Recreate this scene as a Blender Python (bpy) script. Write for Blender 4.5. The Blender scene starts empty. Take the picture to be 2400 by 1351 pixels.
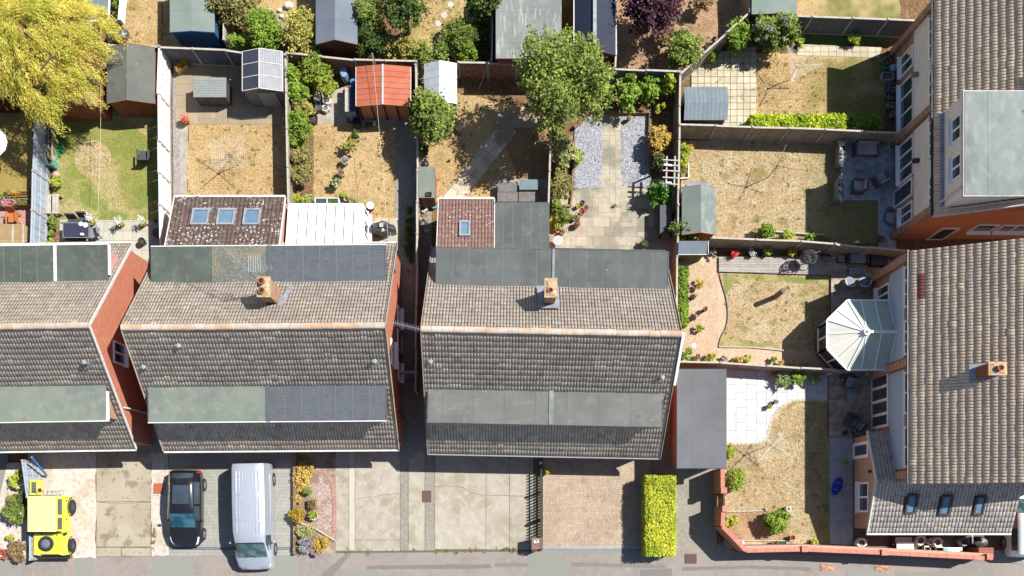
import bpy, math, random
import numpy as np
from mathutils import Vector, Matrix
random.seed(7)
rng = np.random.default_rng(7)
R = math.radians
scene = bpy.context.scene
col = scene.collection

# ---------------------------------------------------------------- camera, light, exposure
CX, CY, K, H = 1180.0, 1200.0, 45.0, 50.0      # point straight below the drone, pixels per metre on the ground, height
cam = bpy.data.objects.new('camera', bpy.data.cameras.new('camera'))
col.objects.link(cam)
cam.location = (0, 0, H)
cam.data.sensor_width = 36
cam.data.lens = 36 * K * H / 2400
cam.data.shift_x = (1200 - CX) / 2400
cam.data.shift_y = (CY - 675.5) / 2400
cam.data.clip_end = 600
scene.camera = cam
SUN = Vector((.67, .28, 1.0)).normalized()
world = bpy.data.worlds.new('World'); scene.world = world; world.use_nodes = True
wn = world.node_tree
sky = wn.nodes.new('ShaderNodeTexSky'); sky.sky_type = 'NISHITA'; sky.sun_disc = False
sky.sun_elevation = math.asin(SUN.z); sky.sun_rotation = math.atan2(SUN.x, SUN.y)
sky.air_density = 1.0; sky.dust_density = 0.6
bg = wn.nodes['Background']; bg.inputs[1].default_value = 0.072
wn.links.new(sky.outputs[0], bg.inputs[0])
sl = bpy.data.lights.new('sun', 'SUN'); sl.energy = 5.0; sl.angle = R(.5); sl.color = (1, .955, .89)
so = bpy.data.objects.new('sun', sl); col.objects.link(so)
so.rotation_euler = SUN.to_track_quat('Z', 'Y').to_euler(); so.location = (30, 12, 45)
scene.view_settings.view_transform = 'Standard'; scene.view_settings.look = 'None'
scene.view_settings.exposure = 0.70; scene.view_settings.gamma = 1; scene.view_settings.use_curve_mapping = False

# ---------------------------------------------------------------- helpers
def W(px, py, h=0.0):
    s = (H - h) / H / K
    return ((px - CX) * s, (CY - py) * s)
def V(px, py, h=0.0):
    x, y = W(px, py, h); return Vector((x, y, h))
def WL(pts, h=0.0): return [W(a, b, h) for a, b in pts]
def rect(x0, y0, x1, y1): return [(x0, y0), (x1, y0), (x1, y1), (x0, y1)]

def lin(c): c /= 255; return c / 12.92 if c <= .04045 else ((c + .055) / 1.055) ** 2.4
def S(r, g, b, k=1.5):
    return (min(.85, lin(r) / k), min(.85, lin(g) / k), min(.85, lin(b) / k), 1)

class G:                      # tiny node graph builder
    def __init__(s, name):
        s.m = bpy.data.materials.new(name); s.m.use_nodes = True
        s.t = s.m.node_tree; s.b = s.t.nodes['Principled BSDF']; s.pos = None
    def n(s, typ, **kw):
        nd = s.t.nodes.new(typ)
        for k, v in kw.items(): setattr(nd, k, v)
        return nd
    def l(s, a, b): s.t.links.new(a, b)
    def P(s):
        if s.pos is None: s.pos = s.n('ShaderNodeNewGeometry').outputs['Position']
        return s.pos
    def mathn(s, op, a, b=None, clamp=False):
        nd = s.n('ShaderNodeMath', operation=op); nd.use_clamp = clamp
        for i, x in enumerate((a, b)):
            if x is None: continue
            if isinstance(x, (int, float)): nd.inputs[i].default_value = x
            else: s.l(x, nd.inputs[i])
        return nd.outputs[0]
    def noise(s, scale, vs=None, detail=3.0, rough=.6):
        v = s.P()
        if vs:
            mp = s.n('ShaderNodeVectorMath', operation='MULTIPLY'); s.l(v, mp.inputs[0]); mp.inputs[1].default_value = vs; v = mp.outputs[0]
        nd = s.n('ShaderNodeTexNoise'); s.l(v, nd.inputs['Vector'])
        nd.inputs['Scale'].default_value = scale; nd.inputs['Detail'].default_value = detail; nd.inputs['Roughness'].default_value = rough
        return nd.outputs['Fac']
    def ramp(s, x, lo, hi):
        nd = s.n('ShaderNodeMapRange'); nd.clamp = True; s.l(x, nd.inputs['Value'])
        nd.inputs['From Min'].default_value = lo; nd.inputs['From Max'].default_value = hi
        return nd.outputs[0]
    def mix(s, f, a, b, mode='MIX'):
        nd = s.n('ShaderNodeMix', data_type='RGBA', blend_type=mode)
        for i, x in ((0, f), (6, a), (7, b)):
            if isinstance(x, (int, float, tuple)): nd.inputs[i].default_value = x
            else: s.l(x, nd.inputs[i])
        return nd.outputs[2]

def mat(name, base, *layers, rough=.85, bump=None, metal=0, spec=.35, coat=0, trans=0, alpha=1, transl=0):
    g = G(name); cur = base
    for L in layers:
        k = L[0]
        if k == 'n':                                  # noise patches: scale, lo, hi, colour, amount, [vector scale]
            f = g.ramp(g.noise(L[1], L[6] if len(L) > 6 else None), L[2], L[3])
            cur = g.mix(g.mathn('MULTIPLY', f, L[5]), cur, L[4])
        elif k == 'v':                                # spots: scale, radius, colour, amount
            nd = g.n('ShaderNodeTexVoronoi'); g.l(g.P(), nd.inputs['Vector']); nd.inputs['Scale'].default_value = L[1]
            f = g.mathn('SUBTRACT', 1.0, g.ramp(nd.outputs['Distance'], L[2] * .6, L[2]))
            if len(L) > 5: f = g.mathn('MULTIPLY', f, g.ramp(g.noise(L[5]), .45, .6))
            cur = g.mix(g.mathn('MULTIPLY', f, L[4]), cur, L[3])
        elif k == 'g':                                # greener turf towards the shaded right side: x0, x1, colour
            sx = g.n('ShaderNodeSeparateXYZ'); g.l(g.P(), sx.inputs[0])
            f = g.ramp(g.mathn('ADD', sx.outputs[0], g.mathn('MULTIPLY', g.noise(.9), 3.0)), L[1] + 1.5, L[2] + 1.5)
            cur = g.mix(g.mathn('MULTIPLY', f, .85), cur, L[3])
        elif k == 'c':                                # per-cell brightness (stones, gravel): scale, amount
            nd = g.n('ShaderNodeTexVoronoi'); g.l(g.P(), nd.inputs['Vector']); nd.inputs['Scale'].default_value = L[1]
            sp = g.n('ShaderNodeSeparateColor'); g.l(nd.outputs['Color'], sp.inputs[0])
            f = g.mathn('MULTIPLY_ADD', sp.outputs[0], 2 * L[2]); f.node.inputs[2].default_value = 1 - L[2]
            cc = g.n('ShaderNodeCombineColor'); [g.l(f, cc.inputs[i]) for i in range(3)]
            cur = g.mix(1.0, cur, cc.outputs[0], 'MULTIPLY')
        elif k in 'ri':                               # brightness per object / per loose piece: amount, [tint]
            src = g.n('ShaderNodeObjectInfo').outputs['Random'] if k == 'r' else g.n('ShaderNodeNewGeometry').outputs['Random Per Island']
            f = g.mathn('MULTIPLY_ADD', src, 2 * L[1]); f.node.inputs[2].default_value = 1 - L[1]
            cc = g.n('ShaderNodeCombineColor'); [g.l(f, cc.inputs[i]) for i in range(3)]
            cur = g.mix(1.0, cur, cc.outputs[0], 'MULTIPLY')
            if len(L) > 2: cur = g.mix(g.mathn('MULTIPLY', g.ramp(src, .55, .95), .8), cur, L[2])
        elif k == 'b':                                # bricks: width, height, mortar colour, colour2
            geo = g.n('ShaderNodeNewGeometry'); sn = g.n('ShaderNodeSeparateXYZ'); g.l(geo.outputs['True Normal'], sn.inputs[0])
            sp = g.n('ShaderNodeSeparateXYZ'); g.l(g.P(), sp.inputs[0])
            ax = g.mathn('GREATER_THAN', g.mathn('ABSOLUTE', sn.outputs[0]), .7)
            u = g.mathn('ADD', g.mathn('MULTIPLY', ax, sp.outputs[1]), g.mathn('MULTIPLY', g.mathn('SUBTRACT', 1.0, ax), sp.outputs[0]))
            az = g.mathn('GREATER_THAN', g.mathn('ABSOLUTE', sn.outputs[2]), .7)
            v = g.mathn('ADD', g.mathn('MULTIPLY', az, sp.outputs[1]), g.mathn('MULTIPLY', g.mathn('SUBTRACT', 1.0, az), sp.outputs[2]))
            cb = g.n('ShaderNodeCombineXYZ'); g.l(u, cb.inputs[0]); g.l(v, cb.inputs[1])
            br = g.n('ShaderNodeTexBrick'); g.l(cb.outputs[0], br.inputs['Vector']); br.inputs['Scale'].default_value = 1
            br.inputs['Brick Width'].default_value = L[1]; br.inputs['Row Height'].default_value = L[2]
            br.inputs['Mortar Size'].default_value = .011; br.inputs['Mortar Smooth'].default_value = .2
            if isinstance(cur, tuple): br.inputs['Color1'].default_value = cur
            else: g.l(cur, br.inputs['Color1'])
            br.inputs['Color2'].default_value = L[4]; br.inputs['Mortar'].default_value = L[3]
            cur = br.outputs['Color']
            g.brick = br.outputs['Fac']
    if isinstance(cur, tuple): g.b.inputs['Base Color'].default_value = cur
    else: g.l(cur, g.b.inputs['Base Color'])
    g.b.inputs['Roughness'].default_value = rough; g.b.inputs['Metallic'].default_value = metal
    g.b.inputs['Specular IOR Level'].default_value = spec
    if coat: g.b.inputs['Coat Weight'].default_value = coat; g.b.inputs['Coat Roughness'].default_value = .06
    if trans: g.b.inputs['Transmission Weight'].default_value = trans; g.b.inputs['IOR'].default_value = 1.3
    if alpha < 1: g.b.inputs['Alpha'].default_value = alpha
    if bump:
        bn = g.n('ShaderNodeBump'); bn.inputs['Strength'].default_value = bump[0]; bn.inputs['Distance'].default_value = bump[2] if len(bump) > 2 else .02
        g.l(g.noise(bump[1], None, 2.0), bn.inputs['Height']); g.l(bn.outputs[0], g.b.inputs['Normal'])
    if transl:
        tr = g.n('ShaderNodeBsdfTranslucent')
        if isinstance(cur, tuple): tr.inputs[0].default_value = cur
        else: g.l(cur, tr.inputs[0])
        ms = g.n('ShaderNodeMixShader'); ms.inputs[0].default_value = transl
        g.l(g.b.outputs[0], ms.inputs[1]); g.l(tr.outputs[0], ms.inputs[2])
        g.l(ms.outputs[0], g.t.nodes['Material Output'].inputs[0])
    return g.m

ORG = {}
def tag(o, label=None, cat=None, group=None, kind=None):
    if label: o['label'] = label
    if cat: o['category'] = cat
    if group: o['group'] = group
    if kind: o['kind'] = kind
    return o
def thing(name, loc, label, cat, group=None, rz=0.0):
    o = bpy.data.objects.new(name, None); o.empty_display_size = .2
    col.objects.link(o); o.location = loc; o.rotation_euler = (0, 0, rz); ORG[o] = Vector(loc)
    return tag(o, label, cat, group)

def mesh_np(name, v, f, m, smooth=False):
    me = bpy.data.meshes.new(name)
    v = np.asarray(v, dtype=np.float32); f = np.asarray(f, dtype=np.int32)
    n, k = f.shape
    me.vertices.add(len(v)); me.vertices.foreach_set('co', v.ravel())
    me.loops.add(n * k); me.loops.foreach_set('vertex_index', f.ravel())
    me.polygons.add(n); me.polygons.foreach_set('loop_start', np.arange(0, n * k, k, dtype=np.int32))
    me.polygons.foreach_set('loop_total', np.full(n, k, dtype=np.int32))
    if smooth: me.polygons.foreach_set('use_smooth', np.ones(n, dtype=bool))
    me.update(calc_edges=True); me.materials.append(m)
    return me
def link(name, me, parent=None, loc=(0, 0, 0)):
    o = bpy.data.objects.new(name, me); col.objects.link(o); o.location = loc
    if parent is not None: o.parent = parent; ORG[o] = ORG[parent] + Vector(loc)
    else: ORG[o] = Vector(loc)
    return o
def inst(name, me, parent, wloc, rot=None, scale=None):
    """A copy that shares mesh data, at a world (or house-frame) point."""
    o = bpy.data.objects.new(name, me); col.objects.link(o)
    base = ORG[parent] if parent is not None else Vector((0, 0, 0))
    if parent is not None: o.parent = parent
    if rot is not None:
        o.rotation_mode = 'QUATERNION'; o.rotation_quaternion = rot.to_quaternion() if isinstance(rot, Matrix) else rot
    o.location = Vector(wloc) - base
    if scale: o.scale = scale
    ORG[o] = Vector(wloc)
    return o
def copy_tree(o, parent=None):
    c = o.copy(); col.objects.link(c)
    if parent is not None: c.parent = parent
    ORG[c] = Vector(ORG.get(o, (0, 0, 0)))
    for ch in list(o.children): copy_tree(ch, c)
    return c

class MB:
    def __init__(s): s.v = []; s.f = []
    def add(s, vs, fs):
        n = len(s.v); s.v += [tuple(v) for v in vs]; s.f += [tuple(i + n for i in f) for f in fs]; return s
    def box(s, x0, x1, y0, y1, z0, z1):
        return s.add([(x0, y0, z0), (x1, y0, z0), (x1, y1, z0), (x0, y1, z0), (x0, y0, z1), (x1, y0, z1), (x1, y1, z1), (x0, y1, z1)],
                     [(3, 2, 1, 0), (4, 5, 6, 7), (0, 1, 5, 4), (1, 2, 6, 5), (2, 3, 7, 6), (3, 0, 4, 7)])
    def obox(s, c, sz, rz=0.0, Rm=None):
        M = Rm if Rm is not None else Matrix.Rotation(rz, 3, 'Z'); c = Vector(c); hx, hy, hz = sz[0] / 2, sz[1] / 2, sz[2] / 2
        vs = [c + M @ Vector(p) for p in ((-hx, -hy, -hz), (hx, -hy, -hz), (hx, hy, -hz), (-hx, hy, -hz), (-hx, -hy, hz), (hx, -hy, hz), (hx, hy, hz), (-hx, hy, hz))]
        return s.add(vs, [(3, 2, 1, 0), (4, 5, 6, 7), (0, 1, 5, 4), (1, 2, 6, 5), (2, 3, 7, 6), (3, 0, 4, 7)])
    def prism(s, poly, z0, z1):
        a = sum(poly[i][0] * poly[(i + 1) % len(poly)][1] - poly[(i + 1) % len(poly)][0] * poly[i][1] for i in range(len(poly)))
        if a < 0: poly = poly[::-1]
        n = len(poly)
        return s.add([(x, y, z0) for x, y in poly] + [(x, y, z1) for x, y in poly],
                     [tuple(range(n))[::-1], tuple(range(n, 2 * n))] + [(i, (i + 1) % n, n + (i + 1) % n, n + i) for i in range(n)])
    def prismX(s, yz, x0, x1):
        n = len(yz)
        return s.add([(x0, y, z) for y, z in yz] + [(x1, y, z) for y, z in yz],
                     [tuple(range(n))[::-1], tuple(range(n, 2 * n))] + [(i, (i + 1) % n, n + (i + 1) % n, n + i) for i in range(n)])
    def prismY(s, xz, y0, y1):
        n = len(xz)
        return s.add([(x, y0, z) for x, z in xz] + [(x, y1, z) for x, z in xz],
                     [tuple(range(n)), tuple(range(n, 2 * n))[::-1]] + [(i, n + i, n + (i + 1) % n, (i + 1) % n) for i in range(n)])
    def beam(s, a, b, w, h=None, up=(0, 0, 1)):
        a, b = Vector(a), Vector(b); d = b - a; L = d.length
        if L < 1e-6: return s
        z = d / L; u = Vector(up)
        if abs(z.dot(u)) > .95: u = Vector((1, 0, 0))
        x = u.cross(z).normalized(); y = z.cross(x)
        M = Matrix((x, y, z)).transposed()
        return s.obox((a + b) / 2, (w, h or w, L), Rm=M)
    def plate(s, q, t):                    # a thick quad
        q = [Vector(p) for p in q]; n = (q[1] - q[0]).cross(q[2] - q[0]).normalized()
        if n.z < 0: q = q[::-1]; n = -n
        k = len(q)
        return s.add([p - n * t for p in q] + q, [tuple(range(k))[::-1], tuple(range(k, 2 * k))] + [(i, (i + 1) % k, k + (i + 1) % k, k + i) for i in range(k)])
    def tube(s, pts, r, n=6, closed=False):
        pts = [Vector(p) for p in pts]; m = len(pts); rings = []
        rr = r if isinstance(r, (list, tuple)) else [r] * m
        for i, p in enumerate(pts):
            if closed: d = (pts[(i + 1) % m] - pts[i - 1])
            else: d = (pts[min(i + 1, m - 1)] - pts[max(i - 1, 0)])
            d.normalize(); u = Vector((0, 0, 1)) if abs(d.z) < .9 else Vector((1, 0, 0))
            x = u.cross(d).normalized(); y = d.cross(x)
            rings.append([p + (x * math.cos(2 * math.pi * k / n) + y * math.sin(2 * math.pi * k / n)) * rr[i] for k in range(n)])
        vs = [v for rg in rings for v in rg]; fs = []
        for i in range(m if closed else m - 1):
            j = (i + 1) % m
            fs += [(i * n + k, i * n + (k + 1) % n, j * n + (k + 1) % n, j * n + k) for k in range(n)]
        if not closed: fs += [tuple(range(n))[::-1], tuple(range((m - 1) * n, m * n))]
        return s.add(vs, fs)
    def lathe(s, c, prof, n=14, sx=1, sy=1):
        x, y, z = c; vs = []; fs = []
        for r, h in prof: vs += [(x + sx * r * math.cos(2 * math.pi * k / n), y + sy * r * math.sin(2 * math.pi * k / n), z + h) for k in range(n)]
        for i in range(len(prof) - 1): fs += [(i * n + k, i * n + (k + 1) % n, (i + 1) * n + (k + 1) % n, (i + 1) * n + k) for k in range(n)]
        fs += [tuple(range(n))[::-1], tuple(range((len(prof) - 1) * n, len(prof) * n))]
        return s.add(vs, fs)
    def ball(s, c, r, sx=1, sy=1, sz=1, n=10):
        k = max(4, n // 2 + 1)
        return s.lathe((c[0], c[1], c[2]), [(max(.001, r * math.sin(math.pi * i / k)), -r * sz * math.cos(math.pi * i / k)) for i in range(k + 1)], n, sx, sy)
    def mesh(s, name, m, smooth=False, org=(0, 0, 0)):
        me = bpy.data.meshes.new(name)
        ox, oy, oz = org
        me.from_pydata([(x - ox, y - oy, z - oz) for x, y, z in s.v], [], s.f)
        me.materials.append(m)
        if smooth:
            me.polygons.foreach_set('use_smooth', [True] * len(me.polygons))
            try: me.set_sharp_from_angle(angle=R(40))
            except Exception: pass
        me.update(); return me
    def build(s, name, m, parent=None, smooth=False):
        if parent is not None: return link(name, s.mesh(name, m, smooth, ORG[parent]), parent)
        xs = [v[0] for v in s.v]; ys = [v[1] for v in s.v]; zs = [v[2] for v in s.v]
        c = ((min(xs) + max(xs)) / 2, (min(ys) + max(ys)) / 2, min(zs))
        return link(name, s.mesh(name, m, smooth, c), None, c)

def clip(poly, x0, y0, x1, y1):
    """Polygon cut to an axis-aligned box."""
    for ax, lim, sg in ((0, x0, 1), (0, x1, -1), (1, y0, 1), (1, y1, -1)):
        out = []
        for i in range(len(poly)):
            a, b = poly[i - 1], poly[i]
            ia, ib = (a[ax] - lim) * sg >= 0, (b[ax] - lim) * sg >= 0
            if ia != ib:
                t = (lim - a[ax]) / (b[ax] - a[ax]); out.append((a[0] + t * (b[0] - a[0]), a[1] + t * (b[1] - a[1])))
            if ib: out.append(b)
        poly = out
        if len(poly) < 3: return []
    return poly
def area(p): return abs(sum(p[i - 1][0] * p[i][1] - p[i][0] * p[i - 1][1] for i in range(len(p)))) / 2
def inside(p, poly):
    x, y = p; c = False
    for i in range(len(poly)):
        (x1, y1), (x2, y2) = poly[i - 1], poly[i]
        if (y1 > y) != (y2 > y) and x < (x2 - x1) * (y - y1) / (y2 - y1) + x1: c = not c
    return c

def sheet(name, pts, z, m, px=True, kind='structure'):
    """Ground sheet: pixel outline on the ground, height z."""
    p = WL(pts) if px else list(pts)
    if px and name in ('lawn', 'flower_bed', 'earth_and_shade', 'dry_garden', 'gravel_drive', 'grass_strip') and abs(p[0][0]) < 40: p = wob(p, .045, .3)
    a = sum(p[i - 1][0] * p[i][1] - p[i][0] * p[i - 1][1] for i in range(len(p)))
    if a < 0: p = p[::-1]
    b = MB(); b.add([(x, y, z) for x, y in p], [tuple(range(len(p)))])
    return tag(b.build(name, m), kind=kind)
def wob(pts, amp=.05, step=.35):
    """Roughen an outline given in metres."""
    out = []
    for i in range(len(pts)):
        a, b = Vector(pts[i]), Vector(pts[(i + 1) % len(pts)]); n = max(1, int((b - a).length / step))
        for k in range(n):
            p = a.lerp(b, k / n); out.append((p.x + random.uniform(-amp, amp), p.y + random.uniform(-amp, amp)))
    return out
def spline(pts, n=8):
    out = []; P = [Vector(p) for p in pts]
    for i in range(len(P) - 1):
        p0, p1, p2, p3 = P[max(i - 1, 0)], P[i], P[i + 1], P[min(i + 2, len(P) - 1)]
        for k in range(n):
            t = k / n
            out.append(tuple(.5 * ((2 * p1) + (p2 - p0) * t + (2 * p0 - 5 * p1 + 4 * p2 - p3) * t * t + (3 * p1 - p0 - 3 * p2 + p3) * t ** 3)))
    out.append(tuple(P[-1])); return out

def pave(poly_px, cell, parent_name, z, mslab, mbed, name='paving_slab', joint=.012, thick=.03, bond=.5, rnd=False, vert=False, off=(0, 0), rough=.003, maxn=300):
    """Paving: a bed sheet and every slab a piece of its own on it."""
    poly = WL(poly_px); bed = sheet(parent_name, poly_px, z, mbed)
    xs = [p[0] for p in poly]; ys = [p[1] for p in poly]; x0, x1, y0, y1 = min(xs), max(xs), min(ys), max(ys)
    cells = []
    if rnd:
        nx = int((x1 - x0) / cell[0]) + 2; ny = int((y1 - y0) / cell[1]) + 2; used = set()
        for j in range(ny):
            for i in range(nx):
                if (i, j) in used: continue
                for w, h in random.sample([(3, 2), (2, 2), (2, 3), (2, 1), (1, 2), (3, 1)], 6) + [(1, 1)]:
                    if all((i + a, j + b) not in used and i + a < nx and j + b < ny for a in range(w) for b in range(h)):
                        for a in range(w):
                            for b in range(h): used.add((i + a, j + b))
                        cells.append((x0 + i * cell[0], y0 + j * cell[1], x0 + (i + w) * cell[0], y0 + (j + h) * cell[1])); break
    elif vert:
        for i in range(int((x1 - x0) / cell[0]) + 2):
            o = (i % 2) * bond * cell[1]
            for j in range(-1, int((y1 - y0) / cell[1]) + 2):
                cells.append((x0 + off[0] + i * cell[0], y0 + off[1] + j * cell[1] + o, x0 + off[0] + (i + 1) * cell[0], y0 + off[1] + (j + 1) * cell[1] + o))
    else:
        for j in range(int((y1 - y0) / cell[1]) + 2):
            o = (j % 2) * bond * cell[0]
            for i in range(-1, int((x1 - x0) / cell[0]) + 2):
                cells.append((x0 + off[0] + i * cell[0] + o, y0 + off[1] + j * cell[1], x0 + off[0] + (i + 1) * cell[0] + o, y0 + off[1] + (j + 1) * cell[1]))
    k = 0; rest = MB()
    for c in cells:
        p = clip(poly, c[0] + joint / 2, c[1] + joint / 2, c[2] - joint / 2, c[3] - joint / 2)
        if len(p) < 3 or area(p) < .006: continue
        dz = random.uniform(0, rough)
        if k < maxn:
            b = MB(); b.prism(p, z - thick, z + .006 + dz); b.build(name, mslab, bed)
        else: rest.prism(p, z - thick, z + .006 + dz)
        k += 1
    if rest.v: tag(rest.build(name, mslab, bed), kind='stuff')
    return bed

# ---------------------------------------------------------------- foliage
def leaves(name, blobs, n, size, m, parent, aspect=1.6, clump=.16, shell=.55, nclump=None, upb=.6, dirs=None):
    """Leaf-sized faces spread in clumps through the volume of several ellipsoids (x, y, z, rx, ry, rz)."""
    B = np.array(blobs, dtype=float); vol = (B[:, 3] * B[:, 4] * B[:, 5]) ** .8; pr = vol / vol.sum()
    nc = nclump or max(12, n // 45)
    bi = rng.choice(len(B), nc, p=pr); d = rng.normal(size=(nc, 3)); d /= np.linalg.norm(d, axis=1)[:, None]
    d[:, 2] = np.where((d[:, 2] < -.1) & (rng.random(nc) < .7), -d[:, 2], d[:, 2])
    r = shell + (1 - shell) * rng.random(nc) ** .6
    C = B[bi, :3] + d * B[bi, 3:6] * r[:, None]
    cr = clump * (.6 + .9 * rng.random(nc)) * (B[bi, 3:6].mean(axis=1))
    ci = rng.integers(0, nc, n); P = C[ci] + rng.normal(size=(n, 3)) * cr[ci][:, None] * np.array([1, 1, .75])
    P[:, 2] = np.maximum(P[:, 2], .02)
    nr = rng.normal(size=(n, 3)) + np.array([.25, .1, upb * 2.6]); nr /= np.linalg.norm(nr, axis=1)[:, None]
    if dirs is None: t = rng.normal(size=(n, 3))
    else:
        t = dirs(P); t /= np.linalg.norm(t, axis=1)[:, None] + 1e-6; t = t + rng.normal(size=(n, 3)) * .35
    t -= nr * (t * nr).sum(axis=1)[:, None]; t /= np.linalg.norm(t, axis=1)[:, None] + 1e-9
    b = np.cross(nr, t); s = size * (.6 + .8 * rng.random(n))[:, None]
    v = np.stack([P - t * s * aspect / 2, P + b * s / 2 + nr * s * .12, P + t * s * aspect / 2, P - b * s / 2 + nr * s * .12], axis=1).reshape(-1, 3)
    v -= np.array(ORG[parent])
    f = np.arange(n * 4).reshape(n, 4)
    return link(name, mesh_np(name, v, f, m), parent)

def leafmat(name, c1, c2, c3=None, rough=.6, v=.38):
    c1, c2, c3 = [c and tuple(min(.75, a * b) for a, b in zip(c, (1.95, 1.7, 1.75))) + (1,) for c in (c1, c2, c3)]
    return mat(name, c1, ('i', v, c2), ('n', .9, .4, .62, c3 or c2, .6), rough=rough, transl=.32, spec=.25)
# ---------------------------------------------------------------- materials
dry = mat('dry_lawn', S(222, 188, 136), ('n', .55, .42, .62, S(206, 170, 108), .7), ('n', 3.5, .45, .62, S(236, 205, 155), .6),
          ('n', 9, .54, .64, S(150, 112, 58), .75), ('n', 26, .5, .64, S(246, 222, 176), .6), ('n', 30, .56, .68, S(120, 92, 50), .55), ('g', 15.4, 17.6, S(128, 138, 70)), ('n', .9, .55, .64, S(160, 150, 78), .5), ('n', .35, .5, .62, S(234, 208, 160), .6), rough=1, bump=(.9, 40, .05), spec=.1)
dry2 = mat('straw_lawn', S(216, 192, 150), ('n', .4, .44, .58, S(200, 168, 118), .8), ('n', 1.5, .5, .6, S(232, 214, 184), .7), ('n', 4.5, .48, .62, S(228, 206, 166), .6),
           ('g', 15.4, 17.6, S(128, 138, 70)), ('n', 9, .55, .64, S(128, 106, 62), .8), ('n', 30, .5, .66, S(242, 222, 186), .6), ('n', 1.1, .56, .63, S(142, 138, 66), .65), rough=1, bump=(.9, 40, .05), spec=.1)
greendry = mat('patchy_green_lawn', S(168, 170, 92), ('n', .28, .46, .56, S(218, 198, 148), .95), ('n', .7, .48, .58, S(136, 158, 68), .9), ('n', 16, .48, .66, S(112, 118, 44), .5),
               ('n', 45, .5, .68, S(226, 210, 160), .5), ('v', 1.6, .05, S(230, 230, 225), .8), rough=1, bump=(.9, 40, .05), spec=.1)
olive = mat('olive_lawn', S(196, 172, 104), ('n', .5, .42, .6, S(160, 146, 76), .7), ('n', 14, .46, .66, S(128, 112, 52), .6), ('n', 45, .5, .66, S(222, 196, 130), .5), rough=1, bump=(.9, 40, .05), spec=.1)
soil = mat('soil', S(150, 118, 88), ('n', 1.2, .4, .62, S(120, 96, 70), .7), ('n', 9, .48, .66, S(186, 150, 112), .6), ('c', 16, .3), rough=1, bump=(1, 25, .06), spec=.1)
soilr = mat('dry_soil', S(205, 168, 136), ('n', 1.6, .42, .6, S(168, 132, 98), .8), ('n', 9, .48, .64, S(226, 196, 166), .6), ('n', 22, .55, .68, S(130, 98, 66), .6), rough=1, bump=(1, 25, .06), spec=.1)
conc = mat('concrete', S(192, 184, 170), ('n', .45, .42, .6, S(174, 164, 144), .8), ('n', 2.2, .46, .6, S(206, 200, 190), .6), ('n', 1, .56, .64, S(158, 152, 132), .6), ('n', 9, .5, .68, S(166, 156, 136), .45), ('n', 60, .5, .7, S(130, 122, 110), .5), ('r', .06), rough=.95, bump=(.4, 60), spec=.2)
concd = mat('weathered_concrete', S(166, 160, 150), ('n', .7, .4, .62, S(150, 146, 132), .7), ('n', 5, .45, .65, S(190, 184, 172), .5), ('n', 55, .52, .7, S(110, 106, 98), .5), ('r', .07), rough=.95, bump=(.4, 60), spec=.2)
joint = mat('joint_dirt', S(120, 112, 96), ('n', 3, .45, .6, S(104, 112, 62), .5), rough=1)
jointg = mat('mossy_joint', S(110, 116, 60), ('n', 5, .45, .6, S(136, 128, 96), .7), rough=1)
jointl = mat('pale_joint', S(156, 146, 128), rough=1)
slabpale = mat('pale_slab', S(206, 206, 192), ('n', 1.2, .4, .62, S(188, 190, 176), .6), ('n', 18, .5, .68, S(168, 168, 156), .4), ('n', 50, .5, .7, S(150, 146, 136), .35), ('r', .08, S(214, 200, 176)), rough=.9, bump=(.3, 50), spec=.2)
slabtan = mat('buff_slab', S(178, 162, 136), ('n', 1.2, .4, .62, S(160, 148, 126), .6), ('n', 16, .5, .68, S(140, 130, 112), .4), ('r', .09), rough=.9, bump=(.3, 50), spec=.2)
slabsand = mat('sandstone_slab', S(200, 192, 174), ('n', .5, .45, .57, S(150, 147, 134), .9), ('n', 2.5, .5, .62, S(176, 166, 142), .7), ('n', 14, .52, .64, S(134, 126, 106), .45), ('r', .06, S(206, 192, 168)), rough=.85, bump=(.4, 30), spec=.2)
slabcrazy = mat('weathered_cream_slab', S(224, 212, 186), ('n', .9, .44, .6, S(196, 184, 160), .7), ('n', 14, .5, .66, S(176, 164, 142), .5), ('n', 2.2, .6, .68, S(158, 122, 96), .7), ('r', .1), rough=.95, bump=(.5, 30), spec=.2)
slabblue = mat('blue_grey_slab', S(196, 206, 218, 1.3), ('n', 2.5, .42, .62, S(136, 150, 168), .6), ('n', 30, .5, .7, S(160, 172, 186), .4), ('r', .05), rough=.7, bump=(.2, 40))
slabwhite = mat('white_porcelain_slab', S(222, 222, 222, 1.5), ('n', 1.6, .42, .62, S(204, 206, 208, 1.5), .7), ('n', 7, .5, .64, S(192, 194, 198, 1.5), .5), ('r', .05), rough=.6, bump=(.15, 40))
slabgrey = mat('slate_grey_slab', S(170, 176, 182, 1.3), ('n', 2, .42, .62, S(150, 158, 166, 1.3), .6), ('n', 30, .5, .7, S(176, 182, 186, 1.3), .4), ('r', .06), rough=.8, bump=(.3, 40))
blockgrey = mat('grey_block_paver', S(174, 174, 168), ('n', 1, .42, .62, S(170, 172, 164), .6), ('n', 60, .5, .7, S(150, 148, 142), .5), ('i', .08), rough=.9, bump=(.4, 60), spec=.2)
blockbuff = mat('buff_block_paver', S(200, 180, 158), ('n', .6, .44, .6, S(182, 162, 140), .7), ('n', 2, .55, .64, S(172, 150, 134), .7), ('i', .09), ('v', 9, .22, S(236, 226, 216), .8, .7), ('n', 60, .52, .7, S(160, 136, 112), .45), rough=.9, bump=(.4, 60), spec=.2)
brickpink = mat('pink_brick_paver', S(192, 152, 138), ('n', 1.6, .42, .62, S(186, 140, 126), .6), ('n', 30, .5, .7, S(218, 184, 168), .4), ('r', .09), rough=.9, bump=(.4, 50), spec=.2)
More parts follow.
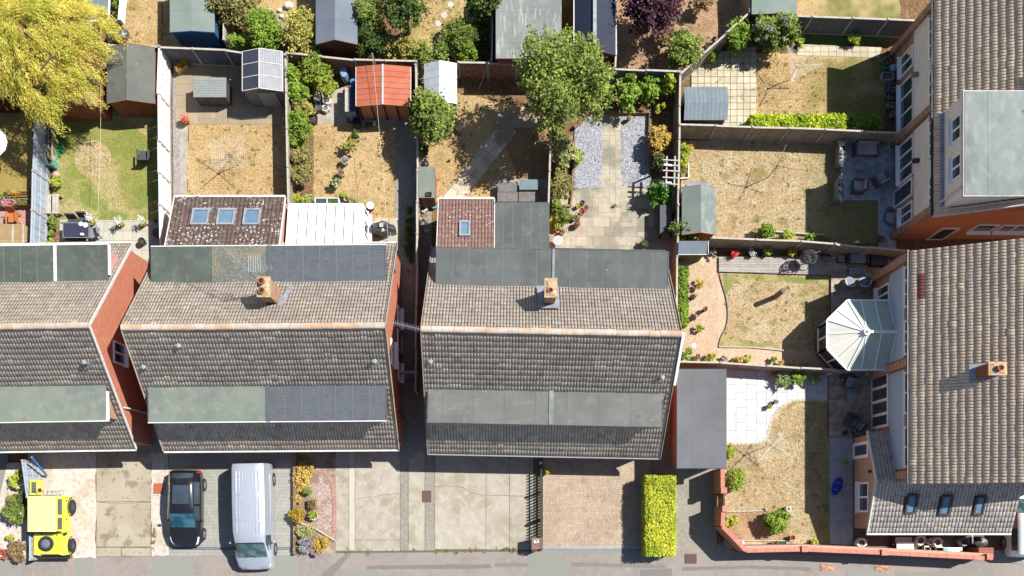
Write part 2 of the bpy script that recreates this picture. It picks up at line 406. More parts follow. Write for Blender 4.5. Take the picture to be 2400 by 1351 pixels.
gravelgrey = mat('grey_slate_chippings', S(166, 166, 168), ('c', 12, .55), ('c', 24, .4), ('n', 20, .5, .66, S(110, 112, 122), .5), rough=.9, bump=(1, 30, .05), spec=.3)
gravelbeige = mat('beige_gravel', S(226, 200, 172), ('c', 26, .22), ('n', 1.2, .42, .62, S(212, 184, 150), .6), ('n', 30, .56, .68, S(140, 106, 80), .7), rough=.95, bump=(1, 34, .03), spec=.2)
gravelwhite = mat('white_gravel', S(232, 224, 214), ('c', 30, .16), ('n', .6, .45, .6, S(206, 192, 168), .7), ('n', 4, .5, .66, S(188, 158, 132), .5), ('n', 36, .58, .68, S(140, 120, 90), .6), rough=.95, bump=(1, 34, .03), spec=.2)
gravelpink = mat('pink_gravel', S(190, 172, 160), ('c', 24, .3), ('n', 1.4, .46, .6, S(150, 126, 100), .8), ('n', 20, .55, .68, S(130, 100, 90), .6), rough=.95, bump=(1, 30, .04), spec=.2)
tarmac = mat('worn_tarmac', S(164, 155, 148), ('n', .35, .44, .58, S(150, 144, 138), .8), ('n', 3, .45, .65, S(174, 166, 157), .5), ('n', 60, .48, .7, S(132, 126, 122), .55), ('n', 1.4, .62, .7, S(188, 160, 124), .5), ('r', .05), rough=.95, bump=(.6, 70), spec=.2)
tarmacd = mat('patched_tarmac', S(142, 137, 134), ('n', 2, .45, .65, S(146, 142, 138), .6), ('n', 60, .45, .7, S(116, 112, 110), .6), ('r', .05), rough=.95, bump=(.6, 70), spec=.2)
tarmacg = mat('grey_tarmac', S(158, 158, 150), ('n', 2, .45, .65, S(158, 160, 152), .6), ('n', 60, .45, .7, S(128, 126, 122), .6), ('r', .04), rough=.95, bump=(.6, 70), spec=.2)

brickO = mat('orange_brick', S(210, 124, 94, 1.45), ('n', 1.1, .42, .6, S(224, 150, 118, 1.4), .7), ('n', 6, .46, .6, S(172, 94, 70, 1.4), .75), ('n', 14, .52, .62, S(222, 170, 142, 1.4), .5), ('n', 30, .5, .66, S(236, 152, 112, 1.35), .5), ('b', .225, .075, S(222, 176, 150, 1.5), S(196, 96, 66, 1.35)), rough=.95, bump=(.4, 25), spec=.15)
brickR = mat('red_brick', S(176, 92, 62), ('n', 3, .42, .62, S(150, 76, 52), .6), ('b', .225, .075, S(180, 150, 130), S(150, 80, 56)), rough=.95, bump=(.4, 25), spec=.15)
brickW = mat('orange_brown_brick', S(224, 146, 92, 1.15), ('n', 5, .42, .62, S(196, 118, 72, 1.15), .7), ('b', .225, .075, S(214, 170, 140, 1.2), S(200, 120, 76, 1.15)), rough=.95, bump=(.4, 25), spec=.15)
brickB = mat('brown_brick', S(216, 166, 138, 1.25), ('n', 5, .42, .62, S(186, 136, 110, 1.25), .7), ('b', .225, .075, S(200, 180, 160), S(150, 104, 84)), rough=.95, bump=(.4, 25), spec=.15)
brickC = mat('cream_brick', S(226, 190, 158), ('n', 4, .42, .62, S(196, 156, 124), .7), ('n', 9, .58, .66, S(150, 112, 86), .6, (1, .4, 3)), ('b', .225, .075, S(214, 186, 160), S(206, 164, 132)), rough=.95, bump=(.4, 25), spec=.15)
rendercream = mat('cream_render', S(240, 232, 224, 1.1), ('n', 1.5, .45, .65, S(224, 216, 208, 1.1), .6), ('n', 6, .58, .66, S(160, 150, 144, 1.3), .35, (1, 3, .6)), rough=.95, bump=(.3, 40))
renderblue = mat('blue_grey_cladding', S(170, 188, 204, 1.1), ('n', 1.5, .45, .65, S(158, 176, 196, 1.1), .6), rough=.85)
renderpink = mat('pink_render', S(228, 178, 168, 1.5), ('n', 3, .45, .65, S(214, 156, 146, 1.5), .5), rough=.95)
white = mat('white_upvc', S(244, 246, 248, 1.06), ('n', 5, .5, .7, S(228, 230, 230, 1.1), .3), rough=.4, spec=.5)
whitew = mat('weathered_white_paint', S(226, 224, 218, 1.3), ('n', 6, .46, .66, S(186, 182, 174, 1.3), .6), ('n', 30, .56, .68, S(140, 130, 118, 1.3), .4), rough=.8)
dark = mat('dark_void', (.02, .02, .022, 1), rough=.9)
black = mat('black_plastic', (.022, .023, .026, 1), ('n', 8, .5, .7, (.05, .05, .055, 1), .5), rough=.45, spec=.5)
glass = mat('window_glass', (.035, .05, .065, 1), ('n', .8, .4, .6, (.07, .09, .11, 1), .6), rough=.08, spec=.9)
glassblue = mat('rooflight_glass', (.10, .17, .25, 1), ('n', 1.2, .4, .6, (.16, .24, .30, 1), .6), rough=.08, spec=.8)
tileg = mat('grey_brown_roof_tile', S(206, 192, 176), ('i', .2), ('r', .1), ('n', .5, .42, .6, S(196, 184, 170), .7), ('n', 7, .5, .62, S(162, 150, 138), .5), ('n', 22, .52, .64, S(220, 214, 206), .5), ('n', .9, .54, .64, S(182, 166, 154), .6), ('n', 2.6, .58, .66, S(140, 136, 120), .5), ('v', 1.8, .09, S(226, 224, 218), .8, .6), rough=.95, bump=(.5, 30, .02), spec=.15)
tilel = mat('pale_brown_roof_tile', S(228, 206, 178, 1.15), ('i', .17), ('r', .1), ('n', .5, .42, .6, S(218, 198, 178, 1.15), .7), ('n', 7, .52, .64, S(196, 170, 146, 1.15), .6), ('n', 22, .52, .66, S(196, 186, 170), .6), ('v', 1.7, .1, S(226, 222, 214), .8, .6), rough=.95, bump=(.5, 30, .02), spec=.15)
tiled = mat('dark_lichened_tile', S(120, 102, 94), ('i', .18), ('r', .12), ('n', 6, .5, .66, S(88, 72, 66), .7), ('v', 6.5, .4, S(226, 222, 214), .95, .8), rough=.95, bump=(.5, 30, .02), spec=.15)
tilered = mat('red_lichened_tile', S(160, 126, 118), ('i', .16), ('r', .12), ('n', 5, .5, .66, S(142, 104, 98), .7), ('v', 5, .3, S(226, 218, 206), .9, .8), ('n', 1.1, .55, .66, S(150, 128, 110), .5), rough=.95, bump=(.5, 30, .02), spec=.15)
tilenew = mat('replacement_red_tile', S(186, 116, 104), ('n', 12, .5, .66, S(150, 84, 78), .6), rough=.9)
ridgem = mat('ridge_tile_lichen', S(214, 200, 186), ('n', 1.3, .5, .6, S(214, 164, 112), .6), ('n', 7, .5, .64, S(190, 170, 152), .6), ('r', .08), rough=.95, bump=(.5, 30, .02), spec=.15)
feltg = mat('green_mossy_felt', S(96, 108, 100), ('n', .5, .45, .6, S(84, 92, 86), .7), ('n', 3, .54, .66, S(126, 120, 104), .5), ('n', 26, .55, .66, S(80, 86, 82), .5), ('r', .05), rough=.95, bump=(.3, 50), spec=.2)
feltl = mat('lichen_spotted_felt', S(116, 120, 112), ('n', 1.2, .48, .62, S(146, 136, 114), .7), ('n', 7, .5, .66, S(90, 88, 82), .6), ('n', 14, .55, .66, S(190, 188, 178), .7), ('r', .05), rough=.95, bump=(.4, 50), spec=.2)
feltpale = mat('pale_green_felt', S(136, 146, 136), ('n', .6, .45, .6, S(118, 128, 120), .7), ('n', 2.5, .5, .72, S(164, 162, 148), .5), ('n', 26, .56, .66, S(96, 100, 92), .4), ('r', .04), rough=.95, bump=(.3, 50), spec=.2)
feltn = mat('new_slate_felt', S(104, 109, 115), ('n', 2, .42, .62, S(92, 100, 108), .6), ('n', 9, .56, .62, S(66, 70, 76), .6, (.4, 3, 1)), ('n', 50, .5, .7, S(126, 132, 138), .4), ('r', .03), rough=.95, bump=(.3, 50), spec=.2)
feltc = mat('grey_felt', S(104, 109, 110), ('n', .7, .42, .62, S(90, 96, 97), .8), ('n', 1.7, .54, .6, S(122, 124, 119), .5), ('n', 3, .45, .65, S(106, 110, 108), .6, (.5, 3, 1)), ('n', 50, .5, .7, S(116, 120, 118), .4), ('v', 1.6, .04, S(230, 230, 226), .9), ('r', .06), rough=.95, bump=(.3, 50), spec=.2)
feltw = mat('warm_grey_felt', S(124, 126, 123), ('n', .7, .42, .62, S(108, 112, 110), .8), ('n', 1.5, .54, .6, S(140, 139, 132), .5), ('n', 3, .5, .65, S(120, 114, 106), .4, (.5, 3, 1)), ('n', 50, .5, .7, S(152, 154, 150), .4), ('v', 1.6, .035, S(230, 230, 226), .9), ('r', .05), rough=.95, bump=(.3, 50), spec=.2)
feltx = mat('pale_streaked_felt', S(150, 158, 155), ('n', .5, .44, .6, S(126, 136, 132), .85), ('n', 2.2, .5, .66, S(176, 182, 176), .5, (1.4, .7, 1)), ('n', 30, .56, .68, S(120, 126, 124), .4), ('r', .04), rough=.9, bump=(.3, 50), spec=.25)
feltsh = mat('shed_felt', S(118, 121, 115), ('n', .8, .42, .62, S(100, 106, 100), .7), ('n', 40, .5, .7, S(154, 156, 150), .4), ('v', 1.8, .05, S(226, 226, 220), .9), ('r', .04), rough=.95, bump=(.3, 50), spec=.2)
feltgn = mat('green_shed_felt', S(142, 156, 148), ('n', .8, .42, .62, S(128, 144, 136), .7), ('n', 40, .5, .7, S(164, 174, 166), .4), ('r', .04), rough=.95, bump=(.3, 50), spec=.2)
feltbl = mat('slate_blue_felt', S(128, 138, 150), ('n', .8, .42, .62, S(114, 124, 136), .6), ('n', 40, .5, .7, S(150, 160, 172), .4), ('v', 1.8, .04, S(220, 224, 226), .9), ('r', .04), rough=.9, bump=(.3, 50), spec=.25)
navy = mat('navy_metal_roof', S(36, 46, 70), ('n', 1.2, .42, .62, S(30, 40, 60), .6), ('n', 30, .6, .7, S(92, 106, 130), .4), rough=.7, bump=(.2, 40))
lead = mat('lead_flashing', S(170, 176, 184), ('n', 4, .45, .65, S(134, 142, 154), .7), rough=.6, spec=.5)
orange = mat('orange_roof_panel', S(206, 118, 90, 1.7), ('n', 1.4, .42, .62, S(196, 100, 68, 1.7), .7), ('n', 6, .52, .66, S(222, 132, 104, 1.6), .5, (3, .7, 1)), ('r', .05), rough=.7, spec=.3)
woodo = mat('brown_shed_board', S(170, 104, 66), ('n', 2, .42, .62, S(146, 84, 52), .6), ('n', 16, .5, .68, S(120, 68, 42), .5, (1, 1, .2)), ('i', .1), rough=.9)
woodf = mat('light_brown_shed_panel', S(196, 142, 104), ('n', 2, .42, .62, S(178, 124, 90), .6), ('i', .06), rough=.9)
woodd = mat('dark_shed_board', S(96, 58, 44), ('n', 2, .42, .62, S(78, 46, 36), .6), ('i', .12), rough=.9)
fencew = mat('white_fence_board', S(236, 236, 234, 1.25), ('n', 5, .46, .66, S(210, 208, 204, 1.25), .5), ('i', .04), rough=.85)
fenceb = mat('blue_grey_fence_board', S(176, 188, 200, 1.35), ('n', 5, .46, .66, S(150, 164, 180, 1.35), .6, (1, 1, .3)), ('i', .07), rough=.85)
fenceg = mat('weathered_fence_board', S(166, 158, 140, 1.3), ('n', 3, .44, .64, S(138, 126, 106, 1.3), .7), ('n', 12, .5, .68, S(112, 98, 80, 1.3), .5, (2, 2, .2)), ('i', .12), rough=.95)
fencebr = mat('brown_fence_board', S(158, 116, 98, 1.3), ('n', 3, .44, .64, S(130, 92, 78, 1.3), .7), ('i', .12), rough=.95)
fencedk = mat('slate_fence_board', S(104, 108, 118, 1.3), ('n', 3, .44, .64, S(88, 92, 102, 1.3), .6), ('i', .08), rough=.9)
railm = mat('pale_weathered_rail', S(206, 200, 188), ('n', 6, .44, .64, S(170, 162, 148), .6), rough=.95)
postm = mat('concrete_post', S(192, 188, 178), ('n', 8, .44, .64, S(160, 156, 146), .6), rough=.95)
deckm = mat('weathered_deck_board', S(190, 184, 176), ('n', 3, .42, .62, S(160, 154, 146), .6), ('n', 20, .5, .66, S(128, 120, 112), .5, (.15, 3, 1)), ('r', .1), rough=.9)
deckd = mat('brown_deck_board', S(196, 182, 166, 1.3), ('n', 3, .42, .62, S(126, 112, 98), .6), ('n', 20, .5, .66, S(104, 94, 84), .5, (.15, 3, 1)), ('r', .1), rough=.9)
seamm = mat('felt_lap', S(128, 132, 131), rough=.95)
coral = mat('coral_coping', S(218, 150, 130, 1.6), ('n', 6, .44, .64, S(206, 128, 108, 1.5), .6), ('r', .06), rough=.9)
sleeper = mat('timber_sleeper', S(150, 116, 88), ('n', 6, .44, .64, S(120, 90, 68), .6), ('n', 2, .5, .64, S(190, 170, 146), .5), rough=.95)
terra = mat('terracotta', S(196, 112, 78), ('n', 8, .44, .64, S(168, 90, 62), .5), ('r', .12), rough=.9)
stonep = mat('pale_stone_pot', S(214, 208, 194), ('n', 10, .44, .64, S(186, 178, 160), .5), ('r', .06), rough=.9)
potdark = mat('dark_pot', S(80, 70, 64), ('n', 10, .44, .64, S(60, 54, 50), .5), rough=.7)
compost = mat('pot_compost', S(96, 76, 56), ('n', 20, .44, .64, S(70, 54, 40), .6), rough=1)
greyplastic = mat('grey_plastic', S(150, 156, 154), ('n', 4, .44, .64, S(134, 140, 138), .5), ('n', 12, .5, .6, S(176, 182, 180), .5, (4, .3, 1)), rough=.6)
plasticdk = mat('charcoal_plastic', S(84, 86, 90), ('n', 4, .44, .64, S(72, 74, 78), .5), rough=.6)
rattan = mat('grey_rattan', S(140, 134, 132), ('n', 4, .44, .64, S(102, 98, 96), .5), ('n', 40, .48, .6, S(80, 76, 74), .6, (1, .3, 1)), rough=.8)
cushion = mat('taupe_cushion', S(204, 190, 192), ('n', 3, .44, .64, S(156, 146, 148), .5), rough=.95)
cushiong = mat('grey_cushion', S(158, 168, 184), ('n', 3, .44, .64, S(108, 118, 134), .5), rough=.95)
metalg = mat('galvanised_metal', S(178, 182, 186), ('n', 6, .44, .64, S(150, 154, 160), .5), rough=.45, metal=.4)
metalw = mat('pale_metal_sheet', S(206, 212, 214, 1.6), ('n', 3, .44, .64, S(196, 204, 210, 1.5), .6), ('n', 1, .5, .62, S(180, 184, 184, 1.5), .5), rough=.6, metal=.1)
line = mat('washing_line', S(226, 220, 206, 1.4), rough=.6)
blueP = mat('blue_plastic', S(60, 130, 200), ('n', 3, .44, .64, S(90, 160, 220), .5), rough=.5)
blueC = mat('royal_blue_cover', S(34, 60, 190), ('n', 4, .44, .64, S(24, 46, 160), .6), rough=.6)
greenP = mat('green_plastic', S(70, 150, 110), rough=.5)
tealP = mat('teal_plastic', S(110, 190, 180), rough=.5)
redP = mat('red_plastic', S(214, 40, 44), rough=.45)
teak = mat('orange_teak', S(206, 122, 66), ('n', 10, .44, .64, S(176, 98, 52), .5), rough=.8)
oak = mat('weathered_oak', S(188, 160, 118), ('n', 3, .44, .64, S(166, 138, 98), .5), ('n', 14, .5, .66, S(146, 120, 84), .5, (1, 5, 1)), ('r', .08), rough=.85)
bagw = mat('white_woven_bag', S(232, 230, 226, 1.3), ('n', 8, .44, .64, S(200, 198, 196, 1.3), .6), rough=.8, bump=(.6, 12, .05))
rubble = mat('rubble', S(150, 128, 106), ('c', 14, .5), rough=1, bump=(1, 20, .06))
stone = mat('stone', S(206, 196, 176), ('n', 6, .44, .64, S(176, 166, 146), .6), rough=.95)
bark = mat('bark', S(124, 104, 84), ('n', 10, .44, .64, S(90, 74, 58), .6), rough=1)
twig = mat('pale_twig', S(176, 150, 112), rough=1)
iron = mat('rusty_brown_iron', S(112, 88, 80), ('n', 20, .44, .64, S(90, 70, 64), .6), rough=.8)

L_mid = leafmat('mid_green_leaf', S(118, 144, 62), S(156, 174, 90), S(78, 104, 46))
L_dark = leafmat('dark_green_leaf', S(74, 100, 46), S(104, 130, 62), S(54, 78, 38))
L_bright = leafmat('bright_green_leaf', S(122, 156, 54), S(154, 184, 80), S(84, 118, 42))
L_lime = leafmat('lime_leaf', S(160, 178, 64), S(188, 198, 92), S(116, 146, 48))
L_hedge = leafmat('golden_hedge_leaf', S(188, 200, 62, 1.4), S(216, 220, 100, 1.4), S(112, 150, 42, 1.4))
L_yellow = leafmat('yellow_leaf', S(184, 168, 80), S(204, 192, 118), S(150, 136, 60))
L_willow = leafmat('willow_leaf', S(200, 194, 84), S(226, 216, 124), S(128, 150, 44), v=.35)
L_olive = leafmat('olive_leaf', S(132, 136, 78), S(168, 166, 104), S(104, 108, 56))
L_grey = leafmat('silver_leaf', S(150, 160, 160), S(180, 186, 196), S(110, 122, 120))
L_purple = leafmat('purple_leaf', S(86, 58, 70), S(122, 92, 104), S(60, 42, 52))
L_rust = leafmat('rusty_leaf', S(132, 116, 82), S(162, 146, 108), S(100, 88, 58))
L_cream = leafmat('variegated_leaf', S(166, 174, 112), S(196, 200, 150), S(110, 136, 70))
F_or = leafmat('orange_flower', S(240, 130, 40, 1.3), S(250, 170, 60, 1.3), S(226, 90, 40, 1.3))
F_pk = leafmat('pink_flower', S(226, 90, 130, 1.3), S(240, 150, 180, 1.3))
F_wh = leafmat('white_flower', S(240, 240, 232, 1.3), S(230, 230, 215, 1.3))
F_rd = leafmat('red_flower', S(200, 50, 50, 1.3), S(220, 90, 80, 1.3))

# ---------------------------------------------------------------- ground
b = MB(); b.add([(-180, -120, -.05), (180, -120, -.05), (180, 200, -.05), (-180, 200, -.05)], [(0, 1, 2, 3)])
tag(b.build('ground', soil), kind='structure')
b = MB(); b.add([(-180, -120, -.03), (180, -120, -.03), (180, -1.6, -.03), (-180, -1.6, -.03)], [(0, 1, 2, 3)])
tag(b.build('road', tarmac), kind='structure')

sheet('lawn', [(-400, 210), (78, 210), (76, 468), (-400, 468)], 0, olive)
sheet('lawn', [(125, 255), (382, 255), (384, 520), (125, 520)], 0, greendry)
c = W(218, 372); sheet('bare_lawn_patch', wob([(c[0] + .96 * math.cos(a * .26), c[1] + .96 * math.sin(a * .26)) for a in range(24)], .03), .004, dry2, px=False)
sheet('gravel_strip', [(404, 150), (421, 150), (423, 466), (406, 466)], .004, mat('grey_shingle', S(176, 168, 166), ('c', 22, .35), ('n', 20, .5, .66, S(130, 122, 122), .5), rough=.95, bump=(1, 30, .04)))
sheet('concrete_path', [(421, 288), (441, 288), (439, 466), (423, 466)], .008, conc)
sheet('lawn', [(441, 288), (680, 288), (680, 466), (439, 466)], 0, dry)
sheet('flower_bed', [(676, 120), (735, 120), (735, 485), (676, 485)], .004, soil)
sheet('lawn', [(733, 288), (930, 288), (930, 520), (733, 520)], 0, dry)
sheet('concrete_patio', [(733, 205), (928, 205), (928, 291), (733, 291)], .008, conc)
sheet('lawn', [(984, 150), (1292, 150), (1292, 475), (984, 475)], 0, dry)
sheet('lawn', [(1772, 125), (2075, 125), (2075, 303), (1772, 303)], 0, dry)
sheet('lawn', [(1868, -300), (2110, -300), (2110, 46), (1868, 46)], 0, dry)
sheet('grass_strip', [(1770, 70), (2080, 70), (2080, 106), (1770, 106)], .004, mat('shaded_rough_grass', S(120, 140, 60), ('n', 8, .45, .62, S(86, 110, 44), .7), ('n', 40, .5, .68, S(150, 160, 80), .5), rough=1, bump=(1, 30, .06)))
sheet('lawn', [(1596, 330), (2060, 330), (2060, 572), (1596, 572)], 0, dry2)
sheet('gravel_bed', [(1588, 600), (1960, 600), (1960, 872), (1588, 872)], 0, gravelbeige)
hl = [(1688, 640), (1945, 645), (1960, 826), (1800, 818), (1684, 812)] + [(1690, 790), (1702, 765), (1706, 735), (1702, 700), (1693, 668)]
sheet('lawn', hl, .006, dry2)
sheet('lawn', [(1694, 644), (1945, 650), (1945, 668), (1860, 662), (1720, 664), (1698, 700)], .012, greendry)
sheet('lawn', [(1700, 770), (1716, 790), (1790, 806), (1790, 816), (1688, 811), (1694, 790)], .012, greendry)
sheet('lawn', [(1698, 900), (1945, 900), (1945, 1285), (1698, 1285)], 0, dry2)
sheet('flower_bed', [(1700, 1200), (1850, 1200), (1850, 1270), (1700, 1270)], .006, soilr)
sheet('dry_garden', [(1440, -300), (1800, -300), (1760, 40), (1600, 185), (1440, 165)], 0, soilr)
sheet('lawn', [(275, -300), (380, -300), (380, 108), (275, 108)], 0, dry)
sheet('lawn', [(380, -300), (505, -300), (505, 112), (380, 112)], 0, dry)
sheet('lawn', [(505, -300), (742, -300), (742, 60), (505, 60)], .004, dry)
sheet('patio', [(640, 35), (735, 25), (735, 60), (640, 70)], .01, slabtan)
sheet('lawn', [(940, -300), (1110, -300), (1110, 130), (940, 130)], 0, dry)
sheet('lawn', [(1312, -300), (1345, -300), (1345, 130), (1312, 130)], 0, olive)
sheet('earth_and_shade', [(1180, 150), (1290, 150), (1290, 265), (1060, 215), (1060, 150)], .004, soil)
sheet('earth_and_shade', [(1200, 300), (1290, 300), (1290, 420), (1215, 420), (1180, 330)], .004, mat('shade_toned_earth', S(170, 134, 92), ('n', 3, .44, .62, S(150, 116, 76), .7), ('n', 14, .5, .66, S(206, 168, 118), .6), rough=1, bump=(1, 30, .05)))  # darker sheet: shade of tree and fence put into the ground colour
sheet('gravel_bed', [(0, 1085), (66, 1085), (66, 1310), (-60, 1310)], .004, gravelwhite)
sheet('tarmac_path', [(-300, 1060), (22, 1060), (10, 1120), (0, 1160), (-5, 1310), (-300, 1310)], .008, tarmacg)
sheet('gravel_drive', [(66, 1060), (226, 1060), (224, 1308), (66, 1308)], .004, gravelwhite)
sheet('gravel_drive', [(354, 1060), (396, 1060), (396, 1302), (354, 1302)], .004, gravelwhite)
sheet('gravel_bed', [(690, 1060), (786, 1060), (786, 1302), (690, 1302)], .004, gravelpink)
sheet('side_drive', [(1584, 1060), (1680, 1060), (1680, 1275), (1740, 1300), (1584, 1292)], .004, concd)
sheet('side_passage', [(934, 200), (1012, 200), (1012, 1075), (934, 1075)], -.004, concd)
sheet('side_passage', [(1545, 560), (1590, 560), (1590, 1080), (1545, 1080)], -.004, concd)
sheet('side_passage', [(310, 560), (380, 560), (380, 1080), (310, 1080)], -.004, concd)
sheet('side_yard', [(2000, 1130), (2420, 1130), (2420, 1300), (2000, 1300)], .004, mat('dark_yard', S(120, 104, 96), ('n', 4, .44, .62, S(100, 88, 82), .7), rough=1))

# pavement patches along the foot of the frame
b = MB(); p = WL([(-600, 1306), (690, 1300), (1270, 1292), (1700, 1292), (2380, 1322), (2900, 1330), (2900, 1420), (-600, 1420)])
pv = tag(b.add([(x, y, -.012) for x, y in p], [tuple(range(len(p)))[::-1]]).build('pavement', tarmac), kind='structure')
for pts, m in (([(-40, 1320), (48, 1312), (52, 1400), (-40, 1400)], tarmacg), ([(175, 1310), (215, 1308), (235, 1400), (180, 1400)], tarmacg), ([(356, 1306), (455, 1304), (452, 1400), (356, 1400)], tarmacg),
               ([(606, 1300), (700, 1298), (694, 1400), (612, 1400)], tarmacg), ([(800, 1308), (826, 1294), (806, 1318), (784, 1345), (760, 1400), (700, 1400), (760, 1340)], tarmacd),
               ([(800, 1335), (880, 1334), (896, 1352), (890, 1400), (796, 1400)], tarmacg), ([(860, 1326), (1150, 1323), (1150, 1333), (860, 1335)], tarmacd), ([(1160, 1320), (1330, 1318), (1560, 1324), (1560, 1332), (1330, 1328), (1160, 1330)], tarmacd),
               ([(1236, 1300), (1300, 1296), (1340, 1322), (1320, 1400), (1236, 1400)], tarmacg), ([(1500, 1336), (1575, 1334), (1578, 1400), (1500, 1400)], tarmacd), ([(1270, 1288), (1500, 1288), (1500, 1297), (1270, 1297)], tarmacg),
               ([(1985, 1336), (2060, 1335), (2062, 1400), (1985, 1400)], tarmacg), ([(2100, 1341), (2330, 1338), (2330, 1400), (2100, 1400)], tarmacg), ([(1600, 1330), (1760, 1326), (1900, 1330), (1900, 1338), (1760, 1333), (1600, 1338)], tarmacd)):
    q = wob(WL(pts), .025, .3); bb = MB(); a = sum(q[i - 1][0] * q[i][1] - q[i][0] * q[i - 1][1] for i in range(len(q)))
    if a < 0: q = q[::-1]
    zp = globals().get('zp', -.0095) + .0006; bb.add([(x, y, zp) for x, y in q], [tuple(range(len(q)))]); tag(bb.build('pavement_patch', m, pv), kind='structure')

# concrete drive in front of the pairs: cast bays, each a slab with open joints
drv = sheet('driveway', [(780, 1055), (1270, 1055), (1270, 1293), (780, 1296)], 0, joint)
xs = [786, 818, 832, 938, 957, 996, 1019, 1139, 1194, 1250]
for i in range(len(xs) - 1):
    cuts = [1055, 1300]
    if i == 0: cuts = [1055, 1292]
    if i == 2: cuts = [1055, 1266, 1292]
    if i in (1, 3, 4, 5): cuts = [1055, 1291]
    if i == 6: cuts = [1055, 1288]
    if i == 7: cuts = [1055, 1162, 1289]
    if i == 8: cuts = [1055, 1163, 1289]
    for a, c in zip(cuts, cuts[1:]):
        x0, y1 = W(xs[i], a); x1, y0 = W(xs[i + 1], c); g = .012
        bb = MB(); bb.prism(wob([(x0 + g, y0 + g), (x1 - g, y0 + g), (x1 - g, y1 - g), (x0 + g, y1 - g)], .006, .5), -.03, .012 + .003 * (i % 3))
        bb.build('concrete_slab', slabpale if i == 1 else (concd if i in (3, 5) else conc), drv)
dr2 = sheet('driveway', [(226, 1058), (354, 1058), (354, 1304), (226, 1306)], .006, joint)
for (a, c_, d, e) in ((226, 1058, 354, 1176), (226, 1177, 354, 1282), (226, 1284, 284, 1305), (285, 1284, 354, 1304)):
    x0, y1 = W(a, c_); x1, y0 = W(d, e); bb = MB(); bb.prism(wob([(x0 + .01, y0 + .01), (x1 - .01, y0 + .01), (x1 - .01, y1 - .01), (x0 + .01, y1 - .01)], .01, .4), -.02, .018)
    bb.build('concrete_slab', mat('oily_concrete', S(194, 184, 164), ('n', .5, .42, .6, S(176, 164, 142), .7), ('n', 1.1, .55, .66, S(130, 120, 104), .7), ('n', 5, .6, .68, S(96, 88, 76), .6), ('n', 60, .5, .7, S(146, 134, 112), .5), rough=.95, bump=(.4, 60)), dr2)
# crack lines in the concrete: thin recessed-looking strips of dirt
def crack(pts, w=.016):
    bb = MB(); P = wob(WL(pts), .03, .18); n = len(pts)
    P = [Vector(p) for p in spline(WL(pts), 6)]; q = []
    P = [p + Vector((random.uniform(-.02, .02), random.uniform(-.02, .02))) for p in P]
    for i in range(len(P) - 1):
        d = (P[i + 1] - P[i]).normalized(); nn = Vector((-d.y, d.x)) * w / 2
        bb.add([(*(P[i] - nn), .0235), (*(P[i + 1] - nn), .0235), (*(P[i + 1] + nn), .0235), (*(P[i] + nn), .0235)], [(0, 1, 2, 3)])
    tag(bb.build('crack', joint), kind='structure')
crack([(840, 1168), (870, 1165), (905, 1160), (936, 1158)]); crack([(1022, 1141), (1050, 1140), (1080, 1142), (1105, 1155), (1125, 1160), (1137, 1161)])
crack([(232, 1178), (300, 1180), (350, 1177)])

# paved areas
pave([(140, 515), (384, 518), (384, 585), (352, 585), (352, 650), (306, 600), (306, 590), (140, 590)], (.5, .5), 'patio', .01, slabpale, joint, bond=0, off=(-.2, -.1))
pave([(412, 148), (668, 148), (668, 292), (412, 292)], (.3, .3), 'patio', .01, slabtan, joint, rnd=True)
pave([(-60, 480), (76, 480), (76, 590), (-60, 590)], (.62, .44), 'patio', .01, brickpink, joint, name='paving_slab')
pave([(862, 512), (936, 512), (936, 590), (862, 590)], (.45, .45), 'patio', .01, slabcrazy, joint)
pave([(1285, 415), (1342, 452), (1342, 448), (1378, 442), (1392, 428), (1402, 415), (1410, 412), (1410, 262), (1456, 262), (1456, 410), (1466, 418), (1478, 430), (1490, 442), (1526, 442), (1528, 420), (1560, 420), (1575, 600), (1285, 600)], (.29, .25), 'patio', .01, slabsand, jointl, rnd=True, joint=.014)
pave([(1620, 128), (1772, 110), (1772, 303), (1620, 303)], (.34, .34), 'patio', .01, slabcrazy, jointg, bond=0, joint=.03)
pave([(1868, 104), (2066, 112), (2060, 136), (1868, 130)], (.41, .30), 'garden_path', .012, slabcrazy, jointg, bond=0, joint=.02)
pave([(1970, 334), (2100, 334), (2100, 600), (2130, 600), (2130, 660), (2058, 600), (2058, 470), (1970, 470)], (.62, .62), 'patio', .01, slabblue, joint, joint=.008)
ipat = [(1700, 866), (1944, 880), (1944, 940), (1880, 938)] + [(1856, 940), (1836, 950), (1816, 968), (1805, 990), (1801, 1010), (1796, 1028), (1780, 1038), (1758, 1041)] + [(1700, 1041)]
pave(ipat, (.53, .80), 'patio', .01, slabwhite, joint, vert=True, joint=.016, off=(.02, -.1))
pave([(1944, 1022), (1999, 1022), (1999, 1278), (1944, 1276)], (.58, .62), 'garden_path', .012, slabgrey, joint, joint=.008)
pave([(926, 235), (968, 235), (966, 1075), (934, 1075), (934, 590), (926, 590)], (.95, 1.62), 'side_path', .01, concd, joint, bond=0, joint=.02)
pave([(1160, 262), (1292, 262), (1292, 300), (1205, 300), (1200, 336), (1160, 336)], (.8, .62), 'garden_path', .014, slabtan, joint, bond=0)
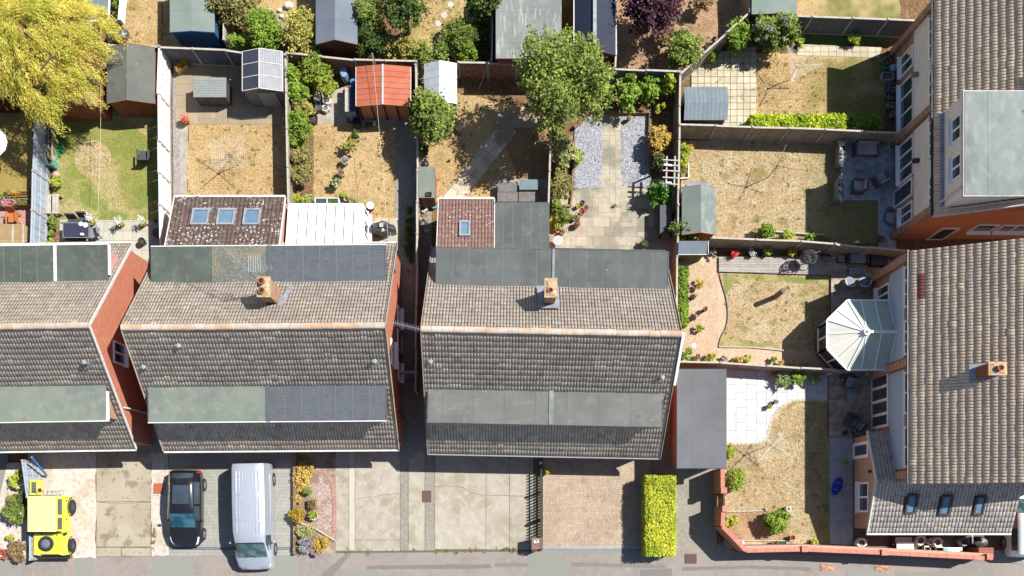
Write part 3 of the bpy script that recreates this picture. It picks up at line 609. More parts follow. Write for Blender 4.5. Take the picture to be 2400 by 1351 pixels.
# diagonal stepping path
dp = sheet('garden_path', [(1030, 470), (1082, 470), (1210, 310), (1160, 310)], .008, jointl)
a0, a1 = Vector(W(1056, 474)), Vector(W(1186, 308)); d = (a1 - a0); Lp = d.length; d.normalize(); nn = Vector((-d.y, d.x)); k = 0; s = 0
while s < Lp:
    st = .42 if k % 2 else .66
    for t0, t1 in (((-.46, .02), (.04, .46)) if k % 2 else ((-.46, .46),)):
        q = [a0 + d * (s + .01) + nn * t0, a0 + d * (s + .01) + nn * t1, a0 + d * (s + st - .01) + nn * t1, a0 + d * (s + st - .01) + nn * t0]
        bb = MB(); bb.prism([tuple(x) for x in q], -.01, .02 + random.uniform(0, .004)); bb.build('paving_slab', slabcrazy, dp)
    s += st; k += 1
# drives of small blocks
def blocks(poly_px, w, h, name, mb, m, z=.006, bond=.5):
    poly = WL(poly_px); bed = sheet(name, poly_px, z, mb); xs = [p[0] for p in poly]; ys = [p[1] for p in poly]
    bb = MB(); j = 0; y = min(ys)
    while y < max(ys):
        x = min(xs) - (j % 2) * w * bond
        while x < max(xs):
            ww = w * random.choice((1, 1, 1.4, .7)); p = clip(poly, x + .006, y + .006, x + ww - .006, y + h - .006)
            if len(p) > 2 and area(p) > .002: bb.prism(p, z - .02, z + .008 + random.uniform(0, .004))
            x += ww
        y += h; j += 1
    tag(bb.build('block_paver', m, bed), kind='stuff'); return bed
sheet('side_drive', [(1505, 1060), (1584, 1060), (1584, 1292), (1505, 1290)], .002, concd)
blocks([(1272, 1062), (1522, 1062), (1522, 1282), (1272, 1282)], .2, .13, 'block_drive', jointl, blockbuff)
blocks([(396, 1058), (690, 1058), (690, 1302), (396, 1304)], .26, .18, 'block_drive', jointl, blockgrey)
blocks([(2330, 1290), (2480, 1290), (2480, 1330), (2330, 1316)], .2, .13, 'block_drive', jointl, blockgrey)
# drainage channels
for (x0, x1, y0, y1) in ((396, 690, 1283, 1289), (1272, 1514, 1281, 1287)):
    t = thing('drain_channel', (*W((x0 + x1) / 2, y0), 0), 'slotted drainage channel across the foot of the ' + ('grey block drive' if x0 < 1000 else 'buff block drive'), 'drain')
    ax, ay = W(x0, y1); bx, by = W(x1, y0)
    MB().box(ax, bx, ay, by, .0, .022).build('channel', plasticdk if x0 < 1000 else metalg, t)
    g = MB(); x = ax + .03
    while x < bx - .03: g.box(x, x + .05, ay + .02, by - .02, .022, .030); x += .09
    tag(g.build('grating', metalg if x0 > 1000 else greyplastic, t), kind='stuff')
# manhole and gully covers
def cover(px, py, w, h, m, label, grid=False):
    x, y = W(px, py); t = thing('inspection_cover', (x, y, 0), label, 'manhole cover')
    MB().box(x - w / 2 - .03, x + w / 2 + .03, y - h / 2 - .03, y + h / 2 + .03, -.01, .020).build('frame', m, t)
    MB().box(x - w / 2, x + w / 2, y - h / 2, y + h / 2, .0, .028).build('lid', m, t)
    if grid:
        g = MB(); k = int(w / .09)
        for i in range(k): g.box(x - w / 2 + .02 + i * .09, x - w / 2 + .07 + i * .09, y - h / 2 + .02, y + h / 2 - .02, .028, .036)
        g.build('grating', m, t)
    return t
cover(1000, 1164, .42, .56, iron, 'square brown iron manhole cover set in the middle concrete drive')
cover(1940, 1330, .70, .34, brickB, 'long ribbed pavement cover below the coral-topped wall, left of two', True)
cover(2068, 1334, .70, .30, brickB, 'long ribbed pavement cover below the coral-topped wall, right of two', True)
cover(1619, 1310, .55, .45, iron, 'worn gully cover at the kerb below the clipped golden hedge', True)
cover(2075, 480, .45, .62, slabblue, 'recessed paving cover in the blue-grey patio beside the house wall')

# decks: boards laid one by one
def deck(poly_px, z, m, name='deck', bw=.135, label='deck', horiz=True):
    poly = WL(poly_px, z); xs = [p[0] for p in poly]; ys = [p[1] for p in poly]
    base = MB(); base.prism(poly, 0, z - .03); t = tag(base.build(name, woodd), label, 'deck')
    y = min(ys)
    while y < max(ys):
        p = clip(poly, min(xs), y + .005, max(xs), y + bw - .005)
        if len(p) > 2 and area(p) > .01: MB().prism(p, z - .03, z + random.uniform(0, .004)).build('deck_board', m, t)
        y += bw
    return t
deck([(1685, 602), (1948, 602), (1948, 645), (1685, 637)], .14, deckm, label='pale weathered deck strip along the fence above the striped lawn garden')
deck([(1948, 590), (2090, 590), (2090, 735), (1948, 735)], .14, deckd, label='darker timber deck beside the octagonal conservatory')
deck([(1943, 872), (2048, 872), (2048, 1022), (1943, 1022)], .14, deckd, label='brown timber deck outside the four white patio doors')

# ---------------------------------------------------------------- building parts
def tile_arr(tw, L, rolls=1, amp=.01, lip=.011):
    """One tile: rounded rolls with a deep open groove beside each."""
    xs = []; zs = []
    for r in range(rolls):
        o = r * tw / rolls; w = tw / rolls
        xs += [o, o + .03 * w, o + .3 * w, o + .62 * w, o + .88 * w, o + .9 * w]; zs += [-.03, 0, amp, amp, 0, -.03]
    v = []
    for k in range(3):
        for x, z in zip(xs, zs): v.append((x, L if k == 2 else 0, -.035 if k == 0 else (z + lip if k == 1 else z * .8 + .002)))
    m = len(xs); f = [(r * m + i, r * m + i + 1, (r + 1) * m + i + 1, (r + 1) * m + i) for r in range(2) for i in range(m - 1)]
    return np.array(v), np.array(f)
def tiles(parent, P0, eu, ev, width, length, m, tw=.29, gauge=.3, holes=(), ind=150, rolls=2, special=None, lip=.011, amp=.01):
    P0, eu, ev = Vector(P0), Vector(eu), Vector(ev); nz = eu.cross(ev)
    nu = max(1, round(width / tw)); tw = width / nu; nv = max(1, round(length / gauge)); gauge = length / nv
    v, f = tile_arr(tw - .004, gauge + .05, rolls, amp, lip); M = Matrix((eu, ev, nz)).transposed(); Mn = np.array(M)
    me = mesh_np('roof_tile', v, f, m); me2 = None
    spots = []
    for j in range(nv - 1, -1, -1):
        for i in range(nu):
            u, w = (i + .5) * tw, (j + .5) * gauge
            if any(a < u < b and c < w < d for a, b, c, d in holes): continue
            spots.append((i, j))
    V_, F_ = [], []; q = 0; k = len(v)
    for n, (i, j) in enumerate(spots):
        p = P0 + eu * (i * tw + random.uniform(-.004, .004)) + ev * (j * gauge + random.uniform(-.01, .01) - (.05 if random.random() < .006 else 0)) + nz * (random.uniform(0, .008) + .012 * math.sin(i * tw * 1.3) * math.sin(j * .7))
        sp = special and special(i * tw, j * gauge)
        if sp:
            if me2 is None: me2 = mesh_np('roof_tile', v, f, sp)
            inst('roof_tile', me2, parent, p, M); continue
        if n < ind: inst('roof_tile', me, parent, p, M)
        else:
            V_.append(v @ Mn.T + np.array(p)); F_.append(f + q * k); q += 1
    if V_:
        VV = np.concatenate(V_) - np.array(ORG[parent]); FF = np.concatenate(F_)
        tag(link('roof_tile', mesh_np('roof_tiles', VV, FF, m), parent), kind='stuff')
def felt(parent, x0, x1, y0, y1, z, m, step=.76, t=.03, name='felt_strip', alongx=False):
    """Roofing felt laid in lapped strips."""
    a, b_ = (y0, y1) if alongx else (x0, x1); n = max(1, round((b_ - a) / step)); s = (b_ - a) / n
    for i in range(n):
        lo, hi = a + i * s, a + (i + 1) * s + (.035 if i < n - 1 else 0)
        mb = MB(); zz = z + (i % 2) * .008 + random.uniform(0, .003)
        p = [(lo, y0), (hi, y0), (hi, y1), (lo, y1)] if not alongx else [(x0, lo), (x1, lo), (x1, hi), (x0, hi)]
        mb.prism(p, z - .02, zz + t); mb.build(name, m, parent)
        if i and step < .85 and not alongx: MB().box(lo - .012, lo + .012, y0, y1, zz + t - .01, z + t + .016).build('lap_joint', seamm, parent)
def window(parent, ax, pos, sg, a0, a1, z0, z1, cols=1, rows=1, fr=.09, fm=None, gm=None, sill=True, name='window', out=.05):
    fm = fm or white; gm = gm or glass
    def bx(mb, p, q, r, s, d0, d1):
        lo, hi = sorted((pos + sg * d0, pos + sg * d1))
        if ax == 'x': mb.box(lo, hi, p, q, r, s)
        else: mb.box(p, q, lo, hi, r, s)
    f = MB()
    for p, q, r, s in ((a0, a1, z0, z0 + fr), (a0, a1, z1 - fr, z1), (a0, a0 + fr, z0 + fr, z1 - fr), (a1 - fr, a1, z0 + fr, z1 - fr)): bx(f, p, q, r, s, -.04, out + .02)
    cw = (a1 - a0) / cols; rh = (z1 - z0) / rows
    for i in range(1, cols): bx(f, a0 + i * cw - fr / 2, a0 + i * cw + fr / 2, z0 + fr, z1 - fr, -.04, out + .017)
    for i in range(1, rows): bx(f, a0 + fr, a1 - fr, z0 + i * rh - fr / 2, z0 + i * rh + fr / 2, -.04, out + .014)
    w = f.build(name, fm, parent)
    for i in range(cols):
        for j in range(rows):
            g = MB(); bx(g, a0 + i * cw + fr / 2 + .004, a0 + (i + 1) * cw - fr / 2 - .004, z0 + j * rh + fr / 2 + .004, z0 + (j + 1) * rh - fr / 2 - .004, .0, out - .012); g.build('pane', gm, w)
    if sill:
        g = MB(); bx(g, a0 - .05, a1 + .05, z0 - .06, z0 - .002, 0, out + .17); g.build('sill', fm, w)
    return w
def plane_pt(px, py, f):
    """Point on the surface z = f(x, y) that the pixel falls on."""
    h = 3.0
    for _ in range(30):
        x, y = W(px, py, h); h = h * .3 + f(x, y) * .7
    return Vector((*W(px, py, h), h))
def rooflight(parent, c, w, l, eu, ev, fm=None, gm=None, name='rooflight'):
    eu, ev = Vector(eu), Vector(ev); n = eu.cross(ev); M = Matrix((eu, ev, n)).transposed(); c = Vector(c); t = .09
    f = MB()
    for (x, y, a, b_) in ((0, -l / 2 + t / 2, w, t), (0, l / 2 - t / 2, w, t), (-w / 2 + t / 2, 0, t, l - 2 * t), (w / 2 - t / 2, 0, t, l - 2 * t)):
        f.obox(c + eu * x + ev * y + n * .06, (a, b_, .14), Rm=M)
    o = f.build(name, fm or lead, parent)
    MB().obox(c + n * .055, (w - 2 * t - .006, l - 2 * t - .006, .03), Rm=M).build('pane', gm or glassblue, o)
    MB().obox(c + n * .01 - ev * (l / 2 + .07), (w + .06, .12, .03), Rm=M).build('flashing', fm or lead, o)
    return o
def flue(parent, c, h=.45, r=.055, m=None, plate=None, cap=True):
    f = MB(); f.lathe(c, [(r, -.2), (r, h), (r * 1.7, h + .01), (r * 1.7, h + .07), (r * .7, h + .1)], 10)
    o = f.build('flue', m or greyplastic, parent, smooth=True)
    return o

def chalet(label, x0, x1, yF, yR, yr, rz, fd, rd, felts_f, felts_r, hR=7.8, hE=2.6, whiteverge=False, fm=None, gable=1, ridge_px=.47):
    cx = (x0 + x1) / 2; t = thing('chalet_house', (cx, yr, 0), label, 'house', rz=R(rz))
    MB().prismX([(yF + .35, 0), (yR - .35, 0), (yR - .35, hE + .2), (yr, hR - .16), (yF + .35, hE + .2)], x0 + .1, x1 - .1).build('wall', brickO, t)
    rF, rR = yr - yF, yR - yr; rise = hR - hE; lF, lR = math.hypot(rF, rise), math.hypot(rR, rise)
    mb = MB()
    mb.plate([(x0, yF, hE - .01), (x1, yF, hE - .01), (x1, yr, hR - .01), (x0, yr, hR - .01)], .12)
    mb.plate([(x0, yR, hE - .01), (x1, yR, hE - .01), (x1, yr, hR - .01), (x0, yr, hR - .01)], .12)
    roof = mb.build('roof', tiled, t)
    evF, evR = Vector((0, rF, rise)) / lF, Vector((0, -rR, rise)) / lR
    fx0, fx1, fy, fh = fd; ry = rd[2]; rx0, rx1, _, rh = rd
    sF = lambda y: hE + rise * (y - yF) / rF
    yb = yF + (fh - hE) / rise * rF; yb2 = yR - (rh - hE) / rise * rR
    hol = [(fx0 - x0 + .1, fx1 - x0 - .1, (fy + .25 - yF) / rF * lF, (yb - yF) / rF * lF - .1)]
    holr = [(x1 - rx1 + .1, x1 - rx0 - .1, (yR - ry - .0) / rR * lR + .3, (yR - yb2) / rR * lR - .1)]
    tiles(roof, (x0, yF, hE), (1, 0, 0), evF, x1 - x0, lF, tileg, holes=hol)
    tiles(roof, (x1, yR, hE), (-1, 0, 0), evR, x1 - x0, lR, tileg, holes=holr)
    # ridge tiles
    n = round((x1 - x0) / ridge_px); s = (x1 - x0) / n; k = 9
    prof = [(.145 * math.cos(math.pi * i / k), .105 * math.sin(math.pi * i / k)) for i in range(k + 1)]
    mb = MB(); mb.prismX([(y, z) for y, z in prof], 0, s - .008); me = mb.mesh('ridge_tile', ridgem)
    for i in range(n): inst('ridge_tile', me, roof, (x0 + i * s, yr + random.uniform(-.008, .008), hR - .005 + random.uniform(0, .012)))
    # verges and gutters
    for x, sg in ((x0, -1), (x1, 1)):
        if x < -29: continue
        for (ya, yb_) in ((yF, yr), (yR, yr)):
            bb = MB(); w_ = .045 if whiteverge else .02
            bb.beam((x + sg * w_ / 2, ya, hE + .0), (x + sg * w_ / 2, yb_, hR + .0), w_, .15 if whiteverge else .2); bb.build('bargeboard', whitew if whiteverge else tileg, t)
    for y, sg in ((yF, -1), (yR, 1)):
        g = MB(); g.beam((x0, y + sg * .06, hE - .04), (x1, y + sg * .06, hE - .04), .08 if fm is None else .06, .08); g.build('gutter', whitew if whiteverge else (whitew if fm is None else (greyplastic if sg < 0 else black)), t)
    for (dx0, dx1, yf, h, yB, sg, fl) in ((fx0, fx1, fy, fh, yb, -1, felts_f), (rx0, rx1, ry, rh, yb2, 1, felts_r)):
        yi = yf - sg * .22
        zf = hE + rise * ((yi - yF) / rF if sg < 0 else (yR - yi) / rR)
        d = MB(); d.prismX([(yi, zf - .25), (yi, h - .06), (yB, h - .06), (yB, h - .6)] if sg < 0 else [(yi, zf - .25), (yB, h - .6), (yB, h - .06), (yi, h - .06)], dx0 + .14, dx1 - .14)
        dm = d.build('dormer', brickB if sg < 0 else renderpink, t)
        f = MB(); z0 = h - .2
        f.box(dx0, dx1, min(yf, yf - sg * .03), max(yf, yf - sg * .03), z0, h + .02)
        sd = MB() if not whiteverge else f
        sd.box(dx0, dx0 + .05, min(yf - sg * .05, yB + sg * .3), max(yf - sg * .05, yB + sg * .3), z0, h + .02); sd.box(dx1 - .05, dx1, min(yf - sg * .05, yB + sg * .3), max(yf - sg * .05, yB + sg * .3), z0, h + .02)
        f.build('fascia', fm or white, dm)
        if not whiteverge: sd.build('edge_trim', feltn, dm)
        for (a, b_, m_, st) in fl:
            felt(dm, a + .005, b_ - .005, min(yf + sg * -.02, yB), max(yf + sg * -.02, yB), h - .03, m_, st)
        L_ = (dx1 - dx0); nwin = 4
        for i in range(nwin):
            a = dx0 + L_ * (i + .5) / nwin - .75
            window(dm, 'y', yi, sg, a, a + 1.5, zf + .25, h - .25, 3, 1, sill=False) if h - .25 - zf - .25 > .5 else None
    return t, roof, sF

B1 = [(-16.53, -10.95, feltpale, 1.4), (-10.95, -5.45, feltn, .76)]
hA, roofA, _ = chalet('brown tiled chalet house at the left edge with white bargeboards', -31.5, -18.22, 3.0, 13.15, 8.1, .9,
    (-31, -18.42, 4.1, 5.45), (-31, -18.36, 12.42, 5.15), [(-31, -18.47, feltpale, 4.2)], [(-31, -20.96, feltg, .8), (-20.8, -18.41, feltg, .95)], whiteverge=True)
hB, roofB, _ = chalet('pair of chalet houses left of centre, rear dormer roof half mossy, half slate grey', -16.8, -5.2, 3.05, 13.2, 8.15, .45,
    (-16.53, -5.45, 4.16, 5.45), (-16.44, -5.46, 12.46, 5.15), B1, [(-16.44, -13.6, feltg, .95), (-13.6, -10.88, feltl, .9), (-10.88, -5.46, feltn, .76)])
hC, roofC, _ = chalet('pair of chalet houses at the centre with evenly seamed grey dormer roofs', -3.63, 7.84, 2.78, 12.95, 7.93, -1.15,
    (-3.47, 7.48, 4.02, 5.45), (-3.23, 7.65, 12.28, 5.15), [(-3.47, 2.28, feltw, .74), (2.28, 7.48, feltw, .76)], [(-3.23, 2.26, feltc, .75), (2.26, 7.65, feltc, .75)], fm=feltc)
# party seams, white strips
def strip(h, x, y0, y1, z, m, w=.14, name='party_seam'):
    MB().box(x - w / 2, x + w / 2, y0, y1, z, z + .05).build(name, m, h)
strip(hA, -20.88, 10.7, 12.4, 5.15, whitew, .14); strip(hB, -10.9, 10.7, 12.44, 5.15, feltn, .2); strip(hB, -10.95, 4.18, 5.85, 5.45, feltn, .18)
strip(hC, 2.26, 10.6, 12.26, 5.15, feltx, .12); strip(hC, 2.28, 4.04, 5.7, 5.45, feltx, .22)
# gable windows
gx = -18.32
window(hA, 'x', gx, 1, 6.9, 7.95, 3.7, 5.0, 2, 1, fm=white); window(hA, 'x', gx, 1, 7.2, 8.1, .9, 2.1, 1, 1)
gx = -5.3
window(hB, 'x', gx, 1, 9.3, 10.3, .9, 2.1, 1, 1); window(hB, 'x', gx, 1, 6.9, 8.1, 3.7, 5.0, 2, 1); window(hB, 'x', gx, 1, 8.1, 9.1, .2, 2.2, 1, 1, name='door', sill=False); window(hB, 'x', gx, 1, 6.6, 7.5, .9, 2.0, 2, 1)
window(hC, 'x', -3.53, -1, 7, 8.2, .9, 2.1, 2, 1)
for hh, x in ((hB, -5.2), (hA, -18.2)):
    p = MB(); p.tube([(x + .02, 4.9, .0), (x + .02, 4.9, 3.6), (x - .1, 4.9, 3.9)], .04); p.build('drainpipe', whitew if hh is hA else black, hh)
MB().box(-5.26, -5.2, 11.6, 11.95, 3.2, 3.9).build('alarm_box', greyplastic, hB)
# vent pipes on the front slopes
for hh, px, py, big in ((hA, 206, 858, 1), (hB, 342, 861, 0), (hB, 424, 812, 0), (hB, 880, 852, 0), (hC, 1012, 856, 0), (hC, 1552, 882, 0)):
    fy_, yr_ = (3.0, 8.1) if hh is hA else ((3.05, 8.15) if hh is hB else (2.85, 8.0))
    p = plane_pt(px, py, lambda x, y: 2.6 + 5.2 * (y - fy_) / (yr_ - fy_))
    o = flue(hh, p, .42 if big else .3, .06, lead)
    MB().plate([p + Vector((-.04, -.12, -.09)), p + Vector((.2, -.12, -.09)), p + Vector((.2, .12, .15)), p + Vector((-.04, .12, .15))], .02).build('flashing', feltpale, o)

MB().beam((7.9, 7.93, 7.78), (7.9, 6.0, 5.85), .12, .26).build('white_verge', white, hC)
# chimneys
def chimney(name, label, c, w, l, z0, z1, m, pots, head, slope=None):
    t = thing(name, (c[0], c[1], z0), label, 'chimney'); x, y = c
    MB().box(x - w / 2, x + w / 2, y - l / 2, y + l / 2, z0, z1 - .12).build('stack', m, t)
    MB().box(x - w / 2 - .05, x + w / 2 + .05, y - l / 2 - .05, y + l / 2 + .05, z1 - .12, z1 - .02).build('crown', head, t)
    MB().add([(x - w / 2, y - l / 2, z1 - .02), (x + w / 2, y - l / 2, z1 - .02), (x + w / 2, y + l / 2, z1 - .02), (x - w / 2, y + l / 2, z1 - .02), (x - w / 4, y - l / 3, z1 + .05), (x + w / 4, y - l / 3, z1 + .05), (x + w / 4, y + l / 3, z1 + .05), (x - w / 4, y + l / 3, z1 + .05)],
             [(4, 5, 6, 7), (0, 1, 5, 4), (1, 2, 6, 5), (2, 3, 7, 6), (3, 0, 4, 7)]).build('flaunching', head, t)
    for (dx, dy, r, h) in pots:
        MB().lathe((x + dx, y + dy, z1), [(r, -.05), (r * 1.1, 0), (r, .04), (r * .95, h), (r * 1.15, h), (r * 1.15, h + .04), (r * .8, h + .04), (r * .75, h - .1)], 14).build('chimney_pot', terra, t, smooth=True)
        MB().lathe((x + dx, y + dy, z1), [(r * .78, h - .1), (r * .78, h + .005)], 14).build('flue_opening', dark, t)
    return t
headm = mat('lichened_mortar', S(206, 190, 160), ('n', 6, .46, .6, S(212, 156, 80), .8), ('n', 14, .5, .62, S(130, 116, 96), .7), rough=.95)
ch = chimney('brick_chimney', 'rusty brick chimney with two pots and an aerial on the left pair', (-10.5, 9.85), .5, .8, 5.2, 8.0, brickB, [(-.05, .2, .13, .22), (-.06, -.18, .13, .1)], headm)
MB().plate([(-10.2, 9.3, 6.72), (-9.98, 9.3, 6.72), (-9.72, 10.5, 5.5), (-9.94, 10.5, 5.5)], .03).build('flashing', lead, ch)
ch = chimney('brick_chimney', 'cream-topped chimney with a single dark flue on the roof of the central pair', (2.08, 9.82), .47, .76, 5.2, 7.95, brickB, [(-.02, -.12, .11, .05)], headm)
MB().plate([(1.55, 9.2, 6.72), (2.55, 9.2, 6.72), (2.55, 10.5, 5.42), (1.55, 10.5, 5.42)], .03).build('flashing', lead, ch)

def aerial(c, ang, L, n, mast, label, tilt=0.0):
    x, y, z = c; t = thing('tv_aerial', (x, y, z - mast), label, 'aerial')
    MB().tube([(x, y, z - mast), (x, y, z + .05)], .018, 5).build('mast', metalg, t)
    d = Vector((math.cos(R(ang)), math.sin(R(ang)), tilt)); nn = Vector((-d.y, d.x, 0)).normalized(); p0 = Vector(c)
    MB().tube([p0 - d * .1, p0 + d * L], .014, 5).build('boom', metalg, t)
    e = MB()
    for i in range(n):
        q = p0 + d * (L * (i + .5) / n); e.tube([q - nn * .13, q + nn * .13], .009, 4)
    e.build('element', metalg, t); return t
aerial((-10.95, 10.3, 8.9), 135, 1.9, 16, 1.2, 'long white yagi aerial reaching up-left from the two-pot chimney')
a2 = aerial((-10.55, 10.4, 8.9), 5, .7, 4, 1.2, 'short grid-ended aerial on the two-pot chimney')
e = MB()
for i in range(6): e.tube([(-10.9 + .1 * i, 10.25, 8.95), (-10.9 + .1 * i, 10.95, 9.0)], .012, 4)
e.build('reflector', metalw, a2)
aerial((-3.66, 7.95, 8.2), 166, 1.35, 13, .8, 'white yagi aerial pointing over the passage between the two pairs')

# ---------------------------------------------------------------- rear extensions of the pairs
def ext(label, x0, x1, y0, y1, h0, h1, m, wall, lights=(), tw=.2, gauge=.26, name='house_extension', rz=0):
    t = thing(name, ((x0 + x1) / 2, (y0 + y1) / 2, 0), label, 'extension', rz=R(rz))
    MB().prismX([(y1, 0), (y0 - .15, 0), (y0 - .15, h0 - .1), (y1, h1 - .14)][::-1], x0 + .1, x1 - .06).build('wall', wall, t)
    L = math.hypot(y0 - y1, h1 - h0); ev = Vector((0, y1 - y0, h1 - h0)) / L
    rf = MB().plate([(x0, y0, h0 - .01), (x1, y0, h0 - .01), (x1, y1, h1 - .01), (x0, y1, h1 - .01)], .1).build('roof', tiled, t)
    eu = Vector((-1, 0, 0)); sl_ = lambda x, y: h0 + (h1 - h0) * (y0 - y) / (y0 - y1)
    cs = []; hol = []
    for (px0, py0, px1, py1) in lights:
        c = plane_pt((px0 + px1) / 2, (py0 + py1) / 2, sl_); p, q = plane_pt(px0, py0, sl_), plane_pt(px1, py1, sl_); w_ = abs(q.x - p.x); l_ = (p - q).dot(Vector((0, -ev.y, -ev.z))); cs.append((c, w_, abs(l_)))
        u = x1 - c.x; w2 = (c - Vector((c.x, y0, h0))).length; hol.append((u - w_ / 2, u + w_ / 2, w2 - abs(l_) / 2, w2 + abs(l_) / 2))
    tiles(rf, (x1, y0, h0), eu, ev, x1 - x0, L, m, tw=tw, gauge=gauge, holes=hol, ind=200, rolls=1)
    for c, w_, l_ in cs: rooflight(rf, c, w_, l_, eu, ev)
    g = MB(); g.beam((x0, y0 + .06, h0 - .04), (x1, y0 + .06, h0 - .04), .1, .08); g.build('gutter', whitew, t)
    for x in (x0 - .02, x1 + .02): MB().beam((x, y0, h0 - .02), (x, y1, h1 - .02), .04, .16).build('bargeboard', whitew, t)
    return t
ext('dark lichen-spotted tiled extension with three rooflights behind the left pair', -16.29, -10.83, 15.6, 12.6, 2.4, 3.85, tiled, renderpink, [(453, 493, 487, 530), (513, 493, 548, 530), (574, 493, 608, 530)])
eC = ext('faded red tiled extension with one small rooflight behind the central pair', -3.2, -.46, 15.5, 12.5, 2.4, 3.85, tilered, brickO, [(1077, 522, 1102, 556)], tw=.16, gauge=.3)
t = thing('flat_roof_extension', (.9, 13.9, 0), 'grey felted flat-roof extension beside the red tiled extension', 'extension')
MB().box(-.4, 2.2, 12.6, 15.2, 0, 2.55).build('wall', brickO, t); felt(t, -.45, 2.27, 12.55, 15.28, 2.58, feltc, .45)
window(t, 'y', 15.2, 1, .2, 1.6, .9, 2.1, 2, 1)
# white lean-to conservatory
t = thing('lean_to_conservatory', (-8.9, 14, 0), 'white panel-roofed lean-to conservatory beside the three-rooflight extension', 'conservatory')
x0, x1, y0, y1, h0, h1 = -10.66, -7.0, 15.27, 12.7, 2.15, 2.9
MB().box(x0, x1, y1, y0, 0, .55).build('dwarf_wall', brickO, t)
n = 8; s = (x1 - x0) / n
wp = mat('white_roof_panel', S(246, 247, 248, 1.2), ('n', 2, .5, .66, S(226, 232, 240, 1.2), .4), rough=.5)
for i in range(n):
    a, b_ = x0 + i * s + .035, x0 + (i + 1) * s - .01
    o = MB().plate([(a, y0, h0), (b_, y0, h0), (b_, y1, h1), (a, y1, h1)], .03).build('roof_panel', wp, t)
MB().plate([(x0, y0 - .02, h0 - .05), (x1, y0 - .02, h0 - .05), (x1, y1, h1 - .05), (x0, y1, h1 - .05)], .02).build('roof_lining', black, t)
f = MB(); f.beam((x0, y0 + .04, h0), (x1, y0 + .04, h0), .1, .12); f.beam((x0 - .02, y0, h0), (x0 - .02, y1, h1), .07, .12); f.beam((x1 + .02, y0, h0), (x1 + .02, y1, h1), .07, .12); f.build('eaves_beam', white, t)
window(t, 'x', x1, 1, y1 + .1, y0, .56, 2.1, 4, 1, sill=True); window(t, 'y', y0, 1, x0, x1, .56, 2.08, 6, 1)

# ---------------------------------------------------------------- houses on the right
def fin(h, X, y, w=.5, z=5.0): MB().box(X - .22, X + .1, y - w / 2, y + w / 2, 0, z).build('brick_pier', brickB, h)
def east_roof(h, X0, z0, y0, y1, Xr, m, holes=(), special=None):
    k = .5; zr = z0 + k * (Xr - X0); L = math.hypot(Xr - X0, zr - z0); ev = Vector((Xr - X0, 0, zr - z0)) / L
    mb = MB(); mb.plate([(X0, y0, z0 - .01), (X0, y1, z0 - .01), (Xr, y1, zr - .01), (Xr, y0, zr - .01)], .12)
    mb.plate([(2 * Xr - X0, y0, z0 - .01), (2 * Xr - X0, y1, z0 - .01), (Xr, y1, zr - .01), (Xr, y0, zr - .01)], .12)
    rf = mb.build('roof', tiled, h)
    tiles(rf, (X0, y1, z0), (0, -1, 0), ev, y1 - y0, L, tilel, tw=.29, gauge=.335, holes=holes, ind=300, special=special, lip=.022, amp=.006)
    tiles(rf, (2 * Xr - X0, y0, z0), (0, 1, 0), Vector((-ev.x, 0, ev.z)), y1 - y0, L, tilel, tw=.29, gauge=.335, ind=0)
    return rf
# upper right house
hD = thing('terraced_house', (25, 19, 0), 'tall terraced house at the upper right with a flat-roofed dormer and cream-rendered wall', 'house')
Xw, ya, yb_ = 20.35, 14.2, 24.1
MB().box(Xw, 30.8, ya, yb_, 0, 4.9).build('wall', brickB, hD)
MB().prismY([(Xw, 4.9), (25.6, 7.5), (31, 4.9)], ya, yb_).build('gable', brickO, hD)
MB().box(Xw + .1, 30.7, ya - .015, ya - .002, 0, 4.9).build('gable_wall', brickW, hD)
rD = east_roof(hD, 20.2, 4.93, 13.88, 24.5, 25.6, tilel, holes=[(24.5 - 18.7, 24.5 - 14.2, .55, 3.9)])
MB().box(20.12, 20.2, 13.9, 24.5, 4.78, 4.9).build('gutter', black, hD)
MB().beam((20.15, 13.86, 4.92), (25.6, 13.86, 7.62), .05, .2).build('bargeboard', whitew, hD)
MB().beam((20.2, 13.9, 4.85), (20.35, 14.15, 4.75), .05).build('soffit', whitew, hD)
for y0, y1 in ((19.35, 23.75), (14.45, 18.85)):
    MB().box(Xw - .05, Xw, y0, y1, 2.5, 4.15).build('render_panel', rendercream, hD)
for y in (19.1, 23.9, 14.3): fin(hD, Xw, y, .32, 4.85)
window(hD, 'x', Xw, -1, 22.15, 23.2, .95, 2.42, 2, 1, fm=white); window(hD, 'x', Xw, -1, 19.35, 21.8, .85, 2.42, 3, 1)
window(hD, 'x', Xw, -1, 16.75, 18.75, .75, 2.42, 3, 1); window(hD, 'x', Xw, -1, 15.75, 16.65, .05, 2.3, 1, 1, name='door', sill=False); window(hD, 'x', Xw, -1, 14.55, 15.5, .9, 2.3, 2, 1)
for a, b_, n in ((21.5, 23.5, 3), (19.3, 20.9, 3), (16.85, 18.55, 3), (14.45, 15.95, 3)): window(hD, 'x', Xw, -1, a, b_, 4.2, 4.86, n, 1, sill=False)
for a, b_ in ((20.95, 21.45), (16.0, 16.8)): MB().box(Xw - .03, Xw, a, b_, 4.2, 4.86).build('white_panel', white, hD)
MB().box(Xw - .06, Xw, 14.4, 23.8, 4.13, 4.19).build('sill', white, hD)
dm = MB(); dm.box(20.6, 24.0, 14.22, 18.68, 5.0, 7.1); dmo = dm.build('dormer', rendercream, hD)
MB().box(20.52, 24.6, 14.08, 18.8, 7.02, 7.17).build('fascia', whitew, dmo)
felt(dmo, 20.56, 24.7, 14.12, 18.76, 7.16, feltx, 1.05)
window(dmo, 'x', 20.6, -1, 16.8, 17.95, 6.0, 6.9, 2, 1, fm=white); window(dmo, 'x', 20.6, -1, 15.1, 16.2, 6.0, 6.9, 2, 1)
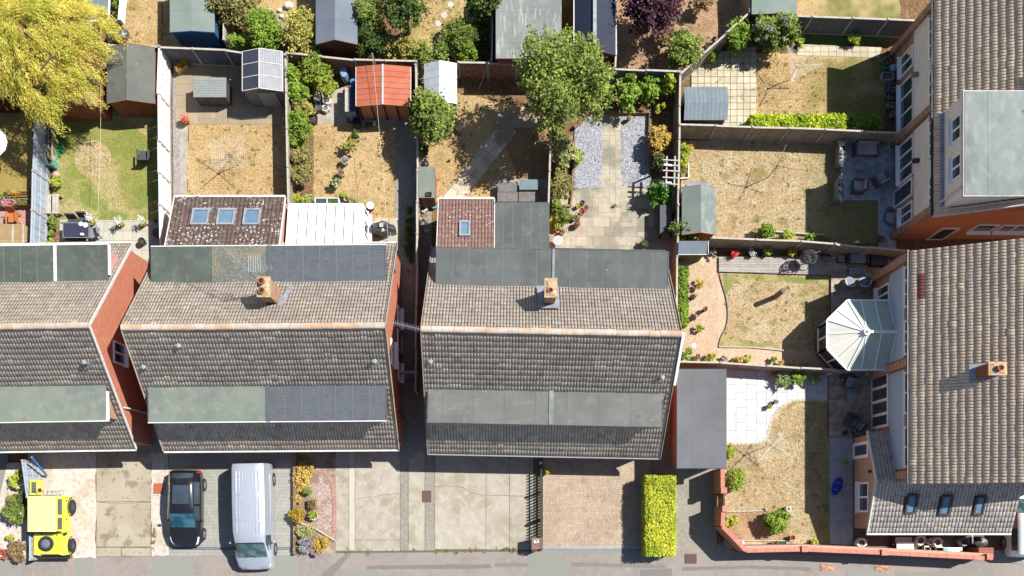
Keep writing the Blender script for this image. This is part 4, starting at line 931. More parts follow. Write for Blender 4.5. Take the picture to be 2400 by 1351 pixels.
MB().tube([(20.55, 14.6, 6.9), (20.4, 14.45, 5.1)], .04).build('drainpipe', whitew, hD)
MB().box(20.42, 20.6, 14.25, 18.65, 5.04, 5.16).build('flashing', lead, hD)
MB().box(20.0, 20.3, 17.05, 17.25, 3.0, 3.2).build('wall_lamp', black, hD)
MB().box(20.0, 20.3, 21.3, 21.5, 2.9, 3.1).build('security_light', greyplastic, hD)
window(hD, 'y', ya - .02, -1, 23.4, 24.5, 1.6, 2.7, 1, 1); window(hD, 'y', ya - .02, -1, 24.7, 26.2, 1.6, 2.6, 2, 1); window(hD, 'y', ya - .02, -1, 21.9, 22.8, .1, 2.1, 1, 1, name='door', sill=False)
chD = chimney('brick_chimney', 'guessed brick chimney unseen beyond the right edge, added for its shadow on the roof', (25.35, 19.75), 1.2, .8, 6.2, 8.6, brickR, [(0, 0, .14, .2)], headm)  # unseen past the right edge; added so its shadow lands on the roof
aD = aerial((24.6, 18.1, 8.0), 182, .95, 7, .9, 'small dark aerial over the pale streaked dormer roof')

# lower right house
hE = thing('terraced_house', (25, 7, 0), 'lower right terraced house with brown roof, blue-grey cladding and a red patch of tiles', 'house')
Xw = 19.17; ya, yb_ = 1.45, 12.15
MB().box(Xw, 28, ya, yb_, 0, 4.9).build('wall', brickB, hE)
MB().prismY([(Xw, 4.9), (23.6, 7.0), (28, 4.9)], ya, yb_).build('gable', brickO, hE)
def redpatch(u, v): return tilenew if (1.15 < u < 2.3 and .3 < v < .6) else None
rE = east_roof(hE, 19.06, 4.93, 1.28, 12.25, 23.6, tilel, special=redpatch)
MB().box(18.97, 19.06, 1.3, 12.3, 4.8, 4.91).build('gutter', black, hE)
for y0, y1 in ((7.35, 11.75), (2.05, 6.8)): MB().box(Xw - .05, Xw, y0, y1, 2.45, 4.2).build('cladding', renderblue, hE)
for y in (7.05, 12.0, 1.75): fin(hE, Xw, y, .36, 4.85)
for a, b_, n in ((9.7, 11.65, 3), (7.45, 9.1, 3), (4.65, 6.65, 2), (2.1, 4.05, 2)): window(hE, 'x', Xw, -1, a, b_, 4.22, 4.86, n, 1, sill=False)
MB().box(Xw - .1, Xw, 2.05, 6.8, 4.16, 4.215).build('sill', white, hE); MB().box(Xw - .1, Xw, 7.4, 11.75, 4.16, 4.215).build('sill', white, hE)
window(hE, 'x', Xw, -1, 10.45, 11.4, .9, 2.4, 2, 1); window(hE, 'x', Xw, -1, 4.25, 7.0, .08, 2.3, 4, 1, fr=.14, name='patio_doors', sill=False)
che = chimney('brick_chimney', 'tall brick chimney with one pot casting a long shadow on the lower right roof', (21.9, 6.35), .72, .5, 5.9, 7.5, brickR, [(.02, 0, .13, .2)], headm)
MB().plate([(21.3, 5.95, 6.09), (22.4, 5.95, 6.64), (22.4, 6.75, 6.64), (21.3, 6.75, 6.09)], .02).build('flashing', lead, che)

# cream brick extension with three rooflights
t = thing('house_extension', (21.7, 1.5, 0), 'cream brick gabled extension with three blue rooflights, white door and window', 'extension')
MB().prismX([(-.85, 0), (3.85, 0), (3.85, 2.35), (1.5, 3.38), (-.85, 2.35)][::-1], 18.25, 25.1).build('wall', brickC, t)
L = math.hypot(2.6, 1.15); ev = Vector((0, 2.6, 1.15)) / L
mb = MB(); mb.plate([(18.1, -1.05, 2.27), (25.25, -1.05, 2.27), (25.25, 1.55, 3.42), (18.1, 1.55, 3.42)], .1); mb.plate([(18.1, 4.0, 2.27), (19.16, 4.0, 2.27), (19.16, 1.55, 3.42), (18.1, 1.55, 3.42)], .1)
rf = mb.build('roof', tiled, t)
fz = lambda x, y: 2.28 + 1.15 * (y + 1.05) / 2.6
hol = []; cs = []
for (a, b1, c_, d_) in ((2118, 1158, 2152, 1203), (2197, 1160, 2233, 1206), (2278, 1162, 2312, 1206)):
    c = plane_pt((a + c_) / 2, (b1 + d_) / 2, fz); p, q = plane_pt(a, d_, fz), plane_pt(c_, b1, fz); cs.append((c, q.x - p.x, (q - p).dot(ev))); u = c.x - 18.1; v_ = (c - Vector((c.x, -1.05, 2.28))).length
    hol.append((u - cs[-1][1] / 2, u + cs[-1][1] / 2, v_ - cs[-1][2] / 2, v_ + cs[-1][2] / 2))
tilex = mat('pale_speckled_tile', S(206, 196, 186), ('i', .2), ('n', 6, .5, .66, S(150, 140, 132), .7), ('v', 7, .3, S(236, 232, 226), .8, .8), rough=.95, bump=(.5, 30, .02), spec=.15)
tiles(rf, (18.1, -1.05, 2.28), (1, 0, 0), ev, 7.15, L, tilex, tw=.17, gauge=.29, holes=hol, ind=200, rolls=1)
tiles(rf, (19.16, 4.0, 2.28), (-1, 0, 0), Vector((0, -2.45, 1.15)).normalized(), 1.06, math.hypot(2.45, 1.15), tilex, tw=.17, gauge=.29, ind=60, rolls=1)
for c, w_, l_ in cs: rooflight(rf, c, w_, l_, (1, 0, 0), ev, fm=plasticdk, gm=glassblue)
for a, b_ in (((18.07, -1.05, 2.3), (18.07, 1.55, 3.45)), ((18.07, 4.0, 2.3), (18.07, 1.55, 3.45))): MB().beam(a, b_, .06, .16).build('bargeboard', whitew, t)
MB().beam((18.05, -1.11, 2.24), (25.25, -1.11, 2.24), .09, .09).build('gutter', whitew, t)
window(t, 'x', 18.25, -1, 2.72, 3.55, .05, 2.1, 1, 1, fr=.16, name='door', sill=False); window(t, 'x', 18.25, -1, -.02, 1.5, .85, 2.12, 2, 1, fr=.1)
MB().ball((18.15, 2.0, 2.4), .09).build('wall_lamp', black, t)

# octagonal conservatory
t = thing('octagonal_conservatory', (17.8, 8.8, 0), 'octagonal-fronted white conservatory with a cream fan-shaped roof on the lower right house', 'conservatory')
E = [(17.1, 10.5), (16.1, 9.52), (16.1, 8.12), (17.1, 7.08), (19.12, 7.08), (19.12, 10.5)]; hub = Vector((17.68, 8.75, 3.3)); rend = Vector((19.12, 8.75, 3.3))
poly = [(p[0] * .985 + .0 + .27 * (p[0] < 19), p[1]) for p in E]
MB().prism([(17.15, 10.36), (16.24, 9.46), (16.24, 8.18), (17.15, 7.22), (19.12, 7.22), (19.12, 10.36)], 0, .5).build('dwarf_wall', brickR, t)
In = [Vector((17.15, 10.36)), Vector((16.24, 9.46)), Vector((16.24, 8.18)), Vector((17.15, 7.22))]
segs = list(zip(In, In[1:])) + [(In[3], Vector((19.12, 7.22))), (Vector((19.12, 10.36)), In[0])]
for a, b_ in segs:
    f = MB(); n = 2 if (b_ - a).length < 1.6 else 3
    f.beam((*a, .55), (*b_, .55), .1, .1); f.beam((*a, 2.2), (*b_, 2.2), .1, .14); f.beam((*a, 1.75), (*b_, 1.75), .06, .06)
    for i in range(n + 1):
        p = a.lerp(b_, i / n); f.beam((*p, .5), (*p, 2.25), .09)
    w_ = f.build('window_frame', white, t)
    for i in range(n):
        p, q = a.lerp(b_, (i + .06) / n), a.lerp(b_, (i + .94) / n); MB().beam((*p, 1.38), (*q, 1.38), .03, 1.5).build('pane', glass, w_)
Ev = [Vector((*p, 2.3)) for p in E]
poly_cream = mat('cream_roof_pane', S(244, 243, 228, 1.15), ('n', 1.5, .48, .64, S(230, 232, 214, 1.15), .5), ('r', .02), rough=.35, spec=.5)
poly_shade = mat('shade_toned_roof_pane', S(196, 212, 200, 1.3), ('n', 1.8, .5, .62, S(170, 186, 150, 1.3), .5), ('r', .03), rough=.3, spec=.5)  # same cream panes, with the house's shade mixed into their colour
bars = []
def fan(a, b_, n, m):
    for i in range(n):
        p, q = a.lerp(b_, i / n), a.lerp(b_, (i + 1) / n); MB().plate([p, q, hub], .03).build('roof_pane', m, t); bars.append((p, hub))
for i in range(3): fan(Ev[i], Ev[i + 1], 2, poly_cream)
bars.append((Ev[3], hub))
def side(e0, e1, n):
    MB().plate([e0, e0.lerp(e1, 1 / n), hub], .03).build('roof_pane', poly_shade, t)
    prev = (e0.lerp(e1, 1 / n), hub)
    for i in range(1, n):
        a = e0.lerp(e1, (i + 1) / n); r_ = hub.lerp(rend, i / (n - 1)); MB().plate([prev[0], a, r_, prev[1]], .03).build('roof_pane', poly_shade, t); bars.append(prev); prev = (a, r_)
    bars.append(prev)
side(Ev[3], Ev[4], 3); side(Ev[0], Ev[5], 3)
for a, b_ in bars: MB().beam(a + Vector((0, 0, .015)), b_ + Vector((0, 0, .015)), .045, .05).build('glazing_bar', white, t)
MB().beam(hub + Vector((-.05, 0, .05)), rend + Vector((0, 0, .05)), .12, .1).build('ridge_cap', white, t)
MB().lathe(hub, [(.17, .0), (.17, .07), (.1, .11), (.04, .2), (.01, .22)], 10).build('finial', white, t)
g = MB()
for i in range(-1, 4):
    a, b_ = (Ev[5] if i < 0 else Ev[i]), Ev[i + 1]
    g.beam(a - Vector((0, 0, .03)), b_ - Vector((0, 0, .03)), .11, .08)
g.build('gutter', white, t)

# flat-roofed garage
t = thing('flat_roof_garage', (9.8, 4.6, 0), 'long grey flat-roofed garage with brick side wall beside the white patio', 'garage')
MB().box(8.68, 10.9, 2.3, 6.95, 0, 2.45).build('wall', brickO, t)
f = MB(); f.box(8.53, 11.02, 2.13, 7.06, 2.42, 2.58); f.build('fascia', plasticdk, t)
felt(t, 8.56, 10.99, 2.16, 7.03, 2.58, mat('garage_felt', S(118, 121, 125), ('n', .7, .42, .62, S(106, 109, 113), .7), ('n', 50, .5, .7, S(158, 160, 162), .4), ('r', .06), rough=.95, bump=(.3, 50), spec=.2), .83)
MB().box(9.0, 10.6, 2.24, 2.3, .05, 2.1).build('garage_door', white, t)

# ---------------------------------------------------------------- fences
FCACHE = {}
def fence(pts, h, label, style, side=1, closed_h=None, group=None, post=postm, bay=1.85, name='panel_fence', pitch=None):
    """Posts and panels along a line given in pixels at the top of the fence."""
    P = [Vector(W(a, b, h)) for a, b in pts]
    t = thing(name, (P[0].x, P[0].y, 0), label, 'fence', group)
    st = {'white': (fencew, .55, 0), 'blue': (fenceb, .36, 0), 'grey': (fenceg, .1, 1), 'slate': (fencedk, .1, 1), 'brown': (fencebr, .38, 0), 'brownv': (fencebr, .12, 1), 'lap': (fenceg, .1, 1)}[style]
    m, bw, fine = st; bw = pitch or bw
    for a, b_ in zip(P, P[1:]):
        L = (b_ - a).length; n = max(1, round(L / bay)); d = (b_ - a) / L; bl = L / n - .1
        ang = math.atan2(d.y, d.x); key = (style, round(bl, 2), round(h, 2), bw)
        if key not in FCACHE:
            mb = MB(); k = max(2, round(bl / bw)); s = bl / k
            for i in range(k):
                mb.box(i * s + .003, (i + 1) * s - (.004 if fine else .02), -.012 - (.008 if i % 2 else 0), .010 + (.006 if i % 2 else 0), .16, h - .06 + (random.uniform(-.006, .006) if fine else 0))
            gb = MB(); gb.box(0, bl, -.03, .03, -.02, .16); rl = MB()
            for z in (.3, h * .52, h - .25): rl.box(0, bl, .018, .055, z - .04, z + .04)
            cp = MB(); cp.box(0, bl, -.045, .045, h - .06, h - .025)
            FCACHE[key] = (mb.mesh('fence_panel', m), gb.mesh('gravel_board', postm if style != 'brown' else fencebr), rl.mesh('rail', m), cp.mesh('capping', railm if style not in ('white', 'blue') else m))
        meP, meG, meR, meC = FCACHE[key]
        for i in range(n):
            p = a + d * (i * L / n + .05); rm = Matrix.Rotation(ang + random.uniform(-.012, .012), 3, 'Z') @ Matrix.Rotation(random.uniform(-.012, .012), 3, 'X')
            o = inst('fence_panel', meP, t, (p.x, p.y, 0), rm)
            for nm, me in (('gravel_board', meG), ('rail', meR), ('capping', meC)):
                c = bpy.data.objects.new(nm, me); col.objects.link(c); c.parent = o
        for i in range(n + 1):
            p = a + d * (i * L / n)
            if ('post', h) not in FCACHE: FCACHE[('post', h)] = MB().box(-.05, .05, -.05, .05, -.1, h + .03).mesh('fence_post', post)
            if i < n or b_ is P[-1]: inst('fence_post', FCACHE[('post', h)], t, (p.x, p.y, 0), Matrix.Rotation(ang, 3, 'Z'))
    return t
fence([(373, 110), (370, 220), (371, 330), (373, 480), (376, 585)], 1.8, 'white painted board fence between the green lawn and the garden with a storage box', 'white')
fence([(81, 250), (77, 400), (72, 585)], 1.75, 'blue-grey board fence left of the patchy green lawn', 'blue')
fence([(255, 105), (372, 108)], 1.8, 'dark brown fence behind the shed with the grey ridge roof', 'brownv')
fence([(374, 110), (528, 118), (566, 124), (668, 128)], 1.8, 'slate-grey ribbed fence behind the storage box patio', 'slate')
fence([(672, 124), (832, 140), (975, 144)], 1.7, 'brown board fence behind the orange-roofed shed', 'brownv')
fence([(669, 130), (672, 300), (676, 480)], 1.6, 'narrow fence overgrown with climbers right of the spinning-dryer lawn', 'grey')
fence([(974, 152), (975, 238)], 1.7, 'short fence between the orange-roofed shed and the pale metal shed', 'grey')
fence([(974, 245), (978, 400), (977, 620), (975, 720), (974, 915)], 1.7, 'long fence down the passage between the two central pairs of houses', 'lap')
fence([(1075, 146), (1210, 149), (1440, 161)], 1.75, 'brown wide-boarded fence behind the big loose tree', 'brown')
fence([(1292, 315), (1289, 400), (1286, 478)], 1.6, 'fence between the dry lawn and the sandstone patio', 'lap')
fence([(1440, 161), (1592, 168)], 1.75, 'dark fence behind the sandstone patio garden shrubs', 'slate')
fence([(1594, 170), (1591, 480), (1588, 600), (1586, 862)], 1.7, 'long white-capped fence running down right of the sandstone patio', 'lap')
fence([(1596, 172), (1758, 28)], 1.7, 'diagonal fence beside the cream slab patio', 'grey')
fence([(1758, 27), (1810, 35), (2000, 42), (2165, 48)], 1.75, 'dark fence across the top right behind the silver-tipped bush', 'slate')
fence([(1755, -60), (1758, 22)], 1.75, 'short fence left of the grey shed roof at the top edge', 'grey')
fence([(1594, 292), (1850, 300), (2108, 311)], 1.75, 'weathered fence below the golden clipped hedge, above the straw lawn', 'grey')
fence([(1667, 557), (1880, 566), (1958, 572)], 1.6, 'weathered fence along the pale deck strip', 'grey')
fence([(1960, 572), (2122, 588)], 1.8, 'grey fence behind the garden sofa on the dark deck', 'grey')
fence([(1590, 848), (1690, 850), (1800, 858), (1960, 868)], 1.5, 'low brown fence between the gravel garden and the white patio', 'grey')
fence([(1962, 868), (2085, 868)], 1.5, 'short fence in front of the octagonal conservatory', 'grey')
fence([(1156, -60), (1151, 142)], 1.7, 'ivy-grown fence left of the big grey workshop roof', 'grey')
fence([(1446, 85), (1441, 158)], 1.7, 'short fence right of the navy roof', 'grey')
fence([(525, -40), (524, 92)], 1.7, 'short fence right of the green-roofed shed', 'grey')
fence([(846, -60), (843, 62)], 1.7, 'dark fence right of the long slate shed roof', 'brownv')
fence([(52, 1080), (63, 1165)], 1.8, 'tall blue-grey front fence beside the yellow car door', 'blue')
fence([(66, 1172), (69, 1250), (70, 1312)], 1.0, 'low blue-grey fence between the shrub bed and the yellow car', 'blue')
fence([(935, 872), (976, 872)], 1.7, 'gate-like fence across the passage between the two pairs', 'lap')

# picket fence between the concrete and the buff block drive
t = thing('picket_fence', (*W(1264, 1190), 0), 'black picket fence between the concrete drive and the buff block drive', 'fence')
a, b_ = Vector(W(1268, 1085, 1.1)), Vector(W(1268, 1288, 1.1)); L = (b_ - a).length; d = (b_ - a) / L; n = int(L / .155)
mp = MB().box(-.012, .012, -.035, .035, .05, 1.1).mesh('picket', black)
for i in range(n): p = a + d * (i * .155 + .05); inst('picket', mp, t, (p.x, p.y, 0))
for z in (.3, .9): MB().beam((a.x + .03, a.y, z), (b_.x + .03, b_.y, z), .07, .03).build('rail', black, t)
for f_ in (0, .33, .66, 1): p = a + d * L * f_; MB().box(p.x - .04, p.x + .05, p.y - .05, p.y + .05, 0, 1.2).build('post', whitew if f_ == 0 else black, t)

# coral-topped brick wall round the corner garden
t = thing('garden_wall', (*W(1700, 1240), 0), 'brick boundary wall with coral coping round the corner garden', 'wall')
ledge = mat('pale_brick_ledge', S(222, 178, 156, 1.5), ('n', 8, .45, .62, S(198, 150, 128, 1.5), .6), rough=.95)
def bwall(pts, h, w=.18, inner=1):
    P = [Vector(W(a, b, h)) for a, b in pts]
    for a, b_ in zip(P, P[1:]):
        L = (b_ - a).length; MB().beam((*a, (h - .06) / 2), (*b_, (h - .06) / 2), w, h - .06).build('wall_section', brickO, t); nv = Vector((-(b_ - a).y, (b_ - a).x)) / L * (w / 2 + .06)
        if inner and a.y < -1.8 and b_.y < -1.5: MB().beam((*(a + nv), (h - .22) / 2), (*(b_ + nv), (h - .22) / 2), .16, h - .22).build('inner_wall', ledge, t)
        n = max(1, round(L / .45)); d = (b_ - a) / n
        for i in range(n):
            p, q = a + d * (i + .01), a + d * (i + .99); MB().beam((*p, h - .03 + (i % 2) * .003), (*q, h - .03 + (i % 2) * .003), w + .03, .06).build('coping_stone', coral, t)
bwall([(1694, 1098), (1694, 1148)], 1.85); bwall([(1696, 1192), (1694, 1234), (1749, 1291), (1885, 1288)], 1.85); bwall([(1885, 1288), (2070, 1296), (2326, 1309)], 1.85)
for px, py in ((1696, 1150), (1699, 1193), (1885, 1287), (2072, 1295), (2318, 1305)):
    x, y = W(px, py, 1.85); MB().box(x - .13, x + .13, y - .13, y + .13, 0, 1.9).build('pier', brickO, t); MB().box(x - .15, x + .15, y - .15, y + .15, 1.9, 1.96).build('pier_cap', coral, t)
x, y = W(2308, 1295, 1.1); MB().box(x - .4, x + .35, y - .3, y + .25, 0, 1.3).build('end_pier', brickR, t)
t = thing('garden_gate', (*W(1698, 1170, 1.3), 0), 'brown timber gate in the coral-topped wall', 'gate')
x, y0 = W(1697, 1189, 1.35); _, y1 = W(1697, 1154, 1.35); k = 7; s = (y1 - y0) / k
for i in range(k): MB().box(x - .02, x + .01, y0 + i * s + .005, y0 + (i + 1) * s - .005, .08, 1.35).build('gate_board', sleeper, t)
MB().box(x + .01, x + .05, y0, y1, .3, .4).build('ledge', sleeper, t); MB().box(x + .01, x + .05, y0, y1, 1.05, 1.15).build('ledge', sleeper, t)
# low kerbs and sleepers
def edging(pts, label, h=.12, w=.09, m=sleeper, name='bed_edging'):
    P = [Vector(W(a, b, h)) for a, b in pts]; t = thing(name, (P[0].x, P[0].y, 0), label, 'edging')
    for a, b_ in zip(P, P[1:]): MB().beam((*a, h / 2 - .02), (*b_, h / 2 - .02), w, h + .04).build('edging_board', m, t)
edging([(1345, 330), (1342, 440)], 'timber edging between the golden-leaved bush and the grey chippings', .2, .1)
edging([(1342, 440), (1338, 482)], 'timber edging left of the sandstone patio below the chippings', .2, .1)
edging([(1346, 298), (1380, 262), (1520, 262)], 'dark sleeper edging behind the grey chippings', .28, .14)
edging([(1525, 262), (1522, 330), (1524, 388), (1535, 390)], 'right-hand sleeper edging of the chippings bed', .28, .14)
edging([(1302, 482), (1338, 482)], 'short sleeper below the left shrub bed of the sandstone patio', .2, .1)
edging([(1594, 418), (1614, 417), (1614, 380)], 'pale board edging round the lime shrub by the long fence', .15, .06, whitew)
edging([(1813, 542), (1943, 552)], 'pale board edging in front of the lime plants under the fence', .2, .08, railm)
edging([(1686, 813), (1762, 814), (1842, 822)], 'pale timber strip at the foot of the striped lawn', .1, .06, railm)
q = spline([(1685, 640), (1693, 668), (1702, 700), (1706, 735), (1702, 765), (1690, 790), (1684, 813)], 3)
edging(q, 'curved dark metal lawn edging beside the beige gravel', .07, .03, black)
q = spline([(1700, 1041), (1758, 1041), (1780, 1038), (1797, 1027), (1802, 1010), (1806, 990), (1817, 968), (1837, 951), (1857, 941), (1880, 938), (1944, 941)], 2)
t = thing('stone_edging', (*W(1800, 1000), 0), 'curved row of pale setts edging the white patio', 'edging'); P = [Vector(W(a, b)) for a, b in q]
acc = 0
for a, b_ in zip(P, P[1:]):
    L = (b_ - a).length; n = max(1, round(L / .2)); dd = (b_ - a) / n
    for i in range(n): MB().beam((*(a + dd * (i + .04)), .01), (*(a + dd * (i + .94)), .01), .12, .05).build('sett', slabpale, t)
edging([(1702, 1200), (1800, 1197)], 'pale board across the corner flower bed', .1, .06, railm)
edging([(1722, 1267), (1868, 1268)], 'second pale board along the coral-topped wall', .1, .06, railm)
edging([(690, 1062), (690, 1300)], 'dark wall edge of the planted front bed', .35, .14, sleeper)
edging([(700, 1225), (740, 1240), (786, 1268)], 'diagonal timber edging in the planted front bed', .15, .08, railm)
q = spline([(740, 1100), (762, 1108), (778, 1130), (784, 1170), (784, 1255)], 3)
t = thing('brick_edging', (*W(780, 1180), 0), 'curved brick edging round the pink gravel of the front bed', 'edging'); P = [Vector(W(a, b)) for a, b in q]
for a, b_ in zip(P, P[1:]):
    L = (b_ - a).length; n = max(1, round(L / .12)); dd = (b_ - a) / n
    for i in range(n): MB().beam((*(a + dd * (i + .06)), .015), (*(a + dd * (i + .94)), .015), .21, .06).build('brick', brickpink, t)
t = thing('brick_edging', (*W(750, 1235), 0), 'straight brick edging low in the planted front bed', 'edging'); a, b_ = Vector(W(712, 1222)), Vector(W(778, 1258)); n = 13; dd = (b_ - a) / n
for i in range(n): MB().beam((*(a + dd * (i + .06)), .015), (*(a + dd * (i + .94)), .015), .21, .06).build('brick', brickpink, t)

# grey chippings
sheet('gravel_bed', [(1346, 300), (1382, 266), (1412, 266), (1412, 412), (1402, 416), (1390, 430), (1378, 444), (1345, 446)], .016, gravelgrey)
sheet('gravel_bed', [(1455, 262), (1522, 262), (1522, 388), (1528, 420), (1520, 440), (1490, 442), (1478, 430), (1466, 418), (1455, 411)], .016, gravelgrey)
def stones(px0, py0, px1, py1, n, s, m, parent=None, z=.02):
    x0, y1 = W(px0, py0); x1, y0 = W(px1, py1); v = []; f = []; base = np.array([(1, 0, 0), (0, 1, 0), (-1, 0, 0), (0, -1, 0), (0, 0, .6)]); fb = np.array([(0, 1, 4), (1, 2, 4), (2, 3, 4), (3, 0, 4)])
    for i in range(n):
        a = random.random() * 6.28; c, s_ = math.cos(a), math.sin(a); k = s * random.uniform(.5, 1.3); b = base * np.array([k, k * random.uniform(.4, .9), k * .8])
        b = np.stack([b[:, 0] * c - b[:, 1] * s_, b[:, 0] * s_ + b[:, 1] * c, b[:, 2]], axis=1) + np.array([random.uniform(x0, x1), random.uniform(y0, y1), z]); v.append(b); f.append(fb + 5 * i)
    o = link('stone_chippings', mesh_np('stone_chippings', np.concatenate(v), np.concatenate(f), m)); tag(o, kind='stuff'); return o
chm = mat('chipping_stone', S(172, 175, 184), ('i', .6), rough=.9)
stones(1348, 300, 1410, 440, 5200, .035, chm); stones(1458, 266, 1520, 436, 5200, .035, chm)
stones(1595, 615, 1684, 845, 2600, .022, mat('gravel_stone', S(226, 196, 166), ('i', .4), rough=.9)); stones(745, 1120, 780, 1240, 900, .025, mat('pink_gravel_stone', S(222, 200, 192), ('i', .35), rough=.9), z=.015)

# ---------------------------------------------------------------- sheds
def shed(label, x0, y0, x1, y1, hE, hR, rm, wm, ridge=None, axis='y', cat='shed', name='garden_shed', step=.9, over=.08, boards=.13, door=True, strips=True, rm2=None, gap=0):
    """Roof corners in pixels at eaves height; ridge in pixels at ridge height."""
    ax, ay = W(x0, y1, hE); bx, by = W(x1, y0, hE); t = thing(name, ((ax + bx) / 2, (ay + by) / 2, 0), label, cat)
    if axis == 'y':
        rx = W(ridge, 0, hR)[0] if ridge is not None else (ax + bx) / 2
        MB().prismY([(ax + over, 0), (bx - over, 0), (bx - over, hE - .06), (rx, hR - .08), (ax + over, hE - .06)], ay + over, by - over).build('wall', wm, t)
        sides = [((ax, hE), (rx, hR)), ((rx, hR), (bx, hE))]
        rf = None
        for (p, q) in sides:
            n = max(1, round((by - ay) / step)) if strips else 1; s = (by - ay) / n
            for i in range(n):
                ay_ = ay; ay = ay + gap
                o = MB().plate([(p[0], ay + i * s, p[1]), (q[0], ay + i * s, q[1]), (q[0], ay + (i + 1) * s + ((.03 if not gap else -2 * gap) if i < n - 1 else -gap), q[1]), (p[0], ay + (i + 1) * s + ((.03 if not gap else -2 * gap) if i < n - 1 else -gap), p[1])], .035 + .006 * (i % 2))
                ay = ay_
                for k in range(len(o.v)): v = o.v[k]; o.v[k] = (v[0], v[1], v[2] + .006 * (i % 2))
                o.build('felt_strip' if strips else 'roof', (rm2 if (rm2 and p[0] == rx) else rm), t)
        for y in (ay - .01, by + .01):
            MB().beam((ax, y, hE - .04), (rx, y, hR - .04), .025, .1).build('bargeboard', wm if wm is not greyplastic else metalg, t); MB().beam((bx, y, hE - .04), (rx, y, hR - .04), .025, .1).build('bargeboard', wm if wm is not greyplastic else metalg, t)
    else:
        ry = W(0, ridge, hR)[1]
        MB().prismX([(ay + over, 0), (by - over, 0), (by - over, hE - .06), (ry, hR - .08), (ay + over, hE - .06)], ax + over, bx - over).build('wall', wm, t)
        for (p, q) in (((ay, hE), (ry, hR)), ((ry, hR), (by, hE))):
            n = max(1, round((bx - ax) / step)); s = (bx - ax) / n
            for i in range(n):
                dz = .01 * (i % 2); MB().plate([(ax + i * s, p[0], p[1] + dz), (ax + (i + 1) * s, p[0], p[1] + dz), (ax + (i + 1) * s, q[0], q[1] + dz), (ax + i * s, q[0], q[1] + dz)], .035).build('roof_panel', rm, t)
    if boards:
        w = MB(); n = int((bx - ax - 2 * over) / boards); s = (bx - ax - 2 * over) / n
        for i in range(n):
            xm = ax + over + (i + .5) * s; top = (hE - .08) if axis == 'x' else (hE + (hR - hE) * (1 - abs(xm - rx) / ((bx - rx) if xm > rx else (rx - ax))) - .13)
            w.box(ax + over + i * s + .006, ax + over + (i + 1) * s - .006, ay + over - .018, ay + over - .001, .05, top)
        tag(w.build('cladding', wm, t), kind='stuff')
        w = MB(); n = max(2, int((hE - .1) / .14)); s = (hE - .12) / n
        for i in range(n):
            w.box(bx - over, bx - over + .016, ay + over, by - over, .04 + i * s, .04 + (i + 1) * s - .01); w.box(ax + over - .016, ax + over, ay + over, by - over, .04 + i * s, .04 + (i + 1) * s - .01)
        tag(w.build('cladding', wm, t), kind='stuff')
    if door:
        xm = (ax + bx) / 2; f = MB()
        for dx in (-.42, .36): f.box(xm + dx, xm + dx + .06, ay + over - .035, ay + over - .018, .08, 1.75)
        f.box(xm - .36, xm + .36, ay + over - .035, ay + over - .018, 1.68, 1.74); f.build('door_frame', wm, t)
    return t
shed('grey-felted shed with brown gable above the patchy green lawn', 250, 112, 363, 243, 1.8, 2.25, feltsh, woodo, 297)
shed('brown shed half hidden under the yellow willow', 118, 150, 230, 250, 1.9, 2.35, mat('brown_felt', S(170, 142, 110), ('n', 4, .45, .6, S(140, 112, 84), .6), rough=.95), woodo, 176)
shed('dark flat shed at the left edge under the willow', -80, 160, 42, 232, 1.9, 2.0, mat('dark_felt', S(70, 74, 80), ('n', 2, .45, .6, S(56, 60, 66), .6), rough=.95), woodd, -20)
bluew = mat('blue_painted_board', S(60, 100, 150), ('i', .1), rough=.8)
shed('green-felted shed with blue walls at the top left', 398, -70, 503, 76, 2.0, 2.15, feltgn, bluew, 449)
shed('long slate-roofed shed with brown gable at the top', 740, -80, 838, 105, 2.1, 2.6, feltbl, woodd, 785)
t = shed('orange panel-roofed shed with light brown front', 835, 158, 962, 249, 1.85, 2.1, orange, woodf, 897, step=.28, gap=.008, boards=0, door=False)
ax, ay = W(835, 249, 1.85); bx, by = W(962, 158, 1.85)
for i in range(5):
    x = ax + .1 + (bx - ax - .2) * i / 4; MB().box(x - .035, x + .035, ay + .03, ay + .075, 0, 1.8).build('frame_post', woodd, t)
MB().box((ax + bx) / 2 - .03, (ax + bx) / 2, ay + .02, ay + .05, .9, 1.1).build('handle', black, t)
MB().beam((W(897, 0, 2.1)[0], ay - .03, 2.12), (W(897, 0, 2.1)[0], by + .03, 2.12), .10, .04).build('ridge_cap', metalw, t)
for x in (ax - .02, bx + .02): MB().beam((x, ay, 1.84), (x, by, 1.84), .03, .05).build('eaves_trim', whitew, t)
t = shed('pale curved-top metal shed under an overhanging branch', 994, 150, 1071, 243, 1.7, 2.05, metalw, greyplastic, 1029, step=.42, gap=.006, boards=0, door=False)
t = thing('workshop', (*W(1238, 40, 2.5), 0), 'big flat grey-felted workshop roof left of the loose tree', 'workshop')
ax, ay = W(1162, 138, 2.5); bx, by = W(1316, -80, 2.5); MB().box(ax + .1, bx - .1, ay + .15, by - .1, 0, 2.4).build('wall', woodo, t)
felt(t, ax, bx, ay, by, 2.5, mat('wrinkled_felt', S(146, 152, 148), ('n', .6, .44, .6, S(126, 132, 128), .8), ('n', 3, .56, .62, S(196, 198, 190), .6, (3, .4, 1)), ('n', 40, .5, .7, S(172, 176, 172), .4), rough=.95, bump=(.4, 20)), .82, alongx=True)
MB().box(ax - .02, bx + .02, ay - .03, ay, 2.36, 2.52).build('fascia', woodd, t)
t = shed('navy gabled roof with a pale ridge at the top centre', 1345, -80, 1444, 130, 2.2, 2.75, navy, woodd, 1394, strips=True, step=2.2, boards=0, door=False)
